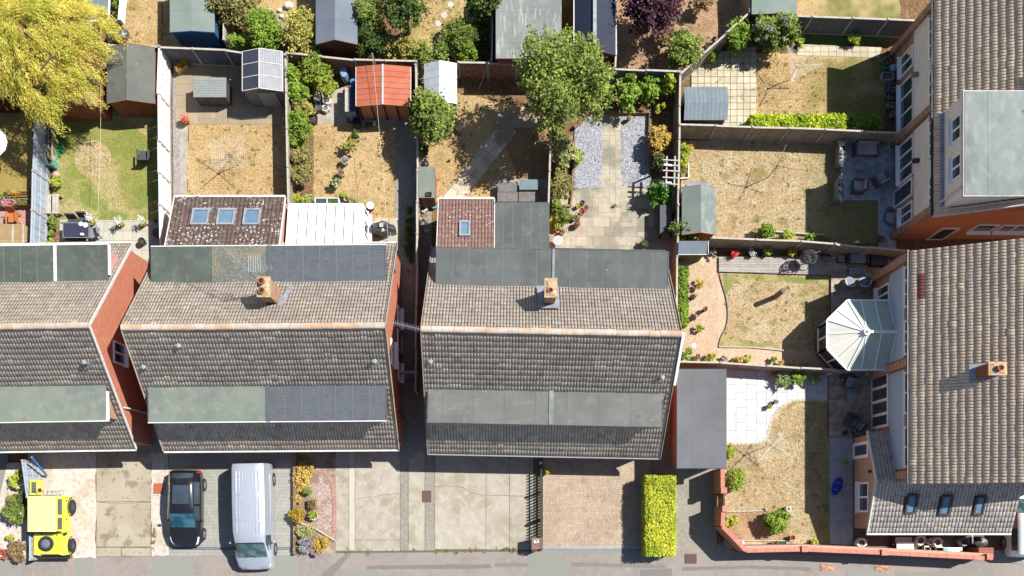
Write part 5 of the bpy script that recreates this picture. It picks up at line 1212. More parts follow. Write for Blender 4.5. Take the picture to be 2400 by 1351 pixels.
rx = W(1394, 0, 2.75)[0]; MB().beam((rx, W(0, 130, 2.2)[1], 2.77), (rx, W(0, -80, 2.2)[1], 2.77), .17, .05).build('ridge_cap', lead, t)
for x in (1345, 1444): xx = W(x, 0, 2.2)[0]; MB().beam((xx, W(0, 130, 2.2)[1], 2.2), (xx, W(0, -80, 2.2)[1], 2.2), .05, .06).build('eaves_trim', whitew, t)
shed('flat grey-green shed roof cut off by the top edge', 1762, -80, 1868, 34, 1.9, 1.98, feltgn, woodd, 1815, boards=0)
t = shed('ribbed slate-grey plastic shed on the cream slab patio', 1603, 204, 1705, 282, 1.6, 1.85, mat('slate_plastic', S(134, 146, 154), ('n', 2, .45, .62, S(118, 130, 140), .6), ('r', .06), rough=.6, spec=.4), black, 240, axis='x', step=.105, boards=0, door=False)
shed('pale green shed with orange gable at the lower left of the straw lawn', 1598, 440, 1679, 550, 1.85, 2.25, feltgn, mat('orange_shed_board', S(206, 128, 72), ('i', .1), rough=.9), 1643, rm2=feltx)
t = thing('storage_box', (*W(1636, 436, 1.0), 0), 'grey-lidded box behind the pale green shed', 'storage box'); ax, ay = W(1610, 442, 1.5); bx, by = W(1662, 428, 1.5); MB().box(ax, bx, ay, by, 0, 1.45).build('body', greyplastic, t); MB().box(ax - .03, bx + .03, ay - .03, by + .03, 1.45, 1.5).build('lid', cushiong, t)
t = thing('lean_to_store', (*W(1622, 580, 1.9), 0), 'white-edged lean-to roof below the pale green shed', 'shed')
ax, ay = W(1590, 596, 1.8); bx, by = W(1659, 566, 1.8); mossw = mat('mossy_panel', S(140, 136, 92), ('n', 3, .42, .6, S(112, 112, 70), .7), rough=1)
MB().box(ax + .04, bx - .1, ay + .08, by - .05, 0, 1.72).build('wall', mossw, t); MB().plate([(ax, ay, 1.76), (bx, ay, 1.76), (bx, by, 1.86), (ax, by, 1.86)], .04).build('roof', feltbl, t)
f = MB(); f.box(ax, bx, ay - .03, ay, 1.7, 1.79); f.box(bx, bx + .03, ay - .03, by, 1.7, 1.86); f.build('edge_trim', whitew, t)
for i in range(8): x = ax + .06 + i * (bx - ax - .2) / 8; MB().box(x, x + .1, ay + .05, ay + .079, .05, 1.7).build('panel_board', mossw, t)
# greenhouse-roofed shed
t = thing('greenhouse_shed', (*W(615, 165, 2.2), 0), 'aluminium-framed shed with dark glass and ribbed clear roof panes', 'greenhouse')
hE_, hR_ = 1.95, 2.3; ax, ay = W(568, 214, hE_); bx, by = W(662, 122, hE_); rx = W(608, 0, hR_)[0]
MB().prismY([(ax + .03, 0), (bx - .03, 0), (bx - .03, hE_ - .05), (rx, hR_ - .06), (ax + .03, hE_ - .05)], ay + .04, by - .04).build('wall', mat('grey_metal_wall', S(126, 128, 140), ('n', 2, .45, .6, S(106, 108, 120), .5), rough=.5, metal=.2), t)
ribd = mat('dark_roof_pane', S(70, 76, 88), ('n', 2, .45, .6, S(56, 62, 74), .5), rough=.3, spec=.6); ribl = mat('ribbed_clear_pane', S(206, 208, 212), ('n', 3, .45, .6, S(180, 184, 190), .5), rough=.4)
n = 3; s = (by - ay) / n
for i in range(n):
    MB().plate([(ax, ay + i * s + .03, hE_), (rx - .03, ay + i * s + .03, hR_), (rx - .03, ay + (i + 1) * s - .02, hR_), (ax, ay + (i + 1) * s - .02, hE_)], .02).build('roof_pane', ribd, t)
    o = MB().plate([(rx + .04, ay + i * s + .03, hR_ - .01), (bx, ay + i * s + .03, hE_ - .01), (bx, ay + (i + 1) * s - .02, hE_ - .01), (rx + .04, ay + (i + 1) * s - .02, hR_ - .01)], .02).build('roof_pane', ribd, t)
    r = MB(); k = 11
    for j in range(k):
        xx = rx + .06 + (bx - rx - .08) * (j + .3) / k; zz = hR_ + (hE_ - hR_) * (xx - rx) / (bx - rx)
        r.beam((xx, ay + i * s + .04, zz), (xx, ay + (i + 1) * s - .03, zz), .05, .03)
    r.build('rib', ribl, o)
f = MB()
for i in range(n + 1):
    y = ay + i * s; f.beam((ax, y, hE_ + .01), (rx, y, hR_ + .01), .03, .04); f.beam((bx, y, hE_ + .01), (rx, y, hR_ + .01), .04, .04)
f.beam((rx, ay, hR_ + .02), (rx, by, hR_ + .02), .07, .04); f.beam((ax, ay, hE_), (ax, by, hE_), .03, .05); f.beam((bx, ay, hE_), (bx, by, hE_), .06, .05); f.build('frame', whitew, t)
MB().box(rx - .25, rx + .65, ay - .02, ay + .03, .05, 1.8).build('door', greyplastic, t)
# storage box on the patio
t = thing('storage_box', (*W(495, 215), 0), 'grey plastic storage box standing on the buff slab patio', 'storage box')
ax, ay = W(453, 228, 1.15); bx, by = W(530, 182, 1.15); MB().box(ax + .03, bx - .03, ay + .03, by - .03, 0.01, 1.08).build('body', plasticdk, t)
for i in range(2):
    x0_, x1_ = ax + i * (bx - ax) / 2 + .004, ax + (i + 1) * (bx - ax) / 2 - .004
    l_ = MB().box(x0_, x1_, ay, by, 1.08, 1.15).build('lid', greyplastic, t)
    r = MB()
    for j in range(7): y = ay + .06 + j * (by - ay - .1) / 7; r.box(x0_ + .03, x1_ - .03, y, y + .07, 1.15, 1.162)
    r.build('rib', greyplastic, l_)
for i in range(3): x = ax + .1 + i * .55; MB().box(x, x + .45, ay + .005, ay + .03, .1, 1.0).build('door', plasticdk, t)
# tall cabinet beside the passage fence
t = thing('garden_cabinet', (*W(1000, 430), 0), 'tall cabinet with a pale weathered top beside the passage fence', 'cabinet')
ax, ay = W(980, 464, 1.7); bx, by = W(1019, 391, 1.7); MB().box(ax + .03, bx - .03, ay + .03, by - .03, 0, 1.64).build('body', fencebr, t); MB().box(ax, bx, ay, by, 1.64, 1.7).build('top', feltpale, t)
t = thing('plant_tray', (*W(1005, 456, 1.7), 1.7), 'small black tray lying on the tall cabinet', 'tray'); x, y = W(1005, 456, 1.75); f = MB(); f.box(x - .14, x + .14, y - .1, y + .1, 1.7, 1.72)
for q in ((-.14, -.12, -.1, .1), (.12, .14, -.1, .1), (-.12, .12, -.1, -.08), (-.12, .12, .08, .1)): f.box(x + q[0], x + q[1], y + q[2], y + q[3], 1.72, 1.8)
f.build('tray', black, t)
# rattan cushion boxes beside the flat-roofed extension
sheet('concrete_base', [(1155, 419), (1292, 421), (1292, 480), (1155, 480)], .012, conc)
for (a, c_, d_, e_, h, m, lab) in ((1167, 428, 1214, 450, .62, rattan, 'rattan cushion box, upper left of the four beside the flat extension'), (1166, 451, 1214, 473, .62, rattan, 'rattan cushion box, lower left of the four beside the flat extension'),
                                   (1216, 446, 1262, 473, .62, rattan, 'rattan cushion box partly under the green-lidded one'), (1217, 421, 1263, 445, .8, tealP, 'green-lidded cushion box on the concrete base')):
    ax, ay = W(a, e_, h); bx, by = W(d_, c_, h); t = thing('cushion_box', ((ax + bx) / 2, (ay + by) / 2, 0), lab, 'storage box')
    MB().box(ax + .02, bx - .02, ay + .02, by - .02, .01, h - .06).build('body', rattan, t); MB().box(ax, bx, ay, by, h - .06, h).build('lid', mat('teal_grey_lid', S(120, 140, 146), ('n', 2, .45, .6, S(104, 126, 132), .6), rough=.6) if m is tealP else m, t)
# patio chest by the right fence
t = thing('storage_chest', (*W(1560, 515), 0), 'charcoal storage chest against the long fence on the sandstone patio', 'storage box')
ax, ay = W(1547, 548, 1.0); bx, by = W(1574, 481, 1.0); MB().box(ax + .02, bx - .02, ay + .02, by - .02, .02, .92).build('body', plasticdk, t); MB().box(ax, bx, ay, by, .92, 1.0).build('lid', plasticdk, t)
# grey plank cabinet beside the orange-roofed shed
t = thing('log_store', (*W(815, 232), 0), 'narrow grey plank store left of the orange-roofed shed', 'cabinet')
ax, ay = W(808, 261, 1.2); bx, by = W(831, 205, 1.2); MB().box(ax + .02, bx, ay + .02, by - .02, 0, 1.12).build('body', cushiong, t)
for i in range(2): MB().box(ax + i * .13, ax + i * .13 + .12, ay, by, 1.12, 1.15).build('plank', railm, t)
MB().box(ax + .26, bx, ay, by, 1.12, 1.14).build('lid', mat('navy_lid', S(60, 66, 84), rough=.7), t)
# ladder pergola by the fence
t = thing('pergola', (*W(1568, 400), 0), 'whitewashed timber pergola arch over the patio entrance', 'pergola')
for px in (1563, 1582): a, b_ = V(px, 367, 2.1), V(px - 2, 438, 2.1); MB().beam(a, b_, .07, .1).build('beam', railm, t)
for i, py in enumerate((375, 387, 400, 416, 431)): a, b_ = V(1553, py, 2.18), V(1590, py + 2, 2.18); MB().beam(a, b_, .06, .06).build('crossbar', railm, t)
for px, py in ((1563, 370), (1563, 434)): p = V(px, py, 2.05); MB().beam((p.x, p.y, 0), p, .08).build('post', railm, t)
MB().beam(V(1556, 386, 2.25), V(1575, 388, 2.25), .1, .03).build('loose_board', whitew, t); MB().beam(V(1560, 428, 2.25), V(1574, 429, 2.25), .1, .03).build('loose_board', whitew, t)

# ---------------------------------------------------------------- planting
def plant(label, px, py, top, r, m, n, size=.11, cat='shrub', name='shrub', ry=None, trunk=False, group=None, extra=None, aspect=1.5, lobes=6, clump=.16, spread=.45, base=None, up=.6, shell=.5, radial=False, nclump=None):
    hc = top * (.62 if trunk else .5); x, y = W(px, py, hc); k = (H - hc) / H / K * (.87 if trunk else .97); rx = r * k; ry = (ry or r) * k; rz = top * (.36 if trunk else .48)
    t = thing(name, (x, y, 0), label, cat, group)
    blobs = [(x, y, hc, rx * .8, ry * .8, rz * .9)]
    for i in range(lobes):
        a = 6.283 * i / lobes + random.uniform(-.4, .4); q = random.uniform(spread, spread + .2); s = random.uniform(.38, .58)
        blobs.append((x + math.cos(a) * rx * q, y + math.sin(a) * ry * q, hc + random.uniform(-.3, .35) * rz, rx * s, ry * s, rz * random.uniform(.45, .7)))
        if random.random() < .35: q = random.uniform(.9, 1.12); a += random.uniform(-.5, .5); blobs.append((x + math.cos(a) * rx * q, y + math.sin(a) * ry * q, hc + random.uniform(-.3, .2) * rz, rx * .16, ry * .16, rz * .25))
    dirs = (lambda P: (P - np.array([x, y, hc * .3]))) if radial else None
    leaves('crown' if trunk else 'foliage', blobs, n, size, m, t, aspect=aspect, clump=clump, dirs=dirs, upb=up, shell=shell, nclump=nclump)
    tk = MB(); r0 = .045 * top if trunk else .03
    if trunk:
        tk.tube([(x, y, -.05), (x + .03, y, top * .2), (x - .04, y + .05, hc)], [r0, r0 * .8, r0 * .45], 8); tk.build('trunk', bark, t, smooth=True); lb = MB()
        for bl in blobs[1:]: lb.tube([(x, y, top * .22), ((x + bl[0]) / 2, (y + bl[1]) / 2, hc * .8), (bl[0], bl[1], bl[2] + bl[5] * .5)], [r0 * .5, r0 * .35, r0 * .1], 5)
        for _ in range(26):
            bl = random.choice(blobs); e = (bl[0] + random.uniform(-1, 1) * bl[3] * .8, bl[1] + random.uniform(-1, 1) * bl[4] * .8, bl[2] + bl[5] * .9); lb.tube([(bl[0], bl[1], bl[2]), ((bl[0] + e[0]) / 2 + .1, (bl[1] + e[1]) / 2, bl[2] + bl[5] * .5), e], [r0 * .16, r0 * .1, r0 * .04], 4)
        lb.build('limb', bark, t)
    else:
        for bl in blobs[1:4]: tk.tube([(x, y, 0), ((x + bl[0]) / 2, (y + bl[1]) / 2, hc * .7), (bl[0], bl[1], bl[2])], [.02, .014, .006], 4)
        tk.build('stem', bark, t)
    if extra: leaves('blossom', [(b_[0], b_[1], b_[2] + .06, b_[3] * .95, b_[4] * .95, b_[5]) for b_ in blobs], extra[1], extra[2] if len(extra) > 2 else .08, extra[0], t, aspect=1, clump=.06, shell=.85)
    return t

# weeping willow, upper left: long hanging sprays
t = thing('willow_tree', (*W(70, 110, 0), 0), 'huge yellow-green weeping willow filling the upper left corner', 'tree')
cx, cy = W(88, 92, 4.6); Lf = []; tw = MB()
hub_ = np.array([cx, cy, 5.2])
for c_ in range(430):                                  # hanging bunches of sprays, with gaps between them
    a = random.random() * 6.283; q = math.sqrt(random.random()); rr = 2.75 + .45 * math.sin(3 * a + .6) + .35 * math.sin(7 * a)
    p0 = np.array([cx + math.cos(a) * rr * q, cy + math.sin(a) * rr * q * 1.05, 6.1 - 2.1 * q * q + random.uniform(-.7, .5)])
    d0 = np.array([math.cos(a) * .75 + .38 + random.uniform(-.3, .3), math.sin(a) * .6 - .5 + random.uniform(-.3, .3), random.uniform(-.1, .35)]); d0 /= np.linalg.norm(d0); L0 = random.uniform(.45, 1.1)
    for i in range(random.randint(7, 20)):
        p = p0 + rng.normal(size=3) * np.array([.13, .13, .08]); d = d0 + rng.normal(size=3) * .16; Ls = L0 * random.uniform(.6, 1.2); st = 12
        for k in range(st):
            u = k / st; dd = d * (1 - u * .5) + np.array([0, 0, -.1 - 1.0 * u]); dd /= np.linalg.norm(dd); p = p + dd * Ls / st
            s = random.uniform(.011, .021); l_ = random.uniform(.08, .16); nn = np.cross(dd, [0, 0, 1]); nn /= np.linalg.norm(nn) + 1e-9
            j = nn * random.uniform(-.05, .05); di = dd + nn * random.uniform(-.9, .9); w_ = np.cross(di, rng.normal(size=3) + np.array([.3, .1, 1.2])); w_ /= np.linalg.norm(w_) + 1e-9
            Lf.append([p + j, p + j + di * l_ * .5 + w_ * s, p + j + di * l_, p + j + di * l_ * .5 - w_ * s])
v = np.array(Lf).reshape(-1, 3) - np.array(ORG[t]); link('crown', mesh_np('willow_crown', v, np.arange(len(v)).reshape(-1, 4), L_willow), t)
x, y = W(95, 120, 0); tw.tube([(cx, cy, 0), (cx + .1, cy, 2.0), (cx, cy + .1, 4.6)], [.32, .26, .14], 9); tw.build('trunk', bark, t, smooth=True)
lb = MB()
for i in range(16):
    a = i * .39; e = (cx + math.cos(a) * random.uniform(1.6, 2.6), cy + math.sin(a) * random.uniform(1.6, 2.6), random.uniform(5.0, 5.8)); mdl = (cx + math.cos(a) * .9, cy + math.sin(a) * .9, 4.6); lb.tube([(cx, cy, 2.6), mdl, e], [.12, .07, .02], 5)
br = [V(95, 165, 6.2), V(118, 135, 6.45), V(135, 130, 6.5)]; lb.tube(br, [.05, .04, .015], 5); lb.tube([br[1], V(112, 122, 6.5), V(104, 118, 6.5)], [.04, .03, .01], 5); lb.tube([br[1], V(128, 150, 6.4), V(140, 158, 6.2)], [.035, .02, .01], 5)
lb.build('limb', bark, t)

plant('large loose-crowned olive-green tree behind the dry lawn at top centre', 1324, 186, 7.2, 108, L_mid, 16500, .085, 'tree', 'garden_tree', ry=112, trunk=True, lobes=13, clump=.12, shell=.2, spread=.66, nclump=620)
plant('medium shrubby tree leaning over the passage fence below the pale metal shed', 1012, 282, 3.6, 54, L_mid, 8500, .088, 'tree', 'garden_tree', ry=68, trunk=True, lobes=7, clump=.17)
plant('dark purple-leaved tree at the top edge', 1534, 8, 4.2, 80, L_purple, 10000, .095, 'tree', 'plum_tree', trunk=True, lobes=7)
plant('dense bright green bush left of centre at the top, touching the greenhouse roof', 618, 72, 2.8, 47, L_bright, 8000, .075, 'shrub', 'round_bush', lobes=6, clump=.13)
plant('large yellow-green bush at the top edge beside the green-roofed shed', 548, 14, 3.0, 60, L_olive, 7500, .09, 'shrub', 'leafy_bush', ry=44, lobes=7)
plant('loose pale olive bush between the bright green bush and the slate shed', 708, 78, 2.4, 44, mat_o := leafmat('pale_olive_leaf', S(164, 168, 84), S(196, 198, 118), S(120, 128, 60)), 5200, .08, 'shrub', 'leafy_bush', ry=54, lobes=7)
plant('lime climber spilling over the slate fence', 560, 108, 1.9, 28, L_bright, 1500, .085, 'shrub', 'climber', ry=14)
plant('dark green conifer bush at the corner of the long slate shed', 864, 100, 2.5, 42, L_dark, 7000, .06, 'shrub', 'conifer', lobes=6, clump=.12)
plant('upper green bush right of the long slate shed', 872, 40, 3.0, 34, L_mid, 4200, .08, 'shrub', 'leafy_bush', ry=42)
plant('sparse dark twiggy tree at the top edge above the bare lawn', 944, 18, 4.0, 62, L_dark, 5200, .085, 'tree', 'twiggy_tree', ry=58, trunk=True, lobes=8, shell=.3)
plant('rounded dark green conifer beside the pale stepping discs', 1078, 84, 2.6, 41, L_mid, 8500, .055, 'shrub', 'conifer', lobes=5, clump=.12, spread=.35)
plant('dark ivy-covered tree at the top edge left of the workshop', 1132, 10, 3.6, 44, L_dark, 4800, .09, 'tree', 'ivy_tree', ry=40, trunk=True)
plant('low mixed shrubs growing against the brown fence by the orange-roofed shed', 960, 118, 1.8, 62, mat_o, 4800, .08, 'shrub', 'mixed_shrub', ry=24, lobes=8)
plant('arching briar over the pale metal shed roof', 1010, 128, 2.7, 46, L_mid, 1500, .07, 'shrub', 'briar', ry=30, lobes=6, shell=.2)
plant('bright green bush against the fence right of the metal shed corner', 1094, 128, 1.9, 30, L_bright, 2600, .08, 'shrub', 'leafy_bush', ry=18)
plant('dark shade-grown bush behind the fence left of the workshop', 1128, 78, 1.6, 20, L_dark, 1600, .09, 'shrub', 'leafy_bush', ry=52)
plant('green bush on the dry soil left of the diagonal fence', 1604, 122, 2.6, 42, L_mid, 5200, .085, 'shrub', 'leafy_bush', radial=True, lobes=7)
plant('rust-coloured bush below the purple tree', 1560, 78, 1.5, 30, L_rust, 2200, .07, 'shrub', 'leafy_bush', ry=26)
plant('small brown-green shrub at the top edge right of the purple tree', 1640, 8, 1.6, 26, L_rust, 1500, .07, 'shrub', 'leafy_bush', ry=22)
plant('narrow bright green shrub inside the diagonal fence', 1728, 86, 2.4, 26, L_bright, 3000, .085, 'shrub', 'upright_shrub', ry=36)
plant('silver-tipped buddleia beside the dark fence', 1816, 80, 2.6, 54, L_mid, 5600, .085, 'shrub', 'buddleia', ry=42, radial=True, extra=(L_grey, 2600, .085), lobes=8)
plant('grassy clump against the diagonal fence above the cream slabs', 1668, 128, .9, 16, L_bright, 700, .07, 'shrub', 'grass_clump', radial=True, aspect=4)
plant('strappy lime plant beside the shaded slab path', 1998, 92, .7, 20, L_lime, 420, .06, 'plant', 'strap_leaf_plant', ry=10, radial=True, aspect=5)
plant('fern-like plant at the left end of the shaded slab path', 1874, 98, .6, 12, L_lime, 320, .05, 'plant', 'fern', ry=16, radial=True, aspect=4)
plant('large-leaved fig shrub in the dark bed behind the grey chippings', 1474, 218, 2.2, 22, L_bright, 1700, .12, 'shrub', 'leafy_bush', ry=38, lobes=6)
plant('lime-tipped shrub in the dark bed, middle of three by the slate fence', 1520, 212, 1.8, 26, L_bright, 1900, .1, 'shrub', 'leafy_bush', ry=28)
plant('lime-tipped shrub nearest the long fence in the dark bed', 1566, 200, 1.8, 22, L_lime, 1300, .09, 'shrub', 'leafy_bush', ry=26)
plant('small variegated shrub in the shaded corner by the long fence', 1548, 262, .9, 14, L_lime, 420, .08, 'shrub', 'leafy_bush')
plant('golden-yellow bush at the right of the grey chippings', 1544, 330, 1.6, 26, L_yellow, 2400, .07, 'shrub', 'golden_shrub', ry=34, radial=True)
plant('dark glossy shrub below the golden-yellow bush', 1544, 378, 1.2, 18, L_dark, 900, .1, 'shrub', 'leafy_bush', ry=18)
plant('glossy broad-leaved shrub at the foot of the pergola', 1546, 455, 1.5, 28, leafmat('glossy_leaf', S(70, 120, 48), S(110, 156, 70), rough=.35), 1300, .15, 'shrub', 'broad_leaf_shrub', radial=True, aspect=2)
plant('green and silver lilac bush beside the pale green shed', 1606, 543, 2.2, 35, L_mid, 3400, .08, 'shrub', 'buddleia', ry=38, radial=True, extra=(L_grey, 900, .07))
plant('variegated cream-green bush left of the grey chippings', 1322, 358, 1.8, 32, L_cream, 4600, .075, 'shrub', 'variegated_shrub', ry=40, clump=.13)
plant('deep green fringe of grass beside the variegated bush', 1352, 366, 1.0, 14, L_bright, 900, .05, 'shrub', 'grass_clump', ry=26, radial=True, aspect=4)
plant('olive-brown bush below the variegated bush', 1314, 440, 1.5, 27, L_olive, 3600, .065, 'shrub', 'leafy_bush', ry=38)
plant('bright fern at the left edge of the sandstone patio', 1303, 485, 1.0, 14, L_bright, 700, .07, 'shrub', 'fern', radial=True, ry=14, aspect=3)
plant('dark mixed shrub behind the row of terracotta pots', 1318, 505, 1.1, 22, L_mid, 1500, .075, 'shrub', 'leafy_bush', ry=22)
plant('low lime groundcover below the terracotta pots', 1304, 524, .7, 18, L_lime, 1100, .06, 'shrub', 'groundcover', ry=14)
plant('lime shrub on the other side of the long fence from the pergola', 1601, 366, 1.3, 15, L_lime, 1500, .075, 'shrub', 'leafy_bush', ry=26)
plant('small orange-tinged plant beside the lime shrub', 1616, 352, .8, 9, L_yellow, 350, .06, 'shrub', 'leafy_bush', ry=14)
plant('dull low plant in the pale-edged bed', 1602, 400, .6, 12, L_olive, 450, .06, 'plant', 'low_plant', ry=12)
plant('rounded green bush at the foot of the straw lawn', 1795, 543, 1.2, 19, L_bright, 1500, .07, 'shrub', 'leafy_bush', ry=17)
plant('yellow-green spiky plant right of the rounded green bush', 1845, 551, .9, 20, L_lime, 1100, .06, 'shrub', 'leafy_bush', ry=13, radial=True)
plant('low green plant under the fence, rightmost sunlit one', 1898, 557, .7, 16, L_bright, 600, .06, 'plant', 'low_plant', ry=9)
plant('straggly green plant in the shade at the end of that bed', 1938, 560, .6, 12, L_mid, 300, .06, 'plant', 'low_plant', ry=8)
# climbers and border between the dryer lawn and the pot garden
for i, (px, py, rx_, ry_, top, m, n, lab) in enumerate(((690, 186, 20, 24, 1.9, L_bright, 1500, 'bright climber at the top of the overgrown fence'), (740, 165, 42, 34, 2.1, mat_l := leafmat('laurel_leaf', S(136, 156, 56), S(172, 186, 84), S(84, 116, 40)), 4200, 'spreading laurel above the jumble of pots'),
        (762, 200, 26, 30, 1.7, mat_l, 1900, 'lower laurel branch beside the blue water butt'), (702, 222, 24, 30, 1.7, L_bright, 2300, 'pale-leaved climber halfway up the overgrown fence'), (712, 258, 26, 22, 1.5, mat_o, 1500, 'feathery shrub by the white pots'),
        (700, 305, 31, 42, 1.9, L_bright, 4600, 'dense bright green ivy mound on the overgrown fence'), (706, 392, 27, 44, 1.7, L_olive, 4200, 'broom-like brown-green bush on the overgrown fence'), (698, 470, 20, 14, .9, L_lime, 900, 'pale yellow shrub at the corner of the three-rooflight extension'),
        (722, 468, 12, 12, .6, L_cream, 420, 'small variegated shrub beside the glass cold frame'))):
    plant(lab, px, py, top, rx_, m, n, .08, 'shrub', 'border_shrub', ry=ry_, radial=(i == 6))
plant('low olive shrub in the middle of the pot garden lawn', 821, 342, .9, 22, mat_o, 1300, .06, 'shrub', 'leafy_bush', ry=18)
plant('dark green plant in a pot above the low olive shrub', 834, 318, .8, 11, L_dark, 500, .07, 'plant', 'potted_shrub', ry=11)
plant('white-flowered plant near the cold frame', 786, 432, .8, 12, L_mid, 700, .06, 'plant', 'flowering_plant', ry=12, extra=(F_wh, 90, .07))
plant('lime plant by the small pot near the cold frame', 803, 458, .6, 9, L_lime, 350, .06, 'plant', 'flowering_plant', ry=8)
plant('pale yellow flowering plant at the conservatory corner', 828, 472, .6, 13, L_cream, 500, .06, 'plant', 'flowering_plant', ry=9)
# hedges
def hedge(label, px0, py0, px1, py1, h, m, n, size=.07, lump=.08):
    x0, y1 = W(px0, py0, h); x1, y0 = W(px1, py1, h); t = thing('clipped_hedge', ((x0 + x1) / 2, (y0 + y1) / 2, 0), label, 'hedge')
    A = (x1 - x0) * (y1 - y0); S1 = (x1 - x0) * h; S2 = (y1 - y0) * h; tot = A + 2 * S1 + 2 * S2; P = []
    c = .12
    for q, k in ((A, 0), (S1, 1), (S1, 2), (S2, 3), (S2, 4)):
        m_ = int(n * q / tot * (1.5 if k == 0 else .75)); u, v = rng.random(m_), rng.random(m_); e = rng.normal(size=m_) * .035
        X = x0 + u * (x1 - x0); Y = y0 + u * (y1 - y0); Z = v * h
        if k == 0:
            Yt = y0 + v * (y1 - y0); ed = np.minimum(np.minimum(X - x0, x1 - X), np.minimum(Yt - y0, y1 - Yt)); P.append(np.stack([X, Yt, h + e + .05 * np.sin(X * 5 + 1) * np.cos(Yt * 4) - .18 * np.clip(1 - ed / .16, 0, 1) ** 2], 1))
        elif k < 3: P.append(np.stack([X, (y0 if k == 1 else y1) + e, Z], 1))
        else: P.append(np.stack([(x0 if k == 3 else x1) + e, Y, Z], 1))
    P = np.concatenate(P); hol = np.sin(P[:, 0] * 7.3 + 2 * np.sin(P[:, 1] * 2.1)) * np.sin(P[:, 1] * 6.1 + P[:, 2] * 5) + .5 * np.sin(P[:, 0] * 17 + P[:, 1] * 13); P = P[(hol < .75) | (rng.random(len(P)) < .35)]; P[:, 2] += .03 * np.sin(P[:, 1] * 2.3 + P[:, 0]) - .02; k = len(P); nr = rng.normal(size=(k, 3)) + np.array([0, 0, 1.0]); nr /= np.linalg.norm(nr, axis=1)[:, None]; tt = rng.normal(size=(k, 3)); tt -= nr * (tt * nr).sum(1)[:, None]; tt /= np.linalg.norm(tt, axis=1)[:, None]; bb = np.cross(nr, tt); s = size * (.6 + .8 * rng.random(k))[:, None]
    v = np.stack([P - tt * s * .8, P + bb * s * .5, P + tt * s * .8, P - bb * s * .5], 1).reshape(-1, 3) - np.array(ORG[t])
    link('foliage', mesh_np('hedge_foliage', v, np.arange(4 * k).reshape(k, 4), m), t)
    MB().box(x0 + .08, x1 - .08, y0 + .08, y1 - .08, 0, h - .12).build('branches', mat('hedge_inner', S(70, 84, 34), ('n', 12, .45, .6, S(50, 60, 28), .6), rough=1), t); return t
hedge('tall clipped golden hedge between the buff block drive and the side drive', 1516, 1117, 1583, 1302, 1.6, L_hedge, 26000, .06)
hedge('low golden hedge along the weathered fence, sunlit at its left end', 1762, 268, 1982, 302, 1.1, leafmat('fresh_hedge_leaf', S(170, 196, 50), S(206, 214, 90), S(110, 150, 40)), 11000, .075)
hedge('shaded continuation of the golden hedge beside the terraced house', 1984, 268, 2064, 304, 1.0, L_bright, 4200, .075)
hedge('leafy privet strip between the long fence and the beige gravel', 1592, 625, 1612, 760, 1.1, L_bright, 5200, .085)
# gravel garden plants
for (px, py, r, top, m, n, lab) in ((1638, 664, 12, .9, L_yellow, 520, 'yellow-green plant uppermost in the gravel garden'), (1641, 768, 10, .6, L_lime, 380, 'small lime shrub lowest of the plants on the beige gravel'), (1606, 828, 17, .9, L_bright, 900, 'spiky green plant in the bottom corner of the gravel garden'),
        (1632, 838, 9, .5, L_rust, 260, 'brown low plant beside the spiky green one'), (1664, 838, 13, .6, L_lime, 520, 'lime mound on the low brown fence line'), (1698, 842, 9, .5, L_grey, 260, 'grey-green plant on the gravel by the low fence'),
        (1732, 843, 10, .6, L_yellow, 460, 'bright yellow mound by the low brown fence'), (1750, 842, 10, .6, L_lime, 460, 'green mound right beside the bright yellow one'), (1812, 844, 8, .5, L_bright, 260, 'small green plant further along the low fence'),
        (1832, 853, 9, .5, L_yellow, 260, 'yellow plant on the low fence just left of the shadow line')):
    plant(lab, px, py, top, r, m, n, .06, 'plant', 'gravel_plant')
plant('pale flowering plant in the shade by the low fence', 1858, 850, .5, 9, L_cream, 300, .06, 'plant', 'gravel_plant', extra=(F_or, 30))
plant('second shaded flowering plant nearest the octagonal conservatory', 1887, 854, .5, 8, L_cream, 240, .06, 'plant', 'gravel_plant')
# corner garden
plant('spiky yucca left of two below the low fence', 1838, 892, .9, 22, leafmat('yucca_leaf', S(120, 150, 90), S(150, 170, 110)), 150, .05, 'plant', 'yucca', radial=True, aspect=7, lobes=2, spread=.1)
plant('lush lime strappy plant between the two yuccas', 1866, 886, .9, 22, L_bright, 800, .07, 'plant', 'strap_leaf_plant', ry=14, radial=True, aspect=4)
plant('spiky yucca right of two, in the shade', 1912, 890, .8, 18, leafmat('yucca_leaf_b', S(110, 140, 84), S(140, 160, 100)), 130, .045, 'plant', 'yucca', radial=True, aspect=7, lobes=2, spread=.1)
plant('lime shrub at the corner of the garage roof', 1708, 1060, 1.2, 13, L_lime, 900, .075, 'shrub', 'leafy_bush', ry=18)
plant('rounded fine-leaved bush below the garage roof', 1722, 1122, 1.4, 24, leafmat('broom_leaf', S(132, 158, 62), S(170, 188, 92), S(98, 124, 48)), 3200, .055, 'shrub', 'leafy_bush', ry=32, radial=True)
plant('green shrub in the middle of the corner flower bed', 1818, 1224, 1.3, 30, L_bright, 3400, .07, 'shrub', 'leafy_bush', ry=32, lobes=7)
plant('straggly lime and brown shrub beside the coral wall', 1712, 1222, .8, 17, L_lime, 700, .07, 'shrub', 'leafy_bush', ry=20)
plant('small lime plant against the coral wall coping', 1908, 1272, .6, 10, L_lime, 350, .06, 'plant', 'low_plant', ry=8)
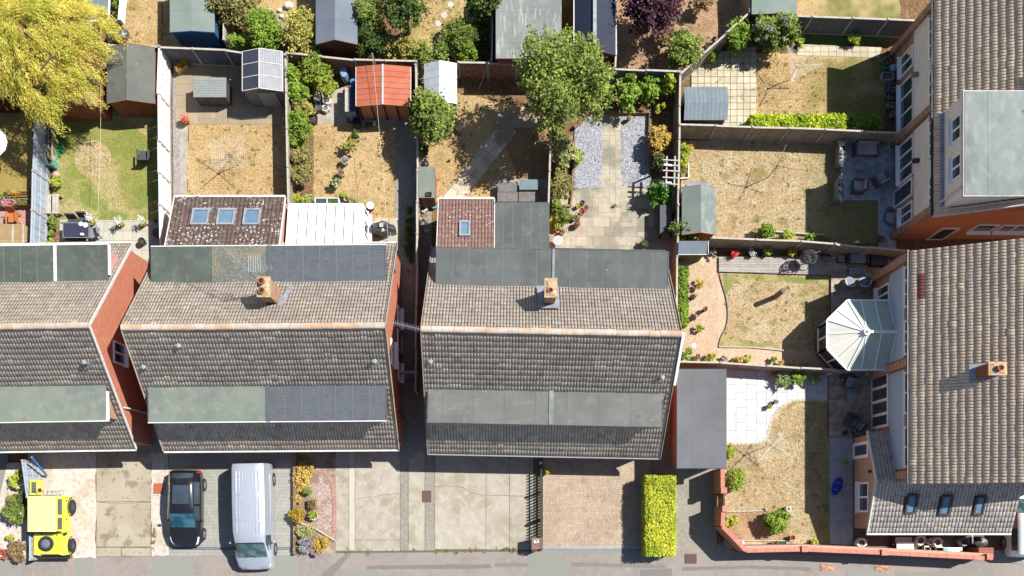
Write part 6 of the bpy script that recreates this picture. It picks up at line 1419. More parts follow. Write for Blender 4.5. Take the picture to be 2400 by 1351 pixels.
# front gardens
plant('bright lime bush beside the grey path at the far left', 40, 1122, .9, 17, L_lime, 1100, .065, 'shrub', 'leafy_bush', ry=22)
plant('large white-flowered bush in the front shrub bed', 40, 1198, 1.3, 28, L_mid, 3600, .07, 'shrub', 'flowering_bush', ry=32, extra=(F_wh, 260, .06))
plant('small yellow-green shrub above the white-flowered bush', 32, 1172, .8, 17, L_olive, 900, .06, 'shrub', 'leafy_bush', ry=14)
plant('dark shrub tight behind the low blue-grey fence', 56, 1172, 1.2, 12, L_dark, 900, .07, 'shrub', 'leafy_bush', ry=22)
plant('straw-brown dried shrub at the bottom left', 40, 1292, .9, 26, L_rust, 2600, .06, 'shrub', 'dried_shrub', ry=26, radial=True)
plant('yellow-green mound above the dried shrub', 26, 1262, .5, 12, L_lime, 500, .05, 'plant', 'low_plant', ry=9)
plant('reddish low plant at the bottom left edge', 6, 1300, .5, 12, leafmat('red_leaf', S(150, 70, 50), S(180, 110, 80)), 500, .06, 'plant', 'low_plant', ry=14)
for (px, py, rx_, ry_, top, m, n, lab, ex) in ((712, 1112, 22, 40, .7, L_yellow, 1700, 'yellow-orange heather at the top of the planted front bed', None), (722, 1078, 20, 14, .6, L_olive, 600, 'shaded plant at the head of the front bed', None), (700, 1160, 12, 22, .6, L_yellow, 600, 'small yellow plant along the dark bed wall', None),
        (698, 1210, 21, 22, 1.0, leafmat('mustard_leaf', S(170, 150, 50), S(196, 176, 80), S(120, 110, 40)), 1800, 'mustard-brown bush leaning over the dark bed wall', None), (718, 1248, 24, 17, .7, L_cream, 1300, 'cream-green mound below the mustard bush', None),
        (714, 1278, 21, 19, .8, L_grey, 1500, 'silver-blue shrub at the foot of the front bed', None), (752, 1275, 24, 20, .7, L_yellow, 1700, 'yellow-orange mound at the bottom right of the front bed', None), (742, 1296, 14, 10, .5, leafmat('mauve_leaf', S(150, 130, 136), S(180, 160, 164)), 500, 'mauve low shrub at the very foot of the front bed', None),
        (695, 1282, 10, 12, .5, L_mid, 360, 'green tuft behind the silver-blue shrub', None)):
    plant(lab, px, py, top, rx_, m, n, .055, 'shrub', 'front_bed_shrub', ry=ry_)
plant('orange-red flowering plant at the head of the picket fence', 1281, 1103, .7, 9, L_lime, 320, .06, 'plant', 'flowering_plant', ry=8, extra=(F_or, 90, .07))
plant('dried twiggy shrub behind the slate fence', 440, 104, .9, 18, mat('dried_twig', S(196, 140, 104), ('i', .3), rough=1), 260, .03, 'shrub', 'dried_shrub', ry=10, radial=True, aspect=12)
plant('flowering shrub by the blue-grey fence with yellow blooms', 133, 428, .8, 14, L_lime, 800, .06, 'shrub', 'flowering_bush', ry=12)
plant('loose green plant below the bench by the blue-grey fence', 124, 520, .8, 14, L_mid, 800, .07, 'shrub', 'leafy_bush', ry=18)
plant('vivid green clump beside the planter trough', 128, 350, .6, 13, L_bright, 800, .06, 'plant', 'low_plant', ry=28)
plant('small yellow shrub at the bottom of the blue-grey fence', 118, 566, .6, 10, L_lime, 500, .06, 'plant', 'low_plant', ry=8)
plant('small round green plant just above the yellow shrub', 122, 548, .6, 8, L_bright, 350, .05, 'plant', 'low_plant', ry=8)
plant('green strip of weeds along the lower passage fence', 1002 - 42, 560, .5, 9, L_dark, 1500, .06, 'shrub', 'weeds', ry=75)
plant('weedy tuft at the foot of the middle concrete drive', 1195, 1288, .15, 20, L_olive, 320, .04, 'plant', 'weeds', ry=5)
plant('weeds growing between the gravel and the old concrete', 362, 1262, .15, 5, L_olive, 240, .04, 'plant', 'weeds', ry=34)
plant('weeds along the foot of the yellow car gravel', 150, 1306, .15, 26, L_olive, 300, .04, 'plant', 'weeds', ry=5)
plant('sprig of grass growing in the sandstone patio', 1441, 483, .25, 6, L_bright, 120, .04, 'plant', 'weeds', ry=5)
plant('dark potted plant at the house end of the sandstone patio', 1512, 574, .6, 13, L_dark, 320, .07, 'plant', 'potted_shrub', ry=9, radial=True, aspect=3)
plant('dark plant against the terraced house corner', 2068, 562, .7, 14, L_rust, 420, .06, 'plant', 'low_plant', ry=14)
plant('trailing plant hanging on the weathered fence near the terraced house', 1995, 312, 1.5, 6, L_cream, 160, .06, 'plant', 'hanging_plant', ry=5)
plant('pinkish plant in a pot by the garden sofa', 2098, 340, .7, 10, leafmat('mauve_leaf_b', S(150, 100, 120), S(180, 140, 150)), 320, .06, 'plant', 'potted_shrub', ry=9)
plant('dark weedy shrub under the tree beside the passage fence', 995, 350, .8, 14, L_dark, 600, .07, 'shrub', 'leafy_bush', ry=14)
plant('sparse climber at the foot of the dry lawn tree', 1296, 318, 1.6, 10, L_bright, 400, .07, 'shrub', 'climber', ry=12)
plant('wispy weeds beside the gravel bed store', 1672, 598, .5, 12, L_grey, 320, .05, 'plant', 'low_plant', ry=14)
# grass tufts that roughen the lawns
def tufts(poly, n, m, s=.05):
    P = WL(poly); xs = [p[0] for p in P]; ys = [p[1] for p in P]; pts = []
    while len(pts) < n:
        q = (random.uniform(min(xs), max(xs)), random.uniform(min(ys), max(ys)))
        if inside(q, P): pts.append(q)
    C = np.array(pts); k = len(C); a = rng.random(k) * 6.28; l = s * (.6 + rng.random(k) * .9); w = l * .28; d = np.stack([np.cos(a), np.sin(a), np.zeros(k)], 1); nn = np.stack([-np.sin(a), np.cos(a), np.zeros(k)], 1)
    b = np.concatenate([C, np.full((k, 1), .004)], 1); tip = b + d * l[:, None] * .8 + np.array([0, 0, 1]) * (l * .6)[:, None]
    v = np.stack([b - nn * w[:, None], b + nn * w[:, None], tip], 1).reshape(-1, 3); o = link('grass', mesh_np('grass_tufts', v, np.arange(3 * k).reshape(k, 3), m)); tag(o, kind='stuff')
gs = mat('straw_blade', S(226, 194, 142), ('i', .4, S(140, 116, 62)), rough=1); gg = mat('green_blade', S(150, 156, 76), ('i', .35, S(200, 182, 122)), rough=1); gp = mat('pale_blade', S(214, 192, 148), ('i', .4, S(126, 118, 66)), rough=1)
tufts([(441, 290), (668, 290), (668, 464), (441, 464)], 9000, gs); tufts([(735, 292), (928, 292), (928, 518), (735, 518)], 8000, gs); tufts([(128, 258), (372, 258), (372, 516), (128, 516)], 9000, gg)
tufts([(986, 215), (1160, 215), (1160, 305), (1030, 466), (986, 466)], 6000, gs); tufts([(1085, 468), (1210, 312), (1288, 340), (1288, 420), (1150, 420)], 4500, gs); tufts([(1775, 138), (2062, 138), (2062, 300), (1775, 300)], 9000, gs)
tufts([(1600, 335), (1966, 335), (1966, 475), (2056, 475), (2056, 566), (1600, 566)], 15000, gp); tufts(hl, 9000, gp); tufts([(1800, 1040), (1830, 960), (1940, 945), (1940, 1270), (1704, 1200), (1704, 1046)], 12000, gp)
tufts([(940, -20), (1110, -20), (1110, 120), (940, 120)], 3500, gg); tufts([(275, -20), (395, -20), (395, 105), (275, 105)], 3000, gs); tufts([(1450, 0), (1740, 0), (1600, 180), (1450, 160)], 3500, gs)

def weeds(poly, n, m):                       # clumps of coarse weeds scattered through a lawn
    P = WL(poly); xs = [q[0] for q in P]; ys = [q[1] for q in P]; v = []
    for _ in range(n):
        c = (random.uniform(min(xs), max(xs)), random.uniform(min(ys), max(ys)))
        if not inside(c, P): continue
        r_ = random.uniform(.05, .16)
        for k in range(random.randint(10, 26)):
            a = random.random() * 6.28; q = r_ * random.random(); l = random.uniform(.03, .07); x, y = c[0] + q * math.cos(a), c[1] + q * math.sin(a); b = random.random() * 6.28; dx, dy = math.cos(b) * l, math.sin(b) * l
            v += [(x - dy * .25, y + dx * .25, .012), (x + dy * .25, y - dx * .25, .012), (x + dx, y + dy, .012 + l * .7)]
    v = np.array(v); tag(link('grass', mesh_np('weeds', v, np.arange(len(v)).reshape(-1, 3), m)), kind='stuff')
wd = leafmat('lawn_weed', S(120, 128, 66), S(150, 148, 88), S(96, 96, 50))
for q in ([(441, 290), (660, 290), (660, 464), (441, 464)], [(735, 292), (928, 292), (928, 518), (735, 518)], [(986, 215), (1290, 215), (1290, 466), (986, 466)], [(1775, 138), (2062, 138), (2062, 300), (1775, 300)], [(1600, 335), (2056, 335), (2056, 566), (1600, 566)], [(1700, 640), (1945, 645), (1945, 816), (1700, 812)], [(1704, 1046), (1940, 950), (1940, 1270), (1704, 1200)]): weeds(q, 60, wd)
for q in ([(270, 0), (500, 0), (500, 105), (270, 105)], [(940, 0), (1110, 0), (1110, 120), (940, 120)], [(1450, 20), (1720, 20), (1600, 170), (1450, 155)]): weeds(q, 45, wd)
for y_ in (1290, 1297): weeds([(790, y_ - 5), (1265, y_ - 6), (1265, y_), (790, y_ + 3)], 22, wd)

# ---------------------------------------------------------------- vehicles
def car_paint(name, c, rough=.28, metal=.3): return mat(name, c, ('n', 3, .5, .7, tuple(x * .9 for x in c[:3]) + (1,), .3), rough=rough, metal=metal, spec=.5, coat=.6)
tyrem = mat('tyre_rubber', (.025, .025, .027, 1), ('n', 30, .5, .7, (.06, .058, .055, 1), .5), rough=.9); rimm = mat('alloy_rim', (.45, .46, .48, 1), rough=.35, metal=.8); rimd = mat('dark_steel_rim', (.10, .10, .105, 1), rough=.5, metal=.5)
lampm = mat('lamp_glass', (.75, .77, .78, 1), rough=.1, spec=.8); screen = mat('windscreen_glass', (.03, .07, .075, 1), ('n', 2.2, .46, .6, (.12, .2, .19, 1), .7), rough=.06, spec=.9); screenb = mat('blue_windscreen_glass', (.012, .05, .085, 1), ('n', 2.2, .46, .6, (.05, .14, .2, 1), .7), rough=.06, spec=.9)
trim = mat('black_trim', (.02, .02, .021, 1), rough=.6)
def wheel(t, x, y, r, w, rim=None, cap=None):
    s = 1 if x > ORG[t].x else -1; wh = MB()
    k = 22; 
    def ring(mb, R0, R1, xa, xb, n=k):
        vs = []
        for (rr, xx) in ((R0, xa), (R1, xa), (R1, xb), (R0, xb)):
            vs += [(xx, y + rr * math.cos(6.2832 * i / n), r + rr * math.sin(6.2832 * i / n)) for i in range(n)]
        fs = [(a * n + i, a * n + (i + 1) % n, ((a + 1) % 4) * n + (i + 1) % n, ((a + 1) % 4) * n + i) for a in range(4) for i in range(n)]; mb.add(vs, fs)
    b = MB(); ring(b, .01, r * .3, x - w * .3, x + s * w * .42); o = b.build('wheel', rim or rimm, t)
    b = MB(); ring(b, r * .62, r, x - w / 2, x + w / 2)
    for i in range(24):
        a = 6.2832 * i / 24; b.obox((x, y + r * math.cos(a), r + r * math.sin(a)), (w * .9, .03, .03), Rm=Matrix.Rotation(a, 3, 'X'))
    b.build('tyre', tyrem, o, smooth=False)
    b = MB(); ring(b, r * .55, r * .63, x - w * .42, x + w * .42)
    for i in range(5):
        a = 6.2832 * i / 5; b.beam((x + s * w * .33, y + r * .1 * math.cos(a), r + r * .1 * math.sin(a)), (x + s * w * .36, y + r * .6 * math.cos(a), r + r * .6 * math.sin(a)), .05, .07)
    b.build('rim', rim or rimm, o)
def loft(t, st, paint, crown=.04):
    """st: (y, half bottom, half belt, half top, z bottom, z belt, z top). Returns the surface grid."""
    G_ = []
    for (y, wb, wm, wt, zb, zm, zt) in st:
        half = [(wb * .93, zb), (wb, zb + .12), (wm * 1.005, (zb + zm) * .5 + .05), (wm, zm), (wm * .985, zm + .05 if zt - zm > .2 else zm + (zt - zm) * .3), ((wm * .5 + wt * .5), (zm + zt) / 2 + .02), (wt + .02, zt - .07 if zt - zm > .2 else zt - (zt - zm) * .25), (wt * .88, zt), (wt * .45, zt + crown * .7), (0, zt + crown)]
        row = [(-a, y, b) for a, b in half] + [(a, y, b) for a, b in half[:-1][::-1]]; G_.append(row)
    o = ORG[t]; mb = MB(); n = len(G_[0]); vs = [(o.x + p[0], o.y + p[1], p[2]) for r in G_ for p in r]; fs = []
    for i in range(len(G_) - 1):
        for j in range(n - 1): fs.append((i * n + j, i * n + j + 1, (i + 1) * n + j + 1, (i + 1) * n + j))
        fs.append((i * n + n - 1, i * n, (i + 1) * n, (i + 1) * n + n - 1))
    fs.append(tuple(range(n))[::-1]); fs.append(tuple(range((len(G_) - 1) * n, len(G_) * n))); mb.add(vs, fs)
    me = mb.mesh('body', paint, True, o); body = link('body', me, t)
    def S_(u, v):
        i = min(int(u), len(G_) - 2); j = min(int(v), n - 2); a, b = u - i, v - j
        P = [Vector(G_[i][j]), Vector(G_[i][j + 1]), Vector(G_[i + 1][j]), Vector(G_[i + 1][j + 1])]
        return P[0] * (1 - a) * (1 - b) + P[1] * (1 - a) * b + P[2] * a * (1 - b) + P[3] * a * b + Vector((o.x, o.y, 0))
    def panel(name, u0, u1, v0, v1, m, off=.012, parent=None, nu=5, nv=6, taper=(0, 0)):
        mb = MB(); vs = []
        for a in range(nu + 1):
            for b in range(nv + 1):
                fa = a / nu; va = v0 + taper[0] * (1 - fa), v1 - taper[0] * (1 - fa); vb = v0 + taper[1] * fa, v1 - taper[1] * fa
                u, v = u0 + (u1 - u0) * fa, (v0 + taper[0] * (1 - fa) + taper[1] * fa) + ((v1 - v0) - 2 * (taper[0] * (1 - fa) + taper[1] * fa)) * b / nv
                e = .02; nrm = (S_(min(u + e, len(G_) - 1.001), v) - S_(max(u - e, 0), v)).cross(S_(u, min(v + e, n - 1.001)) - S_(u, max(v - e, 0)))
                nrm.normalize(); c = S_(u, v) - Vector((o.x, o.y, .7))
                if nrm.dot(c) < 0: nrm = -nrm
                vs.append(S_(u, v) + nrm * off)
        w = nv + 1
        mb.add(vs, [(a * w + b, a * w + b + 1, (a + 1) * w + b + 1, (a + 1) * w + b) for a in range(nu) for b in range(nv)])
        return mb.build(name, m, parent or t, smooth=True)
    return body, S_, panel, n

# silver van
t = thing('van', (-12.79, 0, 0), 'silver panel van with roof ribs parked on the grey block drive', 'van', rz=R(1.2))
silver = car_paint('silver_paint', (.42, .46, .52, 1), .34, .35)
st = [(2.46, .86, .90, .72, .45, 1.0, 1.55), (2.42, .92, .94, .76, .35, 1.05, 1.86), (2.2, .94, .95, .78, .3, 1.05, 1.93), (.5, .95, .96, .79, .3, 1.05, 1.95), (-1.0, .95, .96, .78, .3, 1.05, 1.93), (-1.55, .95, .95, .72, .3, 1.03, 1.84),
      (-2.25, .95, .93, .70, .3, 1.02, 1.24), (-2.42, .94, .90, .74, .3, .98, 1.13), (-2.78, .90, .82, .62, .3, .82, .93), (-2.96, .78, .66, .45, .35, .66, .74)]
body, S_, pan, n = loft(t, st, silver)
pan('windscreen', 5.08, 6.2, 6.1, 11.9, screen, .014); pan('windscreen_trim', 5.0, 6.35, 5.95, 12.05, trim, .006)
pan('side_window', 4.35, 5.6, 4.15, 5.7, glass, .012, nv=3); pan('side_window', 4.35, 5.6, 12.3, 13.85, glass, .012, nv=3); pan('rear_window', .15, .95, 4.3, 5.6, glass, .012, nv=3)
pan('headlight', 7.7, 8.5, 3.1, 4.4, lampm, .01, nv=3); pan('headlight', 7.7, 8.5, 13.6, 14.9, lampm, .01, nv=3)
for i in range(8):
    x = -.62 + .165 * i; b = MB()
    for (y0, y1) in ((2.05, .95), (.75, -.35), (-.5, -1.05)): b.box(-12.79 + x, -12.79 + x + .055, y1, y0, 1.93, 1.978)
    b.build('roof_rib', silver, t)
for y0, y1 in ((.95, .5), (-.45, -.9)):
    b = MB()
    for q in ((-.38, .38, y0 - .02, y0), (-.38, .38, y1, y1 + .02), (-.38, -.36, y1, y0), (.36, .38, y1, y0)): b.box(-12.79 + q[0], -12.79 + q[1], q[2], q[3], 1.96, 1.984)
    b.build('roof_hatch_seam', silver, t)
for x in (-.94, .94):
    for y in (1.65, -1.95): wheel(t, -12.79 + x * .93, y, .33, .2)
    MB().box(-12.79 + x * 1.0 - .015, -12.79 + x * 1.0 + .015, -.6, 1.9, 1.08, 1.13).build('door_rail', rimm, t)
    MB().ball((-12.79 + x * 1.16, -1.55, 1.2), .12, 1, .6, 1.1).build('wing_mirror', silver, t, smooth=True)
MB().box(-13.5, -12.08, -2.99, -2.9, .35, .52).build('bumper', trim, t); MB().box(-13.05, -12.53, -3.0, -2.985, .42, .53).build('number_plate', whitew, t)
MB().beam((-13.2, -2.34, 1.24), (-12.85, -2.24, 1.26), .02).build('wiper', trim, t); MB().beam((-12.7, -2.34, 1.24), (-12.3, -2.24, 1.26), .02).build('wiper', trim, t)

# black hatchback
t = thing('car', (-16.33, 0, 0), 'black hatchback parked left of the silver van', 'car', rz=R(-.6))
blk = car_paint('black_paint', (.014, .015, .019, 1), .22, .2)
st = [(2.14, .62, .66, .45, .4, .62, .80), (2.05, .76, .78, .52, .3, .82, 1.1), (1.75, .82, .82, .55, .25, .90, 1.38), (1.3, .84, .84, .58, .25, .92, 1.46), (.3, .85, .85, .60, .25, .92, 1.47), (-.05, .85, .85, .60, .25, .92, 1.42),
      (-.85, .85, .83, .62, .25, .90, .98), (-1.1, .84, .80, .62, .25, .86, .92), (-1.55, .80, .70, .48, .27, .72, .80), (-1.78, .62, .52, .3, .32, .58, .64)]
body, S_, pan, n = loft(t, st, blk)
pan('windscreen', 5.05, 5.92, 6.1, 11.9, screenb, .012); pan('rear_window', 1.3, 2.1, 6.3, 11.7, glass, .012)
pan('side_window', 2.5, 3.9, 4.2, 5.8, glass, .01, nv=3); pan('side_window', 4.0, 5.5, 4.2, 5.8, glass, .01, nv=3); pan('side_window', 2.5, 3.9, 12.2, 13.8, glass, .01, nv=3); pan('side_window', 4.0, 5.5, 12.2, 13.8, glass, .01, nv=3)
pan('headlight', 7.4, 8.5, 3.2, 4.6, lampm, .01, nv=3); pan('headlight', 7.4, 8.5, 13.4, 14.8, lampm, .01, nv=3); pan('tail_light', .3, 1.2, 3.6, 5.0, redP, .01, nv=3); pan('tail_light', .3, 1.2, 13.0, 14.4, redP, .01, nv=3)
pan('sunroof', 2.9, 3.9, 7.4, 10.6, glass, .008)
for x in (-.82, .82):
    for y in (1.4, -1.15): wheel(t, -16.33 + x * .95, y, .31, .19)
    MB().ball((-16.33 + x * 1.14, -.45, .98), .1, 1.1, .7, .8).build('wing_mirror', blk, t, smooth=True)
    MB().tube([(-16.33 + x * .72, 1.5, 1.42), (-16.33 + x * .72, .2, 1.47)], .012, 5).build('roof_trim', rimm, t)
MB().box(-16.6, -16.06, -1.79, -1.76, .36, .47).build('number_plate', whitew, t)

# yellow 4x4
cx_ = -23.12; t = thing('off_road_car', (cx_, -.6, 0), 'bright yellow boxy off-road car with a spare wheel on its bonnet and rear door open', 'car')
yel = mat('yellow_paint', (.72, .66, .05, 1), ('n', 2, .45, .6, (.62, .57, .08, 1), .6), ('n', 9, .56, .66, (.5, .44, .14, 1), .5), rough=.35, spec=.5, coat=.4); yelr = mat('faded_yellow_roof', (.70, .64, .27, 1), ('n', 2, .45, .62, (.62, .56, .2, 1), .7), ('n', 10, .56, .66, (.5, .46, .26, 1), .5), rough=.5, spec=.4)
b = MB(); b.prismX([(-1.12, .45), (.8, .45), (.8, 1.18), (-1.12, 1.18)], cx_ - .78, cx_ + .8); body = b.build('body', yel, t)
b = MB()
for s in (-1, 1):                            # wings with square arches
    x = cx_ + s * .66
    for (y0, y1, z0, z1) in ((-2.2, -1.12, .8, 1.1), (-2.2, -2.05, .45, .8), (-1.42, -1.12, .45, .8)): b.box(x - .15, x + .15, y0, y1, z0, z1)
b.box(cx_ - .5, cx_ + .5, -2.16, -1.12, .6, 1.13); b.build('bonnet', yel, t)
for i in range(6):
    x0 = cx_ - .72 + i * .24; MB().box(x0, x0 + .225, -1.0, .78, 1.86, 1.905 + .004 * (i % 2)).build('roof_panel', yelr, t)
MB().prismX([(-1.02, 1.18), (.8, 1.18), (.76, 1.86), (-.96, 1.86)], cx_ - .72, cx_ + .72).build('cab', yel, t)
for s in (-1, 1):
    x = cx_ + s * .725
    for (y0, y1) in ((-.88, -.3), (-.14, .64)): 
        w = MB().box(x - .012, x + .012, y0, y1, 1.3, 1.76).build('side_window', glass, t)
    MB().box(x + s * .06 - .03, x + s * .06 + .03, -1.1, .8, 1.14, 1.2).build('waist_rail', yel, t)
    MB().box(cx_ + s * .95 - .06, cx_ + s * .95 + .02, -1.15, -1.05, 1.25, 1.42).build('wing_mirror', trim, t)
for y in (-.22, -1.0, .72): MB().box(cx_ + .8, cx_ + .806, y, y + .015, .5, 1.14).build('door_seam', trim, t)
for y in (-.32, .6): MB().box(cx_ + .8, cx_ + .83, y - .1, y, 1.0, 1.03).build('door_handle', trim, t)
for y in (.25, -1.75):
    b = MB(); b.tube([(cx_ + .8, y + .47 * math.cos(a * .314), .37 + .47 * math.sin(a * .314)) for a in range(11)], .035, 5); b.build('wheel_arch', trim, t)
MB().box(cx_ - .005, cx_ + .005, -2.1, -1.15, 1.13, 1.136).build('bonnet_crease', trim, t)
for x in (-.4, .4): MB().box(cx_ + x - .05, cx_ + x + .05, -1.2, -1.16, 1.13, 1.17).build('hinge', trim, t)
MB().prismX([(-1.05, 1.2), (-.98, 1.82), (-1.0, 1.82), (-1.07, 1.2)], cx_ - .64, cx_ + .64).build('windscreen', glass, t)
MB().box(cx_ - .8, cx_ + .82, -1.1, -1.06, 1.1, 1.2).build('vent_panel', trim, t)
for s in (-1, 1):
    for y in (.25, -1.75): wheel(t, cx_ + s * .76, y, .37, .24, rim=rimd)
MB().box(cx_ - .78, cx_ + .78, -2.42, -2.27, .5, .66).build('bumper', trim, t); MB().box(cx_ - .3, cx_ + .3, -2.21, -2.17, .68, 1.0).build('grille', trim, t)
for s in (-1, 1): MB().tube([(cx_ + s * .62, -2.19, .9), (cx_ + s * .62, -2.24, .9)], .09, 12).build('headlight', lampm, t)
b = MB(); b.tube([(cx_ - .12 + .3 * math.cos(a * .3142), -1.62 + .3 * math.sin(a * .3142), 1.22) for a in range(20)], .095, 8, closed=True); sp = b.build('spare_wheel', tyrem, t, smooth=True)
MB().lathe((cx_ - .12, -1.62, 1.14), [(.24, 0), (.24, .12), (.1, .15)], 16).build('rim', mat('grey_wheel_cover', (.12, .14, .17, 1), rough=.5), sp)
xd = cx_ - .62; d = MB(); d.box(xd - .05, xd, .84, 1.62, .5, 1.8); dr = d.build('rear_door', yel, t); MB().box(xd - .002, xd + .012, .95, 1.5, 1.25, 1.72).build('window', glass, dr); MB().tube([(xd, 1.1, .95), (xd + .1, 1.1, .95)], .1, 10).build('wheel_mount', trim, dr)
b = MB(); [b.beam((cx_ - .5 + i * .25, .86, 1.4), (cx_ - .4 + i * .25, 1.08, 1.5), .02) for i in range(5)]; b.beam((cx_ - .5, 1.0, 1.46), (cx_ + .6, 1.0, 1.46), .02); b.build('rear_rack', metalg, t)

# silver car cut off by the right edge
t = thing('car', (26.75, -.25, 0), 'silver car cut off by the right edge, white marks on its roof', 'car', rz=R(180))
st = [(2.05, .80, .82, .60, .35, .9, 1.3), (1.9, .86, .86, .68, .3, .95, 1.52), (1.3, .88, .88, .70, .28, .95, 1.56), (.2, .88, .88, .70, .28, .95, 1.56), (-.15, .88, .88, .68, .28, .95, 1.5), (-.95, .88, .86, .70, .28, .93, 1.05), (-1.2, .87, .84, .68, .28, .9, .98), (-1.8, .82, .72, .5, .3, .72, .84), (-2.0, .66, .56, .3, .35, .6, .68)]
body, S_, pan, n = loft(t, st, car_paint('pale_silver_paint', (.66, .67, .69, 1), .4, .3))
pan('windscreen', 4.05, 4.95, 6.1, 11.9, screen, .012); pan('side_window', 1.3, 2.9, 4.2, 5.8, glass, .01, nv=3); pan('side_window', 3.0, 4.6, 4.2, 5.8, glass, .01, nv=3); pan('side_window', 1.3, 4.6, 12.2, 13.8, glass, .01, nv=3)
for x in (-.84, .84):
    for y in (1.35, -1.3): wheel(t, 26.75 + x * .95, -.25 + y, .31, .19)
    MB().ball((26.75 + x * 1.12, -.65, 1.0), .11, 1.1, .7, .8).build('wing_mirror', whitew, t, smooth=True)
marks = MB()
for (x, y, rx_, ry_) in ((.02, 1.3, .055, .09), (.02, .85, .05, .075), (.03, .68, .055, .08), (.03, .15, .05, .10)): marks.lathe((26.75 - .35 + x, -.25 + y - .25, 1.585), [(1, 0), (1, .008)], 14, rx_, ry_)
marks.build('roof_marking', white, t)

# wheelie bin with house number label
t = thing('wheelie_bin', (*W(1256, 1274), 0), 'brown wheelie bin with a white number label at the foot of the picket fence', 'bin'); x, y = ORG[t].x, ORG[t].y
bn = mat('brown_bin_plastic', S(146, 116, 108), ('n', 6, .45, .62, S(126, 96, 88), .5), rough=.6)
MB().add([(x - .21, y - .22, .08), (x + .21, y - .22, .08), (x + .21, y + .24, .08), (x - .21, y + .24, .08), (x - .27, y - .28, .98), (x + .27, y - .28, .98), (x + .27, y + .32, .98), (x - .27, y + .32, .98)], [(3, 2, 1, 0), (4, 5, 6, 7), (0, 1, 5, 4), (1, 2, 6, 5), (2, 3, 7, 6), (3, 0, 4, 7)]).build('body', bn, t)
l_ = MB().add([(x - .29, y - .31, .98), (x + .29, y - .31, .98), (x + .29, y + .33, .98), (x - .29, y + .33, .98), (x - .26, y - .28, 1.04), (x + .26, y - .28, 1.04), (x + .25, y + .05, 1.08), (x - .25, y + .05, 1.08), (x + .25, y + .28, 1.08), (x - .25, y + .28, 1.08)], [(3, 2, 1, 0), (4, 5, 6, 7), (7, 6, 8, 9), (0, 1, 5, 4), (1, 2, 8, 6, 5), (3, 0, 4, 7, 9), (2, 3, 9, 8)]).build('lid', bn, t)
b = MB()
for q in ((-.15, -.02, .10, .25), (-.12, .11, .20, .235), (.02, .11, .07, .16), (-.12, .0, .045, .09)): b.box(x + q[0], x + q[1], y + q[2], y + q[3], 1.08, 1.088)
b.build('number_label', whitew, l_)
b = MB(); b.box(x - .14, x + .02, y + .175, y + .19, 1.088, 1.093); b.box(x - .005, x + .012, y + .07, y + .19, 1.088, 1.093); b.build('number_stroke', trim, l_)
MB().tube([(x - .22, y - .36, .95), (x + .22, y - .36, .95)], .02).build('handle', bn, t)
for s in (-1, 1): MB().tube([(x + s * .2, y - .24, .1), (x + s * .26, y - .24, .1)], .1, 12).build('wheel', trim, t)
MB().box(x - .29, x + .29, y + .0, y + .012, 1.0, 1.092).build('lid_rib', mat('bin_rib', S(96, 70, 64), rough=.7), t)

# ---------------------------------------------------------------- garden furniture and clutter
def W2(px, py): return W(px, py, 0)
def dryer(label, px, py, h, angs, L, lines=True, m=None, tilt=.12, offset=(0, 0)):
    x, y = W(px, py, h); t = thing('rotary_dryer', (x, y, 0), label, 'clothes dryer'); m = m or metalg
    MB().tube([(x, y, 0), (x, y, h + .1)], .022, 6).build('pole', m, t); MB().lathe((x, y, h - .1), [(.05, 0), (.05, .14)], 8).build('hub', m, t); tips = []
    for a, l_ in angs:
        e = (x + math.cos(R(a)) * l_, y + math.sin(R(a)) * l_, h + tilt); tips.append(Vector(e)); b = MB(); b.tube([(x, y, h), e], .016, 5); b.beam((x, y, h - .4), Vector((x, y, h)).lerp(Vector(e), .45), .014); b.build('arm', m, t)
    if lines:
        b = MB(); c = Vector((x, y, h))
        for k in range(7):
            f = .32 + .68 * k / 6; P = [c.lerp(q, f) for q in tips]
            for p, q in zip(P, P[1:] + P[:1]): b.beam(p, q, .009)
        b.build('line', line, t)
    return t
dryer('four-armed rotary dryer with lines on the lawn above the three-rooflight extension', 538, 362, 1.55, [(48, 1.15), (143, 1.15), (222, 1.15), (323, 1.2)], 1.1)
dryer('thin three-armed rotary dryer on the lawn beside the cream slabs', 1870, 155, 1.6, [(122, 1.1), (2, 1.2), (248, .95)], 1.1, m=line)
dryer('bare four-armed rotary dryer on the straw lawn', 1822, 389, 1.75, [(68, 1.1), (165, .9), (250, .7), (345, 1.0)], 1, lines=False, m=mat('dull_metal', S(130, 124, 112), rough=.6))
dryer('rotary dryer with many lines on the corner lawn beside the white patio', 1812, 1043, 1.6, [(52, .75), (140, .8), (228, 1.2), (328, 1.0)], 1, m=line)
def wireline(label, a, b_, ra=.0):
    t = thing('washing_line', (a[0], a[1], 0), label, 'washing line'); MB().tube([(a[0], a[1], 0), (a[0], a[1], a[2] + .1)], .03, 6).build('post', metalw, t)
    P = [Vector(a).lerp(Vector(b_), k / 10) - Vector((0, 0, .12 * math.sin(math.pi * k / 10))) for k in range(11)]; MB().tube(P, .008, 4).build('line', line, t); return t
wireline('white washing line from the tall post behind the orange roof to the conservatory', tuple(V(873, 128, 2.6)), tuple(V(910, 560, 2.4)))
wireline('long white washing line down the middle of the patchy green lawn', tuple(V(236, 190, 2.3)), tuple(V(229, 500, 2.1)))
t = thing('line_post', (*W(1146, 178), 0), 'braced clothes post against the wide-boarded brown fence', 'clothes post'); tp = V(1145, 148, 2.2)
MB().tube([(tp.x, tp.y, 0), tp], .035).build('post', metalg, t); MB().tube([tp, V(1122, 213, .05)], .014).build('stay', metalg, t); MB().tube([tp, V(1192, 196, .05)], .014).build('stay', metalg, t)
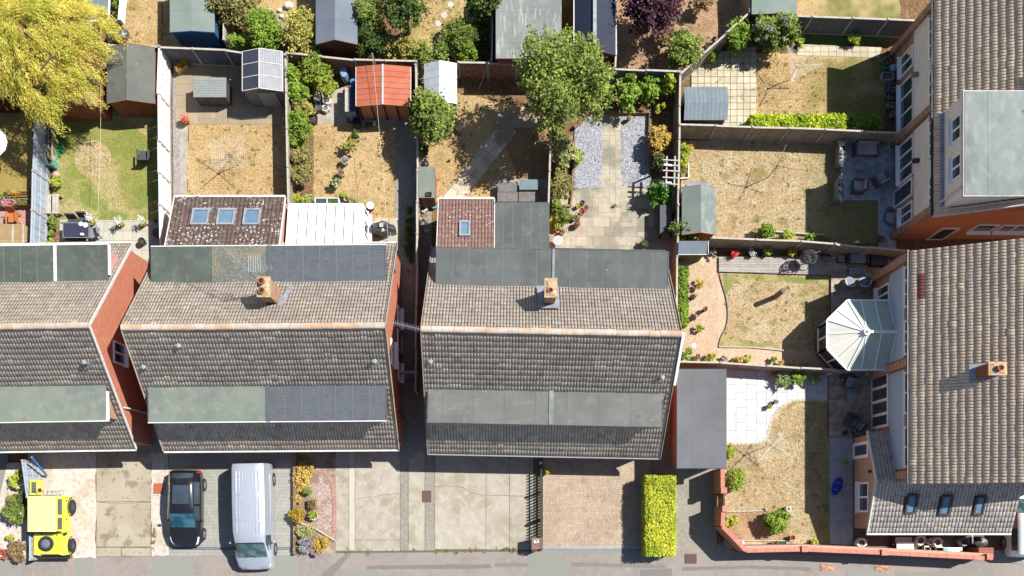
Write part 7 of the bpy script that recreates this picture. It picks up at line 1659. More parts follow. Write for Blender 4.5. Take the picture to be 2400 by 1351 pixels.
t = thing('timber_post', (*W(1813, 694), 0), 'dark timber post standing alone on the striped lawn', 'post'); x, y = W(1812, 694); tp = V(1836, 681, 1.5)
MB().tube([(tp.x, tp.y, -.05), (tp.x, tp.y, 1.5)], .13, 14).build('post', sleeper, t, smooth=True); MB().lathe((tp.x, tp.y, 1.5), [(.13, 0), (.11, .015)], 14).build('cut_top', mat('grey_log_end', S(120, 120, 110), rough=.9), t)

def pot(px, py, r, h, m, label, fill=None, name='plant_pot', group=None, z=0.0, cat='pot'):
    x, y = W(px, py, h); rr = r / K * (H - h) / H; t = thing(name, (x, y, z), label, cat, group)
    MB().lathe((x, y, z), [(rr * .72, 0), (rr * .94, h * .85), (rr * 1.05, h * .86), (rr * 1.05, h), (rr * .88, h), (rr * .85, h * .82)], 16).build('pot', m, t, smooth=True)
    MB().lathe((x, y, z), [(rr * .86, h * .8), (rr * .2, h * .86)], 12).build('compost', compost, t)
    if fill: leaves('foliage', [(x, y, z + h + rr * .45, rr * .9, rr * .9, rr * .6)], fill[1], fill[2] if len(fill) > 2 else .05, fill[0], t, clump=.3)
    return t
for (px, py, r, h, m, lab, fl) in ((1365, 475, 5.5, .35, potdark, 'empty dark pot, uppermost of the pots on the sandstone patio', None), (1373, 487, 6, .3, terra, 'terracotta pot just below the empty dark pot', None), (1354, 484, 4.5, .25, terra, 'small terracotta pot left of the uppermost pair', (L_lime, 60)),
        (1364, 497, 6.5, .35, terra, 'terracotta pot in the middle of the diagonal row', None), (1356, 503, 5, .3, stonep, 'pale stone pot in the middle of the diagonal row', None), (1347, 509, 7, .35, stonep, 'broad pale bowl in the diagonal row', (L_rust, 60)), (1332, 510, 6.5, .35, terra, 'terracotta pot at the edge of the mixed shrub', (L_olive, 90)),
        (1356, 514, 3.2, .2, terra, 'smallest terracotta pot by the broad bowl', None), (1353, 525, 7.5, .4, terra, 'large terracotta pot at the right end of the lower row', (L_rust, 70)), (1304, 535, 6.5, .35, terra, 'terracotta pot against the flat-roofed extension', (L_olive, 60)),
        (1317, 544, 6.5, .35, terra, 'terracotta pot above the round white table', (L_rust, 60)), (1474, 277, 5, .35, redP, 'red pot by the head of the right chippings bed', (L_bright, 90)),
        (1722, 595, 8, .4, terra, 'terracotta pot with red flowers on the pale deck', (F_rd, 160)), (1763, 594, 8, .4, potdark, 'dark pot with white flowers on the pale deck', (F_wh, 120)), (1795, 592, 8, .4, potdark, 'pot with a bushy green plant on the pale deck', (L_bright, 420, .06)), (1855, 592, 8, .4, terra, 'pot with a lime plant beside the hanging chair', (L_lime, 420, .06)),
        (1623, 697, 6, .4, potdark, 'dark brown pot under the privet strip', (L_purple, 120)), (1653, 725, 5, .4, potdark, 'small brown pot alone on the beige gravel', (L_rust, 110)), (1625, 744, 7, .45, terra, 'red-brown pot beside the privet strip', (L_purple, 130)),
        (1819, 942, 5, .3, potdark, 'black and white pot on the curved patio edge', (L_grey, 50)), (1803, 953, 5.5, .3, potdark, 'dark pot with a green succulent on the curved patio edge', (L_lime, 90)),
        (808, 376, 9, .45, stonep, 'broad pale tub in the middle of the pot garden lawn', (L_grey, 160, .03)), (800, 405, 8, .4, stonep, 'pale tub below the broad one on the pot garden lawn', (L_rust, 120)), (789, 430, 6, .35, stonep, 'pale pot beneath the white-flowered plant', (L_mid, 260, .07)), (811, 465, 6, .3, stonep, 'small pale pot beside the cold frame', None), (838, 322, 6, .35, stonep, 'pale pot at the foot of the dark green plant', None),
        (733, 277, 11, .5, black, 'black tub on the concrete patio beside the ivy mound', None), (331, 565, 8, .45, black, 'small black pot alone on the pale slab patio', None),
        (735, 1210, 10, .45, stonep, 'round stone tub with a green plant in the planted front bed', (L_lime, 180, .06)),
        (722, 1150, 9, .4, terra, 'terracotta pot with a green plant in the planted front bed', (L_mid, 260, .06)), (1858, 1261, 6, .4, terra, 'terracotta pot above the coral wall pier', None), (1815, 1275, 5.5, .35, terra, 'terracotta pot left of the green trough by the coral wall', None),
        (1951, 873, 4, .9, stonep, 'pale cylinder pot hanging behind the low fence, left one', None), (2039, 874, 3.5, .9, stonep, 'small white pot hanging on the low fence by the conservatory', None), (1971, 886, 5.5, .3, stonep, 'ring-rimmed pot at the top of the brown timber deck', (L_dark, 60)), (1999, 1014, 6, .3, stonep, 'ring-rimmed pot at the foot of the brown timber deck', (L_dark, 60)), (1981, 1015, 5, .3, potdark, 'dark pot beside the ring-rimmed one at the deck foot', (L_dark, 60)),
        (216, 520, 6, .3, terra, 'terracotta bowl with leggy flowers beside the dark patio table', (L_lime, 160, .06)), (283, 524, 6, .3, terra, 'terracotta bowl with tall white flowers, middle of the patio edge', (L_lime, 130, .06)), (336, 523, 6, .3, terra, 'terracotta bowl of white flowers near the white fence', (L_lime, 130, .06)), (361, 516, 5, .3, potdark, 'dark pot of yellow flowers against the white fence', (L_yellow, 120, .06)),
        (433, 280, 9, .4, terra, 'pot overflowing with orange and pink flowers on the concrete path', (F_or, 300, .05))):
    t = pot(px, py, r, h, m, lab, fl)
    if 'tall white' in lab or 'leggy' in lab or 'bowl of white' in lab:
        x, y = W(px - 8, py - 8, .9); leaves('blossom', [(x, y, .85, .16, .16, .15)], 110, .05, F_wh, t, clump=.4)
    if 'pink flowers' in lab: x, y = ORG[t].x, ORG[t].y; leaves('blossom', [(x, y, .62, .1, .1, .08)], 90, .05, F_pk, t, clump=.4)
# orange flowers in a wooden planter
def trough(label, px0, py0, px1, py1, w, h, m, fills, name='planter'):
    a, b_ = Vector((*W(px0, py0, h), h)), Vector((*W(px1, py1, h), h)); t = thing(name, ((a.x + b_.x) / 2, (a.y + b_.y) / 2, 0), label, 'planter')
    d = (b_ - a).normalized(); nn = Vector((-d.y, d.x, 0)); z = Vector((0, 0, h / 2))
    for s in (-1, 1): MB().add([tuple(p) for p in ((a + nn * s * w / 2) - 2 * z, (b_ + nn * s * w / 2) - 2 * z, (b_ + nn * s * (w / 2 - .03)) - 2 * z, (a + nn * s * (w / 2 - .03)) - 2 * z, a + nn * s * w / 2, b_ + nn * s * w / 2, b_ + nn * s * (w / 2 - .03), a + nn * s * (w / 2 - .03))], [(3, 2, 1, 0), (4, 5, 6, 7), (0, 1, 5, 4), (1, 2, 6, 5), (2, 3, 7, 6), (3, 0, 4, 7)]).build('side_board', m, t)
    for e in (a, b_): MB().obox(e - z, (w, .03, h), rz=math.atan2(nn.y, nn.x)).build('end_board', m, t)
    MB().add([tuple(p) for p in (a + nn * w / 2 - z * .3, b_ + nn * w / 2 - z * .3, b_ - nn * w / 2 - z * .3, a - nn * w / 2 - z * .3)], [(0, 1, 2, 3)]).build('compost', compost, t)
    for (f0, f1, m_, n_, s_) in fills:
        p, q = a.lerp(b_, f0), a.lerp(b_, f1); bl = [tuple(p.lerp(q, k)) + (w * .34, w * .34, .12) for k in (0, .25, .5, .75, 1)]; leaves('foliage', bl, n_, s_, m_, t, clump=.35)
    return t
trough('grey timber planter of orange flowers in the corner by the slate fence', 411, 163, 435, 147, .3, .45, oak, [(0, 1, L_mid, 260, .06), (0, 1, F_or, 240, .05)])
trough('timber planter of pink flowers on the pink slab patio edge', 2, 476, 36, 474, .32, .5, oak, [(0, 1, F_pk, 320, .05), (0, 1, L_bright, 160, .05)])
trough('timber planter of sparse greenery next to the blue-grey fence', 38, 473, 70, 472, .32, .5, oak, [(0, 1, L_olive, 200, .05)])
trough('lower timber planter behind with tall orange lilies', 6, 456, 66, 454, .3, .4, oak, [(0, .9, L_mid, 500, .06), (.35, .65, F_or, 160, .06)])
trough('white-flecked planter box at the upper left of the blue-grey patio', 1976, 335, 1974, 384, .32, .75, greyplastic, [(0, 1, F_wh, 700, .04), (0, 1, L_grey, 400, .04)])
trough('white-flecked planter box at the lower left of the blue-grey patio', 1972, 418, 1971, 467, .32, .75, greyplastic, [(0, 1, F_wh, 700, .04), (0, 1, L_grey, 400, .04)])
trough('long narrow trough on legs against the blue-grey fence', 118, 292, 116, 372, .22, .7, railm, [(0, 1, L_olive, 200, .05)])
t = trough('teal end box of the long narrow trough', 117, 374, 115, 386, .3, .65, tealP, [])
trough('square timber planter in the planted front bed', 731, 1173, 731, 1190, .4, .4, oak, [(0, 1, L_rust, 160, .05)])
trough('small green trough on the coral wall garden', 1823, 1275, 1843, 1275, .28, .4, greenP, [])
t = thing('netting', (*W(138, 350), 0), 'green garden netting heaped on the lawn edge beside the trough', 'netting'); leaves('mesh', [(*W(135, 350, .15), .15, .25, .5, .12)], 500, .05, leafmat('green_net', S(40, 160, 110), S(90, 190, 150)), t, aspect=3)

def table(label, px, py, w, l, h, m, rz=0, round_=False, name='garden_table', planks=0, frame=None, z=0):
    x, y = W(px, py, h); t = thing(name, (x, y, z), label, 'table', rz=R(rz))
    if round_: MB().lathe((x, y, h - .03), [(w / 2, 0), (w / 2, .03)], 24, 1, l / w).build('tabletop', m, t)
    elif planks:
        for i in range(planks): MB().box(x - w / 2, x + w / 2, y - l / 2 + i * l / planks + .004, y - l / 2 + (i + 1) * l / planks - .004, h - .03, h).build('plank', m, t)
    else:
        MB().box(x - w / 2, x + w / 2, y - l / 2, y + l / 2, h - .03, h).build('tabletop', m, t)
        if frame:
            b = MB(); [b.box(x + q[0], x + q[1], y + q[2], y + q[3], h - .05, h + .012) for q in ((-w / 2 - .03, w / 2 + .03, -l / 2 - .03, -l / 2), (-w / 2 - .03, w / 2 + .03, l / 2, l / 2 + .03), (-w / 2 - .03, -w / 2, -l / 2, l / 2), (w / 2, w / 2 + .03, -l / 2, l / 2))]; b.build('rim', frame, t)
    for sx in (-1, 1):
        for sy in (-1, 1): MB().box(x + sx * (w / 2 - .1) * (.6 if round_ else 1) - .02, x + sx * (w / 2 - .1) * (.6 if round_ else 1) + .02, y + sy * (l / 2 - .1) * (.6 if round_ else 1) - .02, y + sy * (l / 2 - .1) * (.6 if round_ else 1) + .02, z, h - .03).build('leg', frame or m, t)
    return t
def chair(label, px, py, rz, w=.55, d=.55, sh=.42, bh=.85, m=None, cu=None, arms=False, name='garden_chair', slats=0, cat='chair'):
    """rz = direction the sitter faces, degrees from +Y."""
    x, y = W(px, py, sh); t = thing(name, (x, y, 0), label, cat, rz=R(rz)); m = m or rattan
    MB().box(x - w / 2, x + w / 2, y - d / 2, y + d / 2, sh - .06, sh).build('seat', m, t)
    if slats:
        for i in range(slats): a = x - w / 2 + i * w / slats; MB().add([(a + .01, y - d / 2, sh), (a + w / slats - .01, y - d / 2, sh), (a + w / slats - .01, y - d / 2 - .18, bh), (a + .01, y - d / 2 - .18, bh), (a + .01, y - d / 2 + .03, sh), (a + w / slats - .01, y - d / 2 + .03, sh), (a + w / slats - .01, y - d / 2 - .15, bh), (a + .01, y - d / 2 - .15, bh)], [(0, 1, 2, 3), (7, 6, 5, 4), (0, 4, 5, 1), (1, 5, 6, 2), (2, 6, 7, 3), (3, 7, 4, 0)]).build('back_slat', m, t)
    else: MB().add([(x - w / 2, y - d / 2, sh - .05), (x + w / 2, y - d / 2, sh - .05), (x + w / 2, y - d / 2 - .12, bh), (x - w / 2, y - d / 2 - .12, bh), (x - w / 2, y - d / 2 + .06, sh - .05), (x + w / 2, y - d / 2 + .06, sh - .05), (x + w / 2, y - d / 2 - .05, bh), (x - w / 2, y - d / 2 - .05, bh)], [(0, 1, 2, 3), (7, 6, 5, 4), (0, 4, 5, 1), (1, 5, 6, 2), (2, 6, 7, 3), (3, 7, 4, 0)]).build('backrest', m, t)
    if cu:
        k = 2 if w > 1 else 1
        for i in range(k):
            a = x - w / 2 + .06 + i * (w - .12) / k; MB().box(a + .01, a + (w - .12) / k - .01, y - d / 2 + .1, y + d / 2 - .02, sh, sh + .1).build('cushion', cu, t)
            MB().box(a + .01, a + (w - .12) / k - .01, y - d / 2 + .02, y - d / 2 + .12, sh + .1, bh - .05).build('back_cushion', cu, t)
    if arms:
        for s in (-1, 1): MB().box(x + s * (w / 2) - .045, x + s * (w / 2) + .045, y - d / 2, y + d / 2, .1 if cu else sh + .18, sh + .22).build('arm', m, t)
    for sx in (-1, 1):
        for sy in (-1, 1): MB().box(x + sx * (w / 2 - .03) - .02, x + sx * (w / 2 - .03) + .02, y + sy * (d / 2 - .03) - .02, y + sy * (d / 2 - .03) + .02, 0, sh - .06).build('leg', m, t)
    return t
# patio of the green lawn garden
t0 = table('black-topped rectangular patio table with white crockery on it', 178, 540, 1.3, .72, .74, mat('navy_black_top', S(62, 66, 84), rough=.35, spec=.5), frame=metalg); tb = ORG[t0]
for i, (dx, dy, r_) in enumerate(((.26, .32, .11), (.5, .26, .13))):
    t = thing('plate', (tb.x + dx, tb.y + dy, .75), ('white plate at the back of the black patio table', 'white bowl at the back corner of the black patio table')[i], 'crockery'); MB().lathe((tb.x + dx, tb.y + dy, .755), [(r_ * .6, 0), (r_, .02), (r_ * .9, .025), (r_ * .3, .012)], 14).build('dish', white, t)
t = thing('jug', (tb.x + .35, tb.y - .24, .75), 'clear jug lying near the front of the black patio table', 'jug'); MB().ball((tb.x + .35, tb.y - .24, .83), .08, 1.5, 1).build('jug', lampm, t)
for (px, py, rz, lab) in ((170, 522, 180, 'black chair behind the black patio table, left one'), (196, 518, 180, 'black chair behind the black patio table, right one'), (164, 562, 0, 'black chair in front of the black patio table, left one'), (190, 563, 0, 'black chair in front of the black patio table, right one'), (220, 545, 105, 'folding metal chair at the right end of the black patio table')):
    chair(lab, px, py, rz, .5, .48, m=plasticdk if 'folding' not in lab else metalg)
chair('black camping chair standing on the green lawn near the white fence', 338, 365, 0, .55, .5, m=plasticdk, arms=True, name='camping_chair')
chair('grey mesh chair in the corner of the green lawn under the shed', 137, 308, 160, .55, .5, m=plasticdk, arms=True, name='camping_chair')
for px, lab in ((112, 'weathered slatted bench tight against the blue-grey fence'), (130, 'weathered slatted bench beside the green lawn edge')):
    x, y = W(px, 478, .45); t = thing('slatted_bench', (x, y, 0), lab, 'bench')
    for i in range(4): MB().box(x - .17 + i * .085, x - .10 + i * .085, y - .5, y + .5, .41, .44).build('slat', mat('bench_slat', S(176, 168, 162), rough=.9) if i == 0 and px == 112 else railm, t)
    for s in (-.45, .45): MB().box(x - .2, x + .22, y + s - .03, y + s + .03, 0, .41).build('leg', renderpink, t)
t = thing('stone_ornament', (*W(131, 412), 0), 'pinkish stone ornament in the border by the blue-grey fence', 'ornament'); MB().ball((*W(131, 410, .2), .2), .2, 1.1, .8, .9).build('stone', renderpink, t, smooth=True)
for px, py in ((368, 545),):
    t = thing('dustbin', (*W(px, py), 0), 'grey dustbin tucked against the white fence', 'bin'); x, y = W(px, py, .7); MB().lathe((x, y, 0), [(.2, 0), (.25, .6), (.27, .61), (.27, .66), (.1, .74)], 14).build('bin', plasticdk, t, smooth=True)
# pink patio
x, y = W(20, 549, .74); t = thing('oval_table', (x, y, 0), 'big oval weathered teak table on the pink slab patio', 'table'); ov = [(x + 1.12 * math.copysign(abs(math.cos(a * .2618)) ** .6, math.cos(a * .2618)), y + .52 * math.copysign(abs(math.sin(a * .2618)) ** .6, math.sin(a * .2618))) for a in range(24)]
k = 9
for i in range(k):
    p = clip(ov, x - 2, y - .52 + i * 1.04 / k + .004, x + 2, y - .52 + (i + 1) * 1.04 / k - .004)
    if len(p) > 2: MB().prism(p, .70, .74).build('plank', oak, t)
for dx in (.22, .75): MB().box(x + dx - .045, x + dx + .045, y - .5, y + .5, .741, .752).build('batten', railm, t)
for sx in (-.7, .7): MB().box(x + sx - .05, x + sx + .05, y - .3, y + .3, 0, .70).build('leg', oak, t)
chair('orange teak folding chair behind the oval table', 30, 510, 180, .48, .5, .45, .95, m=teak, slats=5, arms=True)
chair('teak chair half under the far side of the oval table', 10, 588, 0, .48, .5, .45, .9, m=teak, slats=4)
t = thing('parasol', (*W(-12, 330), 0), 'white round parasol cut off by the left edge', 'parasol'); x, y = W(-22, 332, 2.2); k = 12
for i in range(k): a, b_ = 6.2832 * i / k, 6.2832 * (i + 1) / k; MB().plate([(x + .78 * math.cos(a), y + .78 * math.sin(a), 2.1), (x + .78 * math.cos(b_), y + .78 * math.sin(b_), 2.1), (x, y, 2.4)], .012).build('canopy', white, t)
MB().tube([(x, y, 0), (x, y, 2.42)], .02).build('pole', metalg, t)
# terraced house patio: sofa set
chair('taupe two-seat garden sofa on the blue-grey patio', 2031, 350, 180, 1.15, .62, .40, .82, m=rattan, cu=cushion, arms=True, name='garden_sofa', cat='sofa')
chair('taupe armchair at the bottom of the blue-grey patio facing left', 2013, 436, 85, .62, .6, .40, .82, m=rattan, cu=cushion, arms=True, name='armchair')
chair('taupe armchair turned at an angle near the terraced house wall', 2066, 420, 28, .62, .6, .40, .82, m=rattan, cu=cushion, arms=True, name='armchair')
table('oval glass coffee table between the taupe sofa and armchairs', 2022, 391, .78, .42, .4, mat('frosted_glass_top', S(120, 140, 156), rough=.2, spec=.6), round_=True, name='coffee_table', frame=rattan)
# terraced house clutter along the wall, upper right
cl = [(2098, 128, .75, .22, .5, metalg, 'aluminium ladder lying beside the upper terraced house wall', 'ladder'), (2098, 155, .4, .35, .5, mat('clear_sack', S(190, 196, 200), rough=.5), 'clear plastic sack under the upper terraced house window', 'sack'), (2078, 156, .3, .3, .4, greenP, 'green crate beside the clear plastic sack', 'crate'),
      (2082, 178, .6, .4, .4, metalw, 'white plastic crates below the green crate', 'crate'), (2098, 205, .55, .4, .4, mat('lilac_box', S(130, 140, 190), rough=.6), 'lilac plastic box under the big terraced house window', 'storage box'), (2093, 226, .4, .32, .35, sleeper, 'brown cardboard box with junk under the big window', 'box'),
      (2092, 245, .45, .25, .3, railm, 'pale open cardboard box below the brown one', 'box'), (2094, 268, .32, .32, .35, metalw, 'small white pail at the foot of the clutter', 'pail')]
for (px, py, w, l_, h, m, lab, c_) in cl:
    x, y = W(px, py, h); t = thing({'ladder': 'ladder', 'sack': 'plastic_sack', 'crate': 'plastic_crate', 'storage box': 'storage_box', 'box': 'cardboard_box', 'pail': 'pail'}[c_], (x, y, 0), lab, c_, rz=R(28 if c_ == 'ladder' else random.uniform(-12, 12)))
    if c_ == 'ladder':
        for s in (-.17, .17): MB().box(x - .65, x + .65, y + s - .02, y + s + .02, .1, .16).build('stile', m, t)
        for i in range(6): MB().box(x - .58 + i * .22, x - .54 + i * .22, y - .16, y + .16, .12, .15).build('rung', m, t)
    elif c_ == 'sack': MB().ball((x, y, h * .5), .24, 1.1, .9, 1.0).build('sack', m, t, smooth=True); MB().ball((x + .08, y + .05, h), .09).build('tied_neck', m, t, smooth=True)
    elif c_ == 'pail': MB().lathe((x, y, 0), [(.11, 0), (.16, h), (.14, h), (.1, .05)], 12).build('pail', m, t, smooth=True)
    else:
        b = MB(); b.box(x - w / 2, x + w / 2, y - l_ / 2, y + l_ / 2, 0, .04)
        for q in ((-w / 2, -w / 2 + .03, -l_ / 2, l_ / 2), (w / 2 - .03, w / 2, -l_ / 2, l_ / 2), (-w / 2, w / 2, -l_ / 2, -l_ / 2 + .03), (-w / 2, w / 2, l_ / 2 - .03, l_ / 2)): b.box(x + q[0], x + q[1], y + q[2], y + q[3], .04, h)
        b.build('box', m, t); MB().box(x - w / 4, x + w / 5, y - l_ / 4, y + l_ / 4, .04, h * .8).build('contents', rubble, t)
t = thing('garden_hose', (*W(2092, 505), 0), 'dark coiled hose on the paving beside the terraced house', 'hose'); cxh, cyh = W(2088, 510); MB().tube([(cxh + .3 * math.cos(a * .6) * (1 + a * .02), cyh + .3 * math.sin(a * .6) * (1 + .03 * a), .03 + a * .002) for a in range(26)], .016, 5).build('hose', black, t)
t = thing('broom', (*W(2100, 510), 0), 'two pale poles leaning on the terraced house wall', 'pole'); MB().tube([V(2092, 530, .05), V(2106, 485, 1.3)], .018).build('pole', railm, t); MB().tube([V(2098, 540, .05), V(2108, 500, 1.1)], .015).build('pole', railm, t)
# dark deck set
chair('dark rattan sofa against the fence on the dark deck', 2010, 606, 180, .95, .55, .42, .8, m=plasticdk, cu=cushiong, arms=True, name='garden_sofa', cat='sofa')
for px, py, lab in ((1972, 607, 'grey cube stool left of the dark rattan sofa'), (2038, 608, 'grey cube stool right of the dark rattan sofa')):
    x, y = W(px, py, .4); t = thing('cube_stool', (x, y, 0), lab, 'stool'); MB().box(x - .15, x + .15, y - .15, y + .15, .02, .34).build('base', plasticdk, t); MB().box(x - .15, x + .15, y - .15, y + .15, .34, .4).build('cushion', cushiong, t)
table('low grey rectangular table in front of the dark rattan sofa', 2004, 636, .65, .38, .42, cushiong, frame=plasticdk)
for px, py, rz, lab in ((1991, 661, -25, 'curved-back chair with a sunlit white rim on the dark deck'), (2024, 662, 20, 'curved-back dark chair nearest the house on the dark deck')):
    x, y = W(px, py, .42); t = thing('tub_chair', (x, y, 0), lab, 'chair', rz=R(rz)); MB().lathe((x, y, 0), [(.2, .0), (.26, .36), (.27, .42), (.05, .43)], 14).build('seat', cushiong, t, smooth=True)
    P = [(x + .3 * math.cos(a), y + .3 * math.sin(a), .72) for a in [math.pi + .2 + k * (math.pi - .4) / 8 for k in range(9)]]; b = MB()
    for p, q in zip(P, P[1:]): b.add([p, q, (q[0] * .98 + x * .02, q[1] * .98 + y * .02, .3), (p[0] * .98 + x * .02, p[1] * .98 + y * .02, .3)], [(0, 1, 2, 3)])
    b.build('back', cushiong, t); MB().tube(P, .022, 5).build('rim', white, t)
x, y = W(1901, 600, 1.5); t = thing('hanging_egg_chair', (x, y, 0), 'dark wicker hanging egg chair at the end of the pale deck', 'chair'); b = MB(); k = 14
for i in range(k):
    a = math.pi * 2 * i / k
    if math.sin(a) < -.75: continue
    b.tube([(x, y, 1.75), (x + .30 * math.cos(a), y + .26 * math.sin(a), 1.55), (x + .40 * math.cos(a), y + .36 * math.sin(a), 1.15), (x + .30 * math.cos(a), y + .28 * math.sin(a), .75), (x, y, .6)], .02, 4)
for z, r_ in ((1.62, .24), (1.4, .36), (1.15, .41), (.9, .37)): b.tube([(x + r_ * math.cos(k2 * .262), y + r_ * .9 * math.sin(k2 * .262), z) for k2 in range(-4, 17)], .018, 4)
b.build('wicker_shell', mat('wicker', S(96, 92, 96), rough=.8), t); MB().ball((x, y, .85), .28, 1.1, 1, .4).build('cushion', plasticdk, t, smooth=True)
MB().tube([(x + .45, y + .1, .03), (x + .5, y + .15, 1.2), (x + .3, y + .1, 2.0), (x, y, 2.02), (x, y, 1.74)], .025, 6).build('stand', plasticdk, t); MB().tube([(x + .4 * math.cos(k2 * .5), y + .4 * math.sin(k2 * .5), .19) for k2 in range(13)], .02, 5).build('base_ring', plasticdk, t)
t = thing('wire_basket', (*W(1940, 605), 0), 'round wire basket stand near the egg chair', 'basket'); x, y = W(1938, 602, .6); b = MB(); [b.tube([(x + .22 * math.cos(k2 * .5), y + .22 * math.sin(k2 * .5), z) for k2 in range(13)], .01, 4) for z in (.55, .4)]; b.build('basket', trim, t)
x, y = W(2062, 607, .7); t = thing('deck_chest', (x, y, 0), 'large dark chest in the deck corner under the brick pier', 'storage box'); MB().box(x - .4, x + .38, y - .3, y + .3, .14, .64).build('body', woodd, t); MB().box(x - .42, x + .4, y - .32, y + .32, .64, .7).build('lid', black, t)
# brown deck set
table('small round glass table on the brown timber deck', 1996, 931, .52, .52, .6, mat('pale_glass_top', S(140, 158, 164), rough=.2, spec=.6), round_=True, frame=plasticdk)
chair('grey armchair above the round glass table', 1991, 897, 160, .5, .5, .4, .75, m=plasticdk, cu=cushiong, name='armchair'); chair('grey low chair below the round glass table', 2010, 996, 50, .5, .5, .4, .75, m=plasticdk, cu=cushiong, name='armchair')
chair('black woven low chair, left one below the round glass table', 1993, 984, 60, .6, .5, .36, .7, m=plasticdk, arms=True, name='armchair')
# paving strip of the corner garden
x, y = W(1963, 1140, .2); t = thing('covered_bundle', (x, y, 0), 'royal blue covered bundle lying on the slate-grey slab strip', 'cover', rz=R(-22)); P = []
MB().lathe((x, y, .02), [(.1, 0), (.22, .03), (.25, .12), (.18, .2), (.05, .23)], 14, 1.0, 2.0).build('cover', blueC, t, smooth=True)
for dy in (-.2, .18): MB().tube([(x - .24, y + dy, .1), (x - .1, y + dy, .24), (x + .1, y + dy, .24), (x + .24, y + dy, .1)], .012, 4).build('strap', railm, t)
x, y = W(1985, 1095, .4); t = thing('hose_reel', (x, y, 0), 'garden hose reel with a green top against the cream brick extension', 'hose reel'); MB().tube([(x + .16 * math.cos(k2 * .5), y + .16 * math.sin(k2 * .5), .3) for k2 in range(13)], .04, 6).build('reel', metalg, t); MB().tube([(x - .1, y, 0), (x + .05, y, .6), (x + .25, y - .1, .5)], .02).build('frame', metalg, t)
x, y = W(1988, 1083, .5); t = thing('watering_can', (x, y, 0), 'bright green watering can by the hose reel', 'watering can'); MB().ball((x, y, .14), .13, 1.2, .8, 1).build('can', mat('leaf_green_plastic', S(70, 190, 70), rough=.5), t, smooth=True); MB().tube([(x + .1, y, .1), (x + .24, y + .05, .24)], .015).build('spout', mat('leaf_green_plastic_b', S(70, 190, 70), rough=.5), t); MB().tube([(x - .1, y, .2), (x, y, .32), (x + .08, y, .22)], .012).build('handle', trim, t)
x, y = W(1849, 1193, .5); t = thing('dustbin', (x, y, 0), 'round white-lidded drum beside the green shrub on the corner lawn', 'bin'); MB().lathe((x, y, 0), [(.12, 0), (.14, .42), (.15, .45), (.15, .5), (.02, .51)], 16).build('drum', stonep, t, smooth=True); MB().lathe((x, y, .505), [(.07, 0), (.07, .012)], 12).build('lid_mark', black, t)
t = thing('white_ball_lamp', (*W(1741, 1272), 0), 'small white ball on the ground by the coral wall bend', 'ball'); MB().ball((*W(1741, 1272, .15), .15), .08).build('ball', white, t, smooth=True); 
t = thing('stepping_disc', (*W(1626, 811), 0), 'white round disc lying on the beige gravel', 'stepping stone'); MB().lathe((*W(1626, 811), 0), [(.12, 0), (.12, .03), (.1, .04)], 18).build('disc', white, t)
for i, (px, py) in enumerate(((1056, 12), (1041, 37), (1027, 56))):
    t = thing('stepping_disc', (*W(px, py), 0), ('pale stepping disc nearest the top edge on the bare lawn', 'middle pale stepping disc of three on the bare lawn', 'pale stepping disc nearest the rounded conifer')[i], 'stepping stone'); MB().lathe((*W(px, py), 0), [(.17, 0), (.17, .025), (.15, .035)], 18).build('disc', stonep, t)
# extension yard clutter
def bag(label, px, py, h=.55, r=.28, m=None):
    x, y = W(px, py, h); t = thing('rubble_bag', (x, y, 0), label, 'bag'); k = 14; vs = []; pr = [(.75, 0), (1.0, .25 * h), (1.02, .7 * h), (.9, h), (.62, h * .97), (.55, h * .7)]
    n = len(pr); rnd = [1 + random.uniform(-.14, .14) for _ in range(k)]
    for q, z in pr: vs += [(x + r * q * rnd[i] * math.cos(6.283 * i / k), y + r * q * rnd[i] * math.sin(6.283 * i / k), z + random.uniform(-.02, .03) * (z > 0)) for i in range(k)]
    fs = [(a * k + i, a * k + (i + 1) % k, (a + 1) * k + (i + 1) % k, (a + 1) * k + i) for a in range(n - 1) for i in range(k)] + [tuple(range(k))[::-1]]
    MB().add(vs, fs).build('bag', m or bagw, t); MB().lathe((x, y, h * .5), [(r * .6, 0), (r * .56, h * .22), (r * .2, h * .3)], 10).build('contents', rubble, t); return t
bag('open white rubble bag on its own beside the slate-grey slab strip', 2021, 1273); bag('open white rubble bag left of the pair by the boards', 2159, 1267); bag('open white rubble bag full of stones behind the green crates', 2199, 1271, .6, .28)
bag('slumped white bag leaning on the stone-filled one', 2184, 1270, .45, .2); bag('grey open rubble bag near the right end of the yard', 2262, 1270, .55, .26, mat('grey_bag', S(150, 152, 166), rough=.8)); bag('open white rubble bag beside the pale garden cabinet', 991, 487, .5, .24); bag('open white sack by the concrete patio pots', 766, 234, .45, .24)
bag('crumpled white sack below the open one on the concrete patio', 762, 253, .3, .2)
x, y = W(2120, 1274, .5); t = thing('board_stack', (x, y, 0), 'white boards and a crate stacked against the coral wall', 'boards'); MB().box(x - .55, x + .5, y - .1, y + .35, 0, .35).build('crate', woodd, t); MB().box(x - .42, x + .44, y - .02, y + .32, .35, .40).build('board', stonep, t); MB().box(x - .38, x + .5, y - .34, y + .05, .40, .46).build('board', white, t)
x, y = W(2234, 1293, .45); t = thing('white_board', (x, y, 0), 'long white board lying by the coral wall right of the green crates', 'board'); MB().box(x - .48, x + .5, y - .19, y + .2, .0, .4).build('box', white, t)
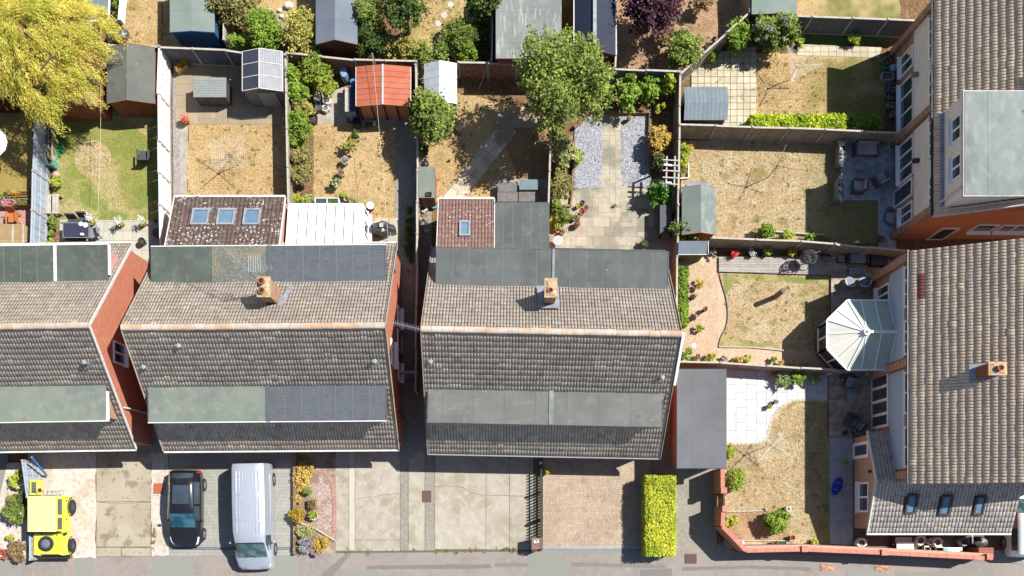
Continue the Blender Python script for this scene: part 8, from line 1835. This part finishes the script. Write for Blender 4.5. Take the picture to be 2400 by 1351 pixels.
for px, py, m, lab in ((2186, 1289, greenP, 'dark green recycling crate, left of two'), (2202, 1290, greenP, 'dark green recycling crate, right of two'), (2174, 1289, whitew, 'small white caddy left of the green crates')):
    x, y = W(px, py, .35); t = thing('recycling_crate', (x, y, 0), lab, 'crate'); b = MB(); b.box(x - .15, x + .15, y - .19, y + .19, 0, .03); [b.box(x + q[0], x + q[1], y + q[2], y + q[3], .03, .35) for q in ((-.16, -.13, -.2, .2), (.13, .16, -.2, .2), (-.13, .13, -.2, -.17), (-.13, .13, .17, .2))]; b.build('crate', mat('dark_green_crate', S(70, 92, 70), rough=.6) if m is greenP else m, t); MB().box(x - .17, x + .17, y + .13, y + .21, .33, .36).build('rim', whitew, t)
x, y = W(2217, 1291, .45); t = thing('kitchen_caddy', (x, y, 0), 'teal caddy right of the dark green recycling crates', 'caddy'); MB().box(x - .11, x + .11, y - .13, y + .13, 0, .4).build('body', tealP, t); MB().box(x - .12, x + .12, y - .14, y + .14, .4, .43).build('lid', tealP, t)
x, y = W(2347, 1284, .2); t = thing('toy_bucket', (x, y, 0), 'red plastic bucket near the end pier of the coral wall', 'bucket'); MB().lathe((x, y, 0), [(.07, 0), (.1, .22), (.09, .22), (.06, .03)], 12).build('bucket', redP, t, smooth=True); MB().tube([(x - .09, y, .22), (x, y, .32), (x + .09, y, .22)], .008, 4).build('handle', metalg, t)
x, y = W(2302, 1272, 1.0); t = thing('covered_barbecue', (x, y, 0), 'dark covered barbecue beside the end pier of the coral wall', 'barbecue'); MB().lathe((x, y, 0), [(.35, 0), (.38, .7), (.3, .95), (.05, 1.02)], 16, 1.1, .8).build('cover', black, t, smooth=True)
t = thing('downpipe', (*W(2280, 1270), 0), 'white downpipe dropping from the cream extension gutter', 'downpipe'); MB().tube([(*W(2279, 1256, 2.2), 2.2), (*W(2279, 1281, .1), .1)], .035).build('pipe', white, t)
# barbecue under tarpaulin, round glass table, bucket
x, y = W(895, 532, .9); t = thing('covered_barbecue', (x, y, 0), 'black tarpaulin-covered barbecue with a pale tile on top beside the lean-to conservatory', 'barbecue'); k = 16
tarp = mat('black_tarpaulin', S(84, 88, 92), ('n', 4, .45, .6, S(60, 62, 66), .7), rough=.35, spec=.6, bump=(.6, 5, .08))
vs = []; pr = [(1.02, 0), (1.0, .45), (.95, .78), (.7, .9), (.1, .95)]
rn = [1 + .1 * math.sin(i * 2.2) + random.uniform(-.05, .05) for i in range(k)]
for q, z in pr: vs += [(x + .66 * q * rn[i] * math.cos(6.283 * i / k), y + .34 * q * rn[i] * math.sin(6.283 * i / k), z + (.06 * math.sin(i * 1.7) if z > .5 else 0)) for i in range(k)]
MB().add(vs, [(a * k + i, a * k + (i + 1) % k, (a + 1) * k + (i + 1) % k, (a + 1) * k + i) for a in range(4) for i in range(k)] + [tuple(range(4 * k, 5 * k))]).build('tarpaulin', tarp, t)
MB().obox((x - .02, y + .06, 1.0), (.2, .2, .05), rz=.1).build('weight_tile', railm, t); MB().tube([(x + .42, y + .3, .7), (x + .42, y - .35, .7)], .01).build('rope', whitew, t)
table('round glass side table at the back door of the lean-to conservatory', 917, 562, .42, .42, .5, mat('clear_glass_top', S(186, 186, 176), rough=.2, spec=.6), round_=True, frame=metalg)
x, y = W(868, 482, .55); t = thing('bucket', (x, y, 0), 'white bucket standing on a red pot on the pot garden lawn', 'bucket'); MB().lathe((x, y, 0), [(.13, 0), (.16, .3)], 14).build('red_pot', mat('brick_red_pot', S(190, 80, 60), rough=.8), t, smooth=True); MB().lathe((x, y, .3), [(.15, 0), (.19, .25), (.19, .28), (.01, .285)], 16).build('bucket', white, t, smooth=True)
x, y = W(1308, 564, .6); t = thing('round_table', (x, y, 0), 'round white-topped pedestal table at the corner of the flat extension', 'table'); MB().lathe((x, y, .57), [(.26, 0), (.26, .03)], 22).build('tabletop', metalw, t); MB().tube([(x, y, 0), (x, y, .57)], .04).build('pedestal', metalg, t); MB().lathe((x, y, 0), [(.17, 0), (.05, .05)], 14).build('foot', metalg, t)
x, y = W(1561, 542, .8); t = thing('kettle_barbecue', (x, y, 0), 'small barbecue with a chrome shelf beside the charcoal chest', 'barbecue'); MB().ball((x, y + .12, .7), .2, 1, 1, .7).build('bowl', black, t, smooth=True); MB().box(x - .2, x + .16, y - .32, y - .02, .66, .7).build('shelf', mat('chrome_shelf', S(190, 170, 160), rough=.3, metal=.5), t)
for a in (0, 2.1, 4.2): MB().tube([(x + .1 * math.cos(a), y + .12 + .1 * math.sin(a), .6), (x + .2 * math.cos(a), y + .12 + .2 * math.sin(a), 0)], .015).build('leg', black, t)
# cold frame
x0, y0 = W(738, 479, .4); x1, y1 = W(795, 464, .4); t = thing('cold_frame', ((x0 + x1) / 2, (y0 + y1) / 2, 0), 'glass cold frame with two panes against the lean-to conservatory', 'cold frame')
for i in range(2): a = x0 + i * (x1 - x0) / 2; MB().box(a + .04, a + (x1 - x0) / 2 - .04, y0 + .03, y1 - .03, .36, .38).build('pane', mat('dark_green_glass', (.03, .06, .03, 1), ('n', 4, .45, .6, (.08, .2, .05, 1), .7), rough=.1, spec=.8) if i else glass, t)
b = MB(); [b.box(a, a + .035, y0, y1, 0, .41) for a in (x0, (x0 + x1) / 2 - .02, x1 - .035)]; b.box(x0, x1, y1 - .03, y1, 0, .41); b.box(x0, x1, y0, y0 + .03, 0, .39); b.build('frame', white, t)
# pot garden junk
x, y = W(805, 167, .9); t = thing('water_butt', (x, y, 0), 'blue-grey water butt left of the orange-roofed shed', 'water butt'); MB().lathe((x, y, 0), [(.2, 0), (.26, .3), (.27, .6), (.22, .88), (.1, .9)], 16, .8, 1.3).build('barrel', mat('blue_grey_plastic', S(140, 170, 200), rough=.5), t, smooth=True)
x, y = W(826, 190, .8); t = thing('water_butt', (x, y, 0), 'small blue butt in the shade beside the orange-roofed shed', 'water butt'); MB().lathe((x, y, 0), [(.13, 0), (.17, .3), (.15, .75), (.05, .78)], 14).build('barrel', blueP, t, smooth=True)
x, y = W(484, 106, .7); t = thing('water_butt', (x, y, 0), 'bright blue barrel lying behind the slate fence', 'water butt'); MB().tube([(x, y, .3), (x + .15, y - .1, .3), (x + .5, y - .25, .3)], [.2, .24, .22], 14).build('barrel', mat('sky_blue_plastic', S(110, 180, 240), rough=.5), t, smooth=True); MB().tube([(x - .02, y + .02, .3), (x, y, .3)], .1, 10).build('cap', white, t)
x, y = W(742, 228, .6); t = thing('metal_shelf', (x, y, 0), 'white wire shelf among the pots on the concrete patio', 'shelf'); b = MB(); [b.box(x - .12, x + .12, y - .15 + i * .1, y - .13 + i * .1, .55, .57) for i in range(4)]; [b.box(x + s, x + s + .015, y - .16, y + .17, 0, .6) for s in (-.12, .11)]; b.build('shelf', white, t)
x, y = W(746, 250, .4); t = thing('upturned_tub', (x, y, 0), 'grey upturned tub among the white sacks', 'tub', rz=.5); MB().box(x - .17, x + .17, y - .17, y + .17, 0, .38).build('tub', plasticdk, t)
x, y = W(836, 285, .5); t = thing('coal_bin', (x, y, 0), 'black round bin in the shadow of the orange-roofed shed', 'bin'); MB().lathe((x, y, 0), [(.2, 0), (.22, .5), (.2, .52), (.18, .3)], 16).build('bin', black, t, smooth=True)
x, y = W(822, 272, .5); t = thing('scrap_heap', (x, y, 0), 'pile of pale pipes and scrap beside the black round bin', 'scrap')
for i in range(5): a = random.random() * 3; MB().tube([(x - .2 * math.cos(a) + .05 * i - .1, y - .2 * math.sin(a), .3 + .03 * i), (x + .2 * math.cos(a) + .05 * i - .1, y + .2 * math.sin(a), .34 + .03 * i)], .03, 6).build('pipe', railm if i % 2 else metalg, t)
MB().box(x - .22, x + .25, y - .18, y + .2, 0, .3).build('crate', plasticdk, t)
x, y = W(868, 288, .3); t = thing('pallet', (x, y, 0), 'dark pallet with a pale block in front of the orange-roofed shed', 'pallet'); MB().box(x - .3, x + .25, y - .08, y + .1, 0, .12).build('pallet', plasticdk, t); MB().box(x + .12, x + .28, y - .1, y + .1, .12, .28).build('block', stonep, t)
x, y = W(1020, 483, .3); t = thing('oval_tub', (x, y, 0), 'teal oval tub beside the white rubble bag', 'tub'); MB().lathe((x - .08, y, .0), [(.12, 0), (.15, .26), (.15, .3), (.02, .3)], 14, 1.15, .8).build('tub', tealP, t, smooth=True)
x, y = W(996, 380, .6); t = thing('wheelbarrow', (x, y, 0), 'black wheelbarrow frame behind the tall pale-topped cabinet', 'wheelbarrow'); MB().tube([(x - .22, y - .15, .5), (x - .15, y + .15, .55), (x, y + .22, .55), (x + .15, y + .15, .55), (x + .22, y - .15, .5)], .025, 6).build('handle', metalg, t); MB().ball((x, y, .35), .2, 1, 1, .5).build('tray', black, t, smooth=True); MB().tube([(x - .03, y - .2, .15), (x + .03, y - .2, .15)], .15, 12).build('wheel', tyrem, t)
t = thing('timber_scrap', (*W(992, 512), 0), 'broken boards and twigs below the white rubble bag', 'scrap wood')
for i in range(12): px, py = 988 + random.uniform(-8, 14), 508 + random.uniform(-14, 20); p = V(px, py, .1 + .02 * i); a = random.random() * 6.28; MB().beam(p, p + Vector((math.cos(a) * .3, math.sin(a) * .3, random.uniform(-.05, .1))), .05, .02).build('stick', random.choice((railm, sleeper, metalg, oak)), t)
t = thing('paving_offcut', (*W(1000, 541), 0), 'grey slab offcut in the shade of the passage fence', 'slab'); MB().obox((*W(1000, 541, .1), .08), (.24, .24, .06), rz=.7).build('slab', stonep, t)
x, y = W(1077, 300, .3); t = thing('tree_stump', (x, y, 0), 'pale cut log end under the shrubby tree', 'log'); MB().lathe((x, y, 0), [(.17, 0), (.17, .3), (.02, .31)], 14).build('log', stone, t, smooth=True); x, y = W(1060, 298, .1); t = thing('log', (x, y, 0), 'rough log lying left of the pale cut log end', 'log'); MB().tube([(x - .15, y - .12, .1), (x + .15, y + .1, .12)], .11, 10).build('log', oak, t, smooth=True)
for px, py, lab in ((1086, 340, 'dark lump upper of two on the dry lawn'), (1054, 376, 'dark stake lower on the dry lawn')): x, y = W(px, py, .1); t = thing('stake', (x, y, 0), lab, 'stake'); MB().lathe((x, y, 0), [(.04, 0), (.07, .06), (.05, .22), (.01, .24)], 8).build('stake', sleeper, t)
x, y = W(1122, 121, .3); t = thing('lidded_drum', (x, y, 0), 'pale round drum lid by the fence left of the workshop', 'lid'); MB().lathe((x, y, 0), [(.2, 0), (.2, .35), (.02, .37)], 18).build('drum', metalw, t, smooth=True)
# top-left corner
t = thing('rubbish_heap', (*W(272, 60), 0), 'heap of black plastic sheeting beside the willow', 'plastic sheeting'); 
for (px, py, r_, sx, sy) in ((268, 52, .4, 1.1, .6), (280, 80, .42, 1.2, .9), (262, 86, .35, 1, .8)): MB().ball((*W(px, py, .3), .25), r_, sx, sy, .7).build('sheet', tarp, t)
t = thing('white_board', (*W(288, 40), 0), 'long white board standing beside the black plastic sheeting', 'board'); MB().beam(V(284, 52, .9), V(290, -10, .9), .16, .5).build('board', white, t)
t = thing('glazed_lean_to', (*W(232, 20), 0), 'grey glazed panels of a lean-to behind the willow', 'lean-to')
for i in range(3): a = V(205 + i * 18, 48, 2.0); b_ = V(222 + i * 18, -20, 2.0); MB().plate([(a.x, a.y, 2.0), (b_.x, a.y, 2.0), (b_.x, b_.y, 2.1), (a.x, b_.y, 2.1)], .03).build('glazing', mat('grey_glazing', S(130, 142, 150), rough=.3, spec=.6), t)
MB().beam(V(254, 50, 2.05), V(258, -20, 2.15), .07).build('frame', white, t); MB().beam(V(205, 50, 2.05), V(254, 50, 2.05), .05).build('frame', white, t)
plant('green bush at the very top beside the white board', 268, 0, 1.4, 20, L_bright, 1200, .07, 'shrub', 'leafy_bush', ry=16)
t = thing('white_stone', (*W(676, 12), 0), 'large white stone at the top edge of the bare lawn', 'stone'); MB().ball((*W(676, 12, .2), .15), .24, 1, .8, .8).build('stone', white, t)
for px, py, lab in ((655, 24, 'white stone upper of the two rockery ones'), (660, 38, 'white stone nearest the bright green bush')): t = thing('rockery_stone', (*W(px, py), 0), lab, 'stone'); MB().ball((*W(px, py, .1), .1), .12, 1, .8, .8).build('stone', white, t)
x, y = W(634, 34, .8); t = thing('leaning_board', (x, y, 0), 'pale leaning board behind the bright green bush', 'board'); MB().plate([(x - .2, y - .15, .5), (x + .1, y - .25, .5), (x + .2, y + .1, .9), (x - .1, y + .2, .9)], .03).build('board', railm, t)
# blue drainpipe leaning at the front
t = thing('blue_pipe', (*W(92, 1095), 0), 'long blue pipe leaning by the tall blue-grey front fence', 'pipe'); MB().tube([V(74, 1072, 2.4), V(109, 1114, .3)], .06, 10).build('pipe', blueP, t, smooth=True)
t = thing('wire_rack', (*W(140, 1148), 0), 'thin wire frame standing behind the yellow off-road car', 'frame'); b = MB()
for i in range(5): b.tube([V(112 + i * 9, 1150, .8), V(112 + i * 9, 1158, .2)], .01, 4)
b.tube([V(108, 1152, .8), V(150, 1150, .8)], .012, 4); b.build('wire', metalg, t)
x, y = W(371, 1146, .05); t = thing('terracotta_slab', (x, y, 0), 'terracotta-coloured square slab beside the black hatchback', 'slab'); MB().box(x - .24, x + .22, y - .26, y + .28, 0, .05).build('slab', terra, t); MB().box(x - .26, x + .24, y - .36, y - .27, 0, .05).build('kerb', stonep, t)
t = thing('wall_top_ornament', (*W(2009, 570), 1.85), 'white ring ornament on top of the grey deck fence', 'ornament'); x, y = W(2009, 569, 1.9); MB().tube([(x + .1 * math.cos(k2 * .5), y + .04, 1.9 + .08 * math.sin(k2 * .5)) for k2 in range(13)], .025, 6).build('ring', whitew, t)
x, y = W(1820, 884, .3); t = thing('boulder', (x, y, 0), 'rounded grey boulder at the shaded edge of the white patio', 'stone'); MB().ball((x, y, .16), .28, 1.1, .9, .7, 14).build('stone', concd, t, smooth=True)
GR = {'plant_pot': 'plant pots standing about the gardens', 'panel_fence': 'panel fences between the gardens', 'rubble_bag': 'open rubble bags', 'garden_chair': 'garden chairs', 'armchair': 'garden armchairs', 'camping_chair': 'camping chairs', 'recycling_crate': 'recycling crates by the coral wall', 'stepping_disc': 'pale stepping discs',
      'rotary_dryer': 'rotary clothes dryers', 'cushion_box': 'cushion boxes by the flat extension', 'cube_stool': 'cube stools beside the dark sofa', 'chalet_house': 'tiled chalet houses along the street', 'terraced_house': 'terraced houses on the right', 'border_shrub': 'shrubs along the overgrown fence', 'gravel_plant': 'plants in the gravel garden',
      'leafy_bush': 'garden bushes', 'clipped_hedge': 'clipped hedges', 'slatted_bench': 'slatted benches by the blue-grey fence', 'planter': 'garden planters', 'garden_shed': 'garden sheds', 'front_bed_shrub': 'shrubs in the planted front bed', 'brick_chimney': 'brick chimneys', 'weeds': 'weeds in the joints', 'tub_chair': 'curved-back chairs on the dark deck',
      'washing_line': 'washing lines', 'tv_aerial': 'tv aerials', 'house_extension': 'rear house extensions', 'inspection_cover': 'pavement and drive covers', 'water_butt': 'water butts', 'plastic_crate': 'crates by the terraced house', 'cardboard_box': 'cardboard boxes by the terraced house', 'garden_tree': 'loose garden trees', 'conifer': 'dark conifers'}
for o in bpy.data.objects:
    b_ = o.name.split('.')[0]
    if o.parent is None and 'label' in o and 'group' not in o and b_ in GR: o['group'] = GR[b_]
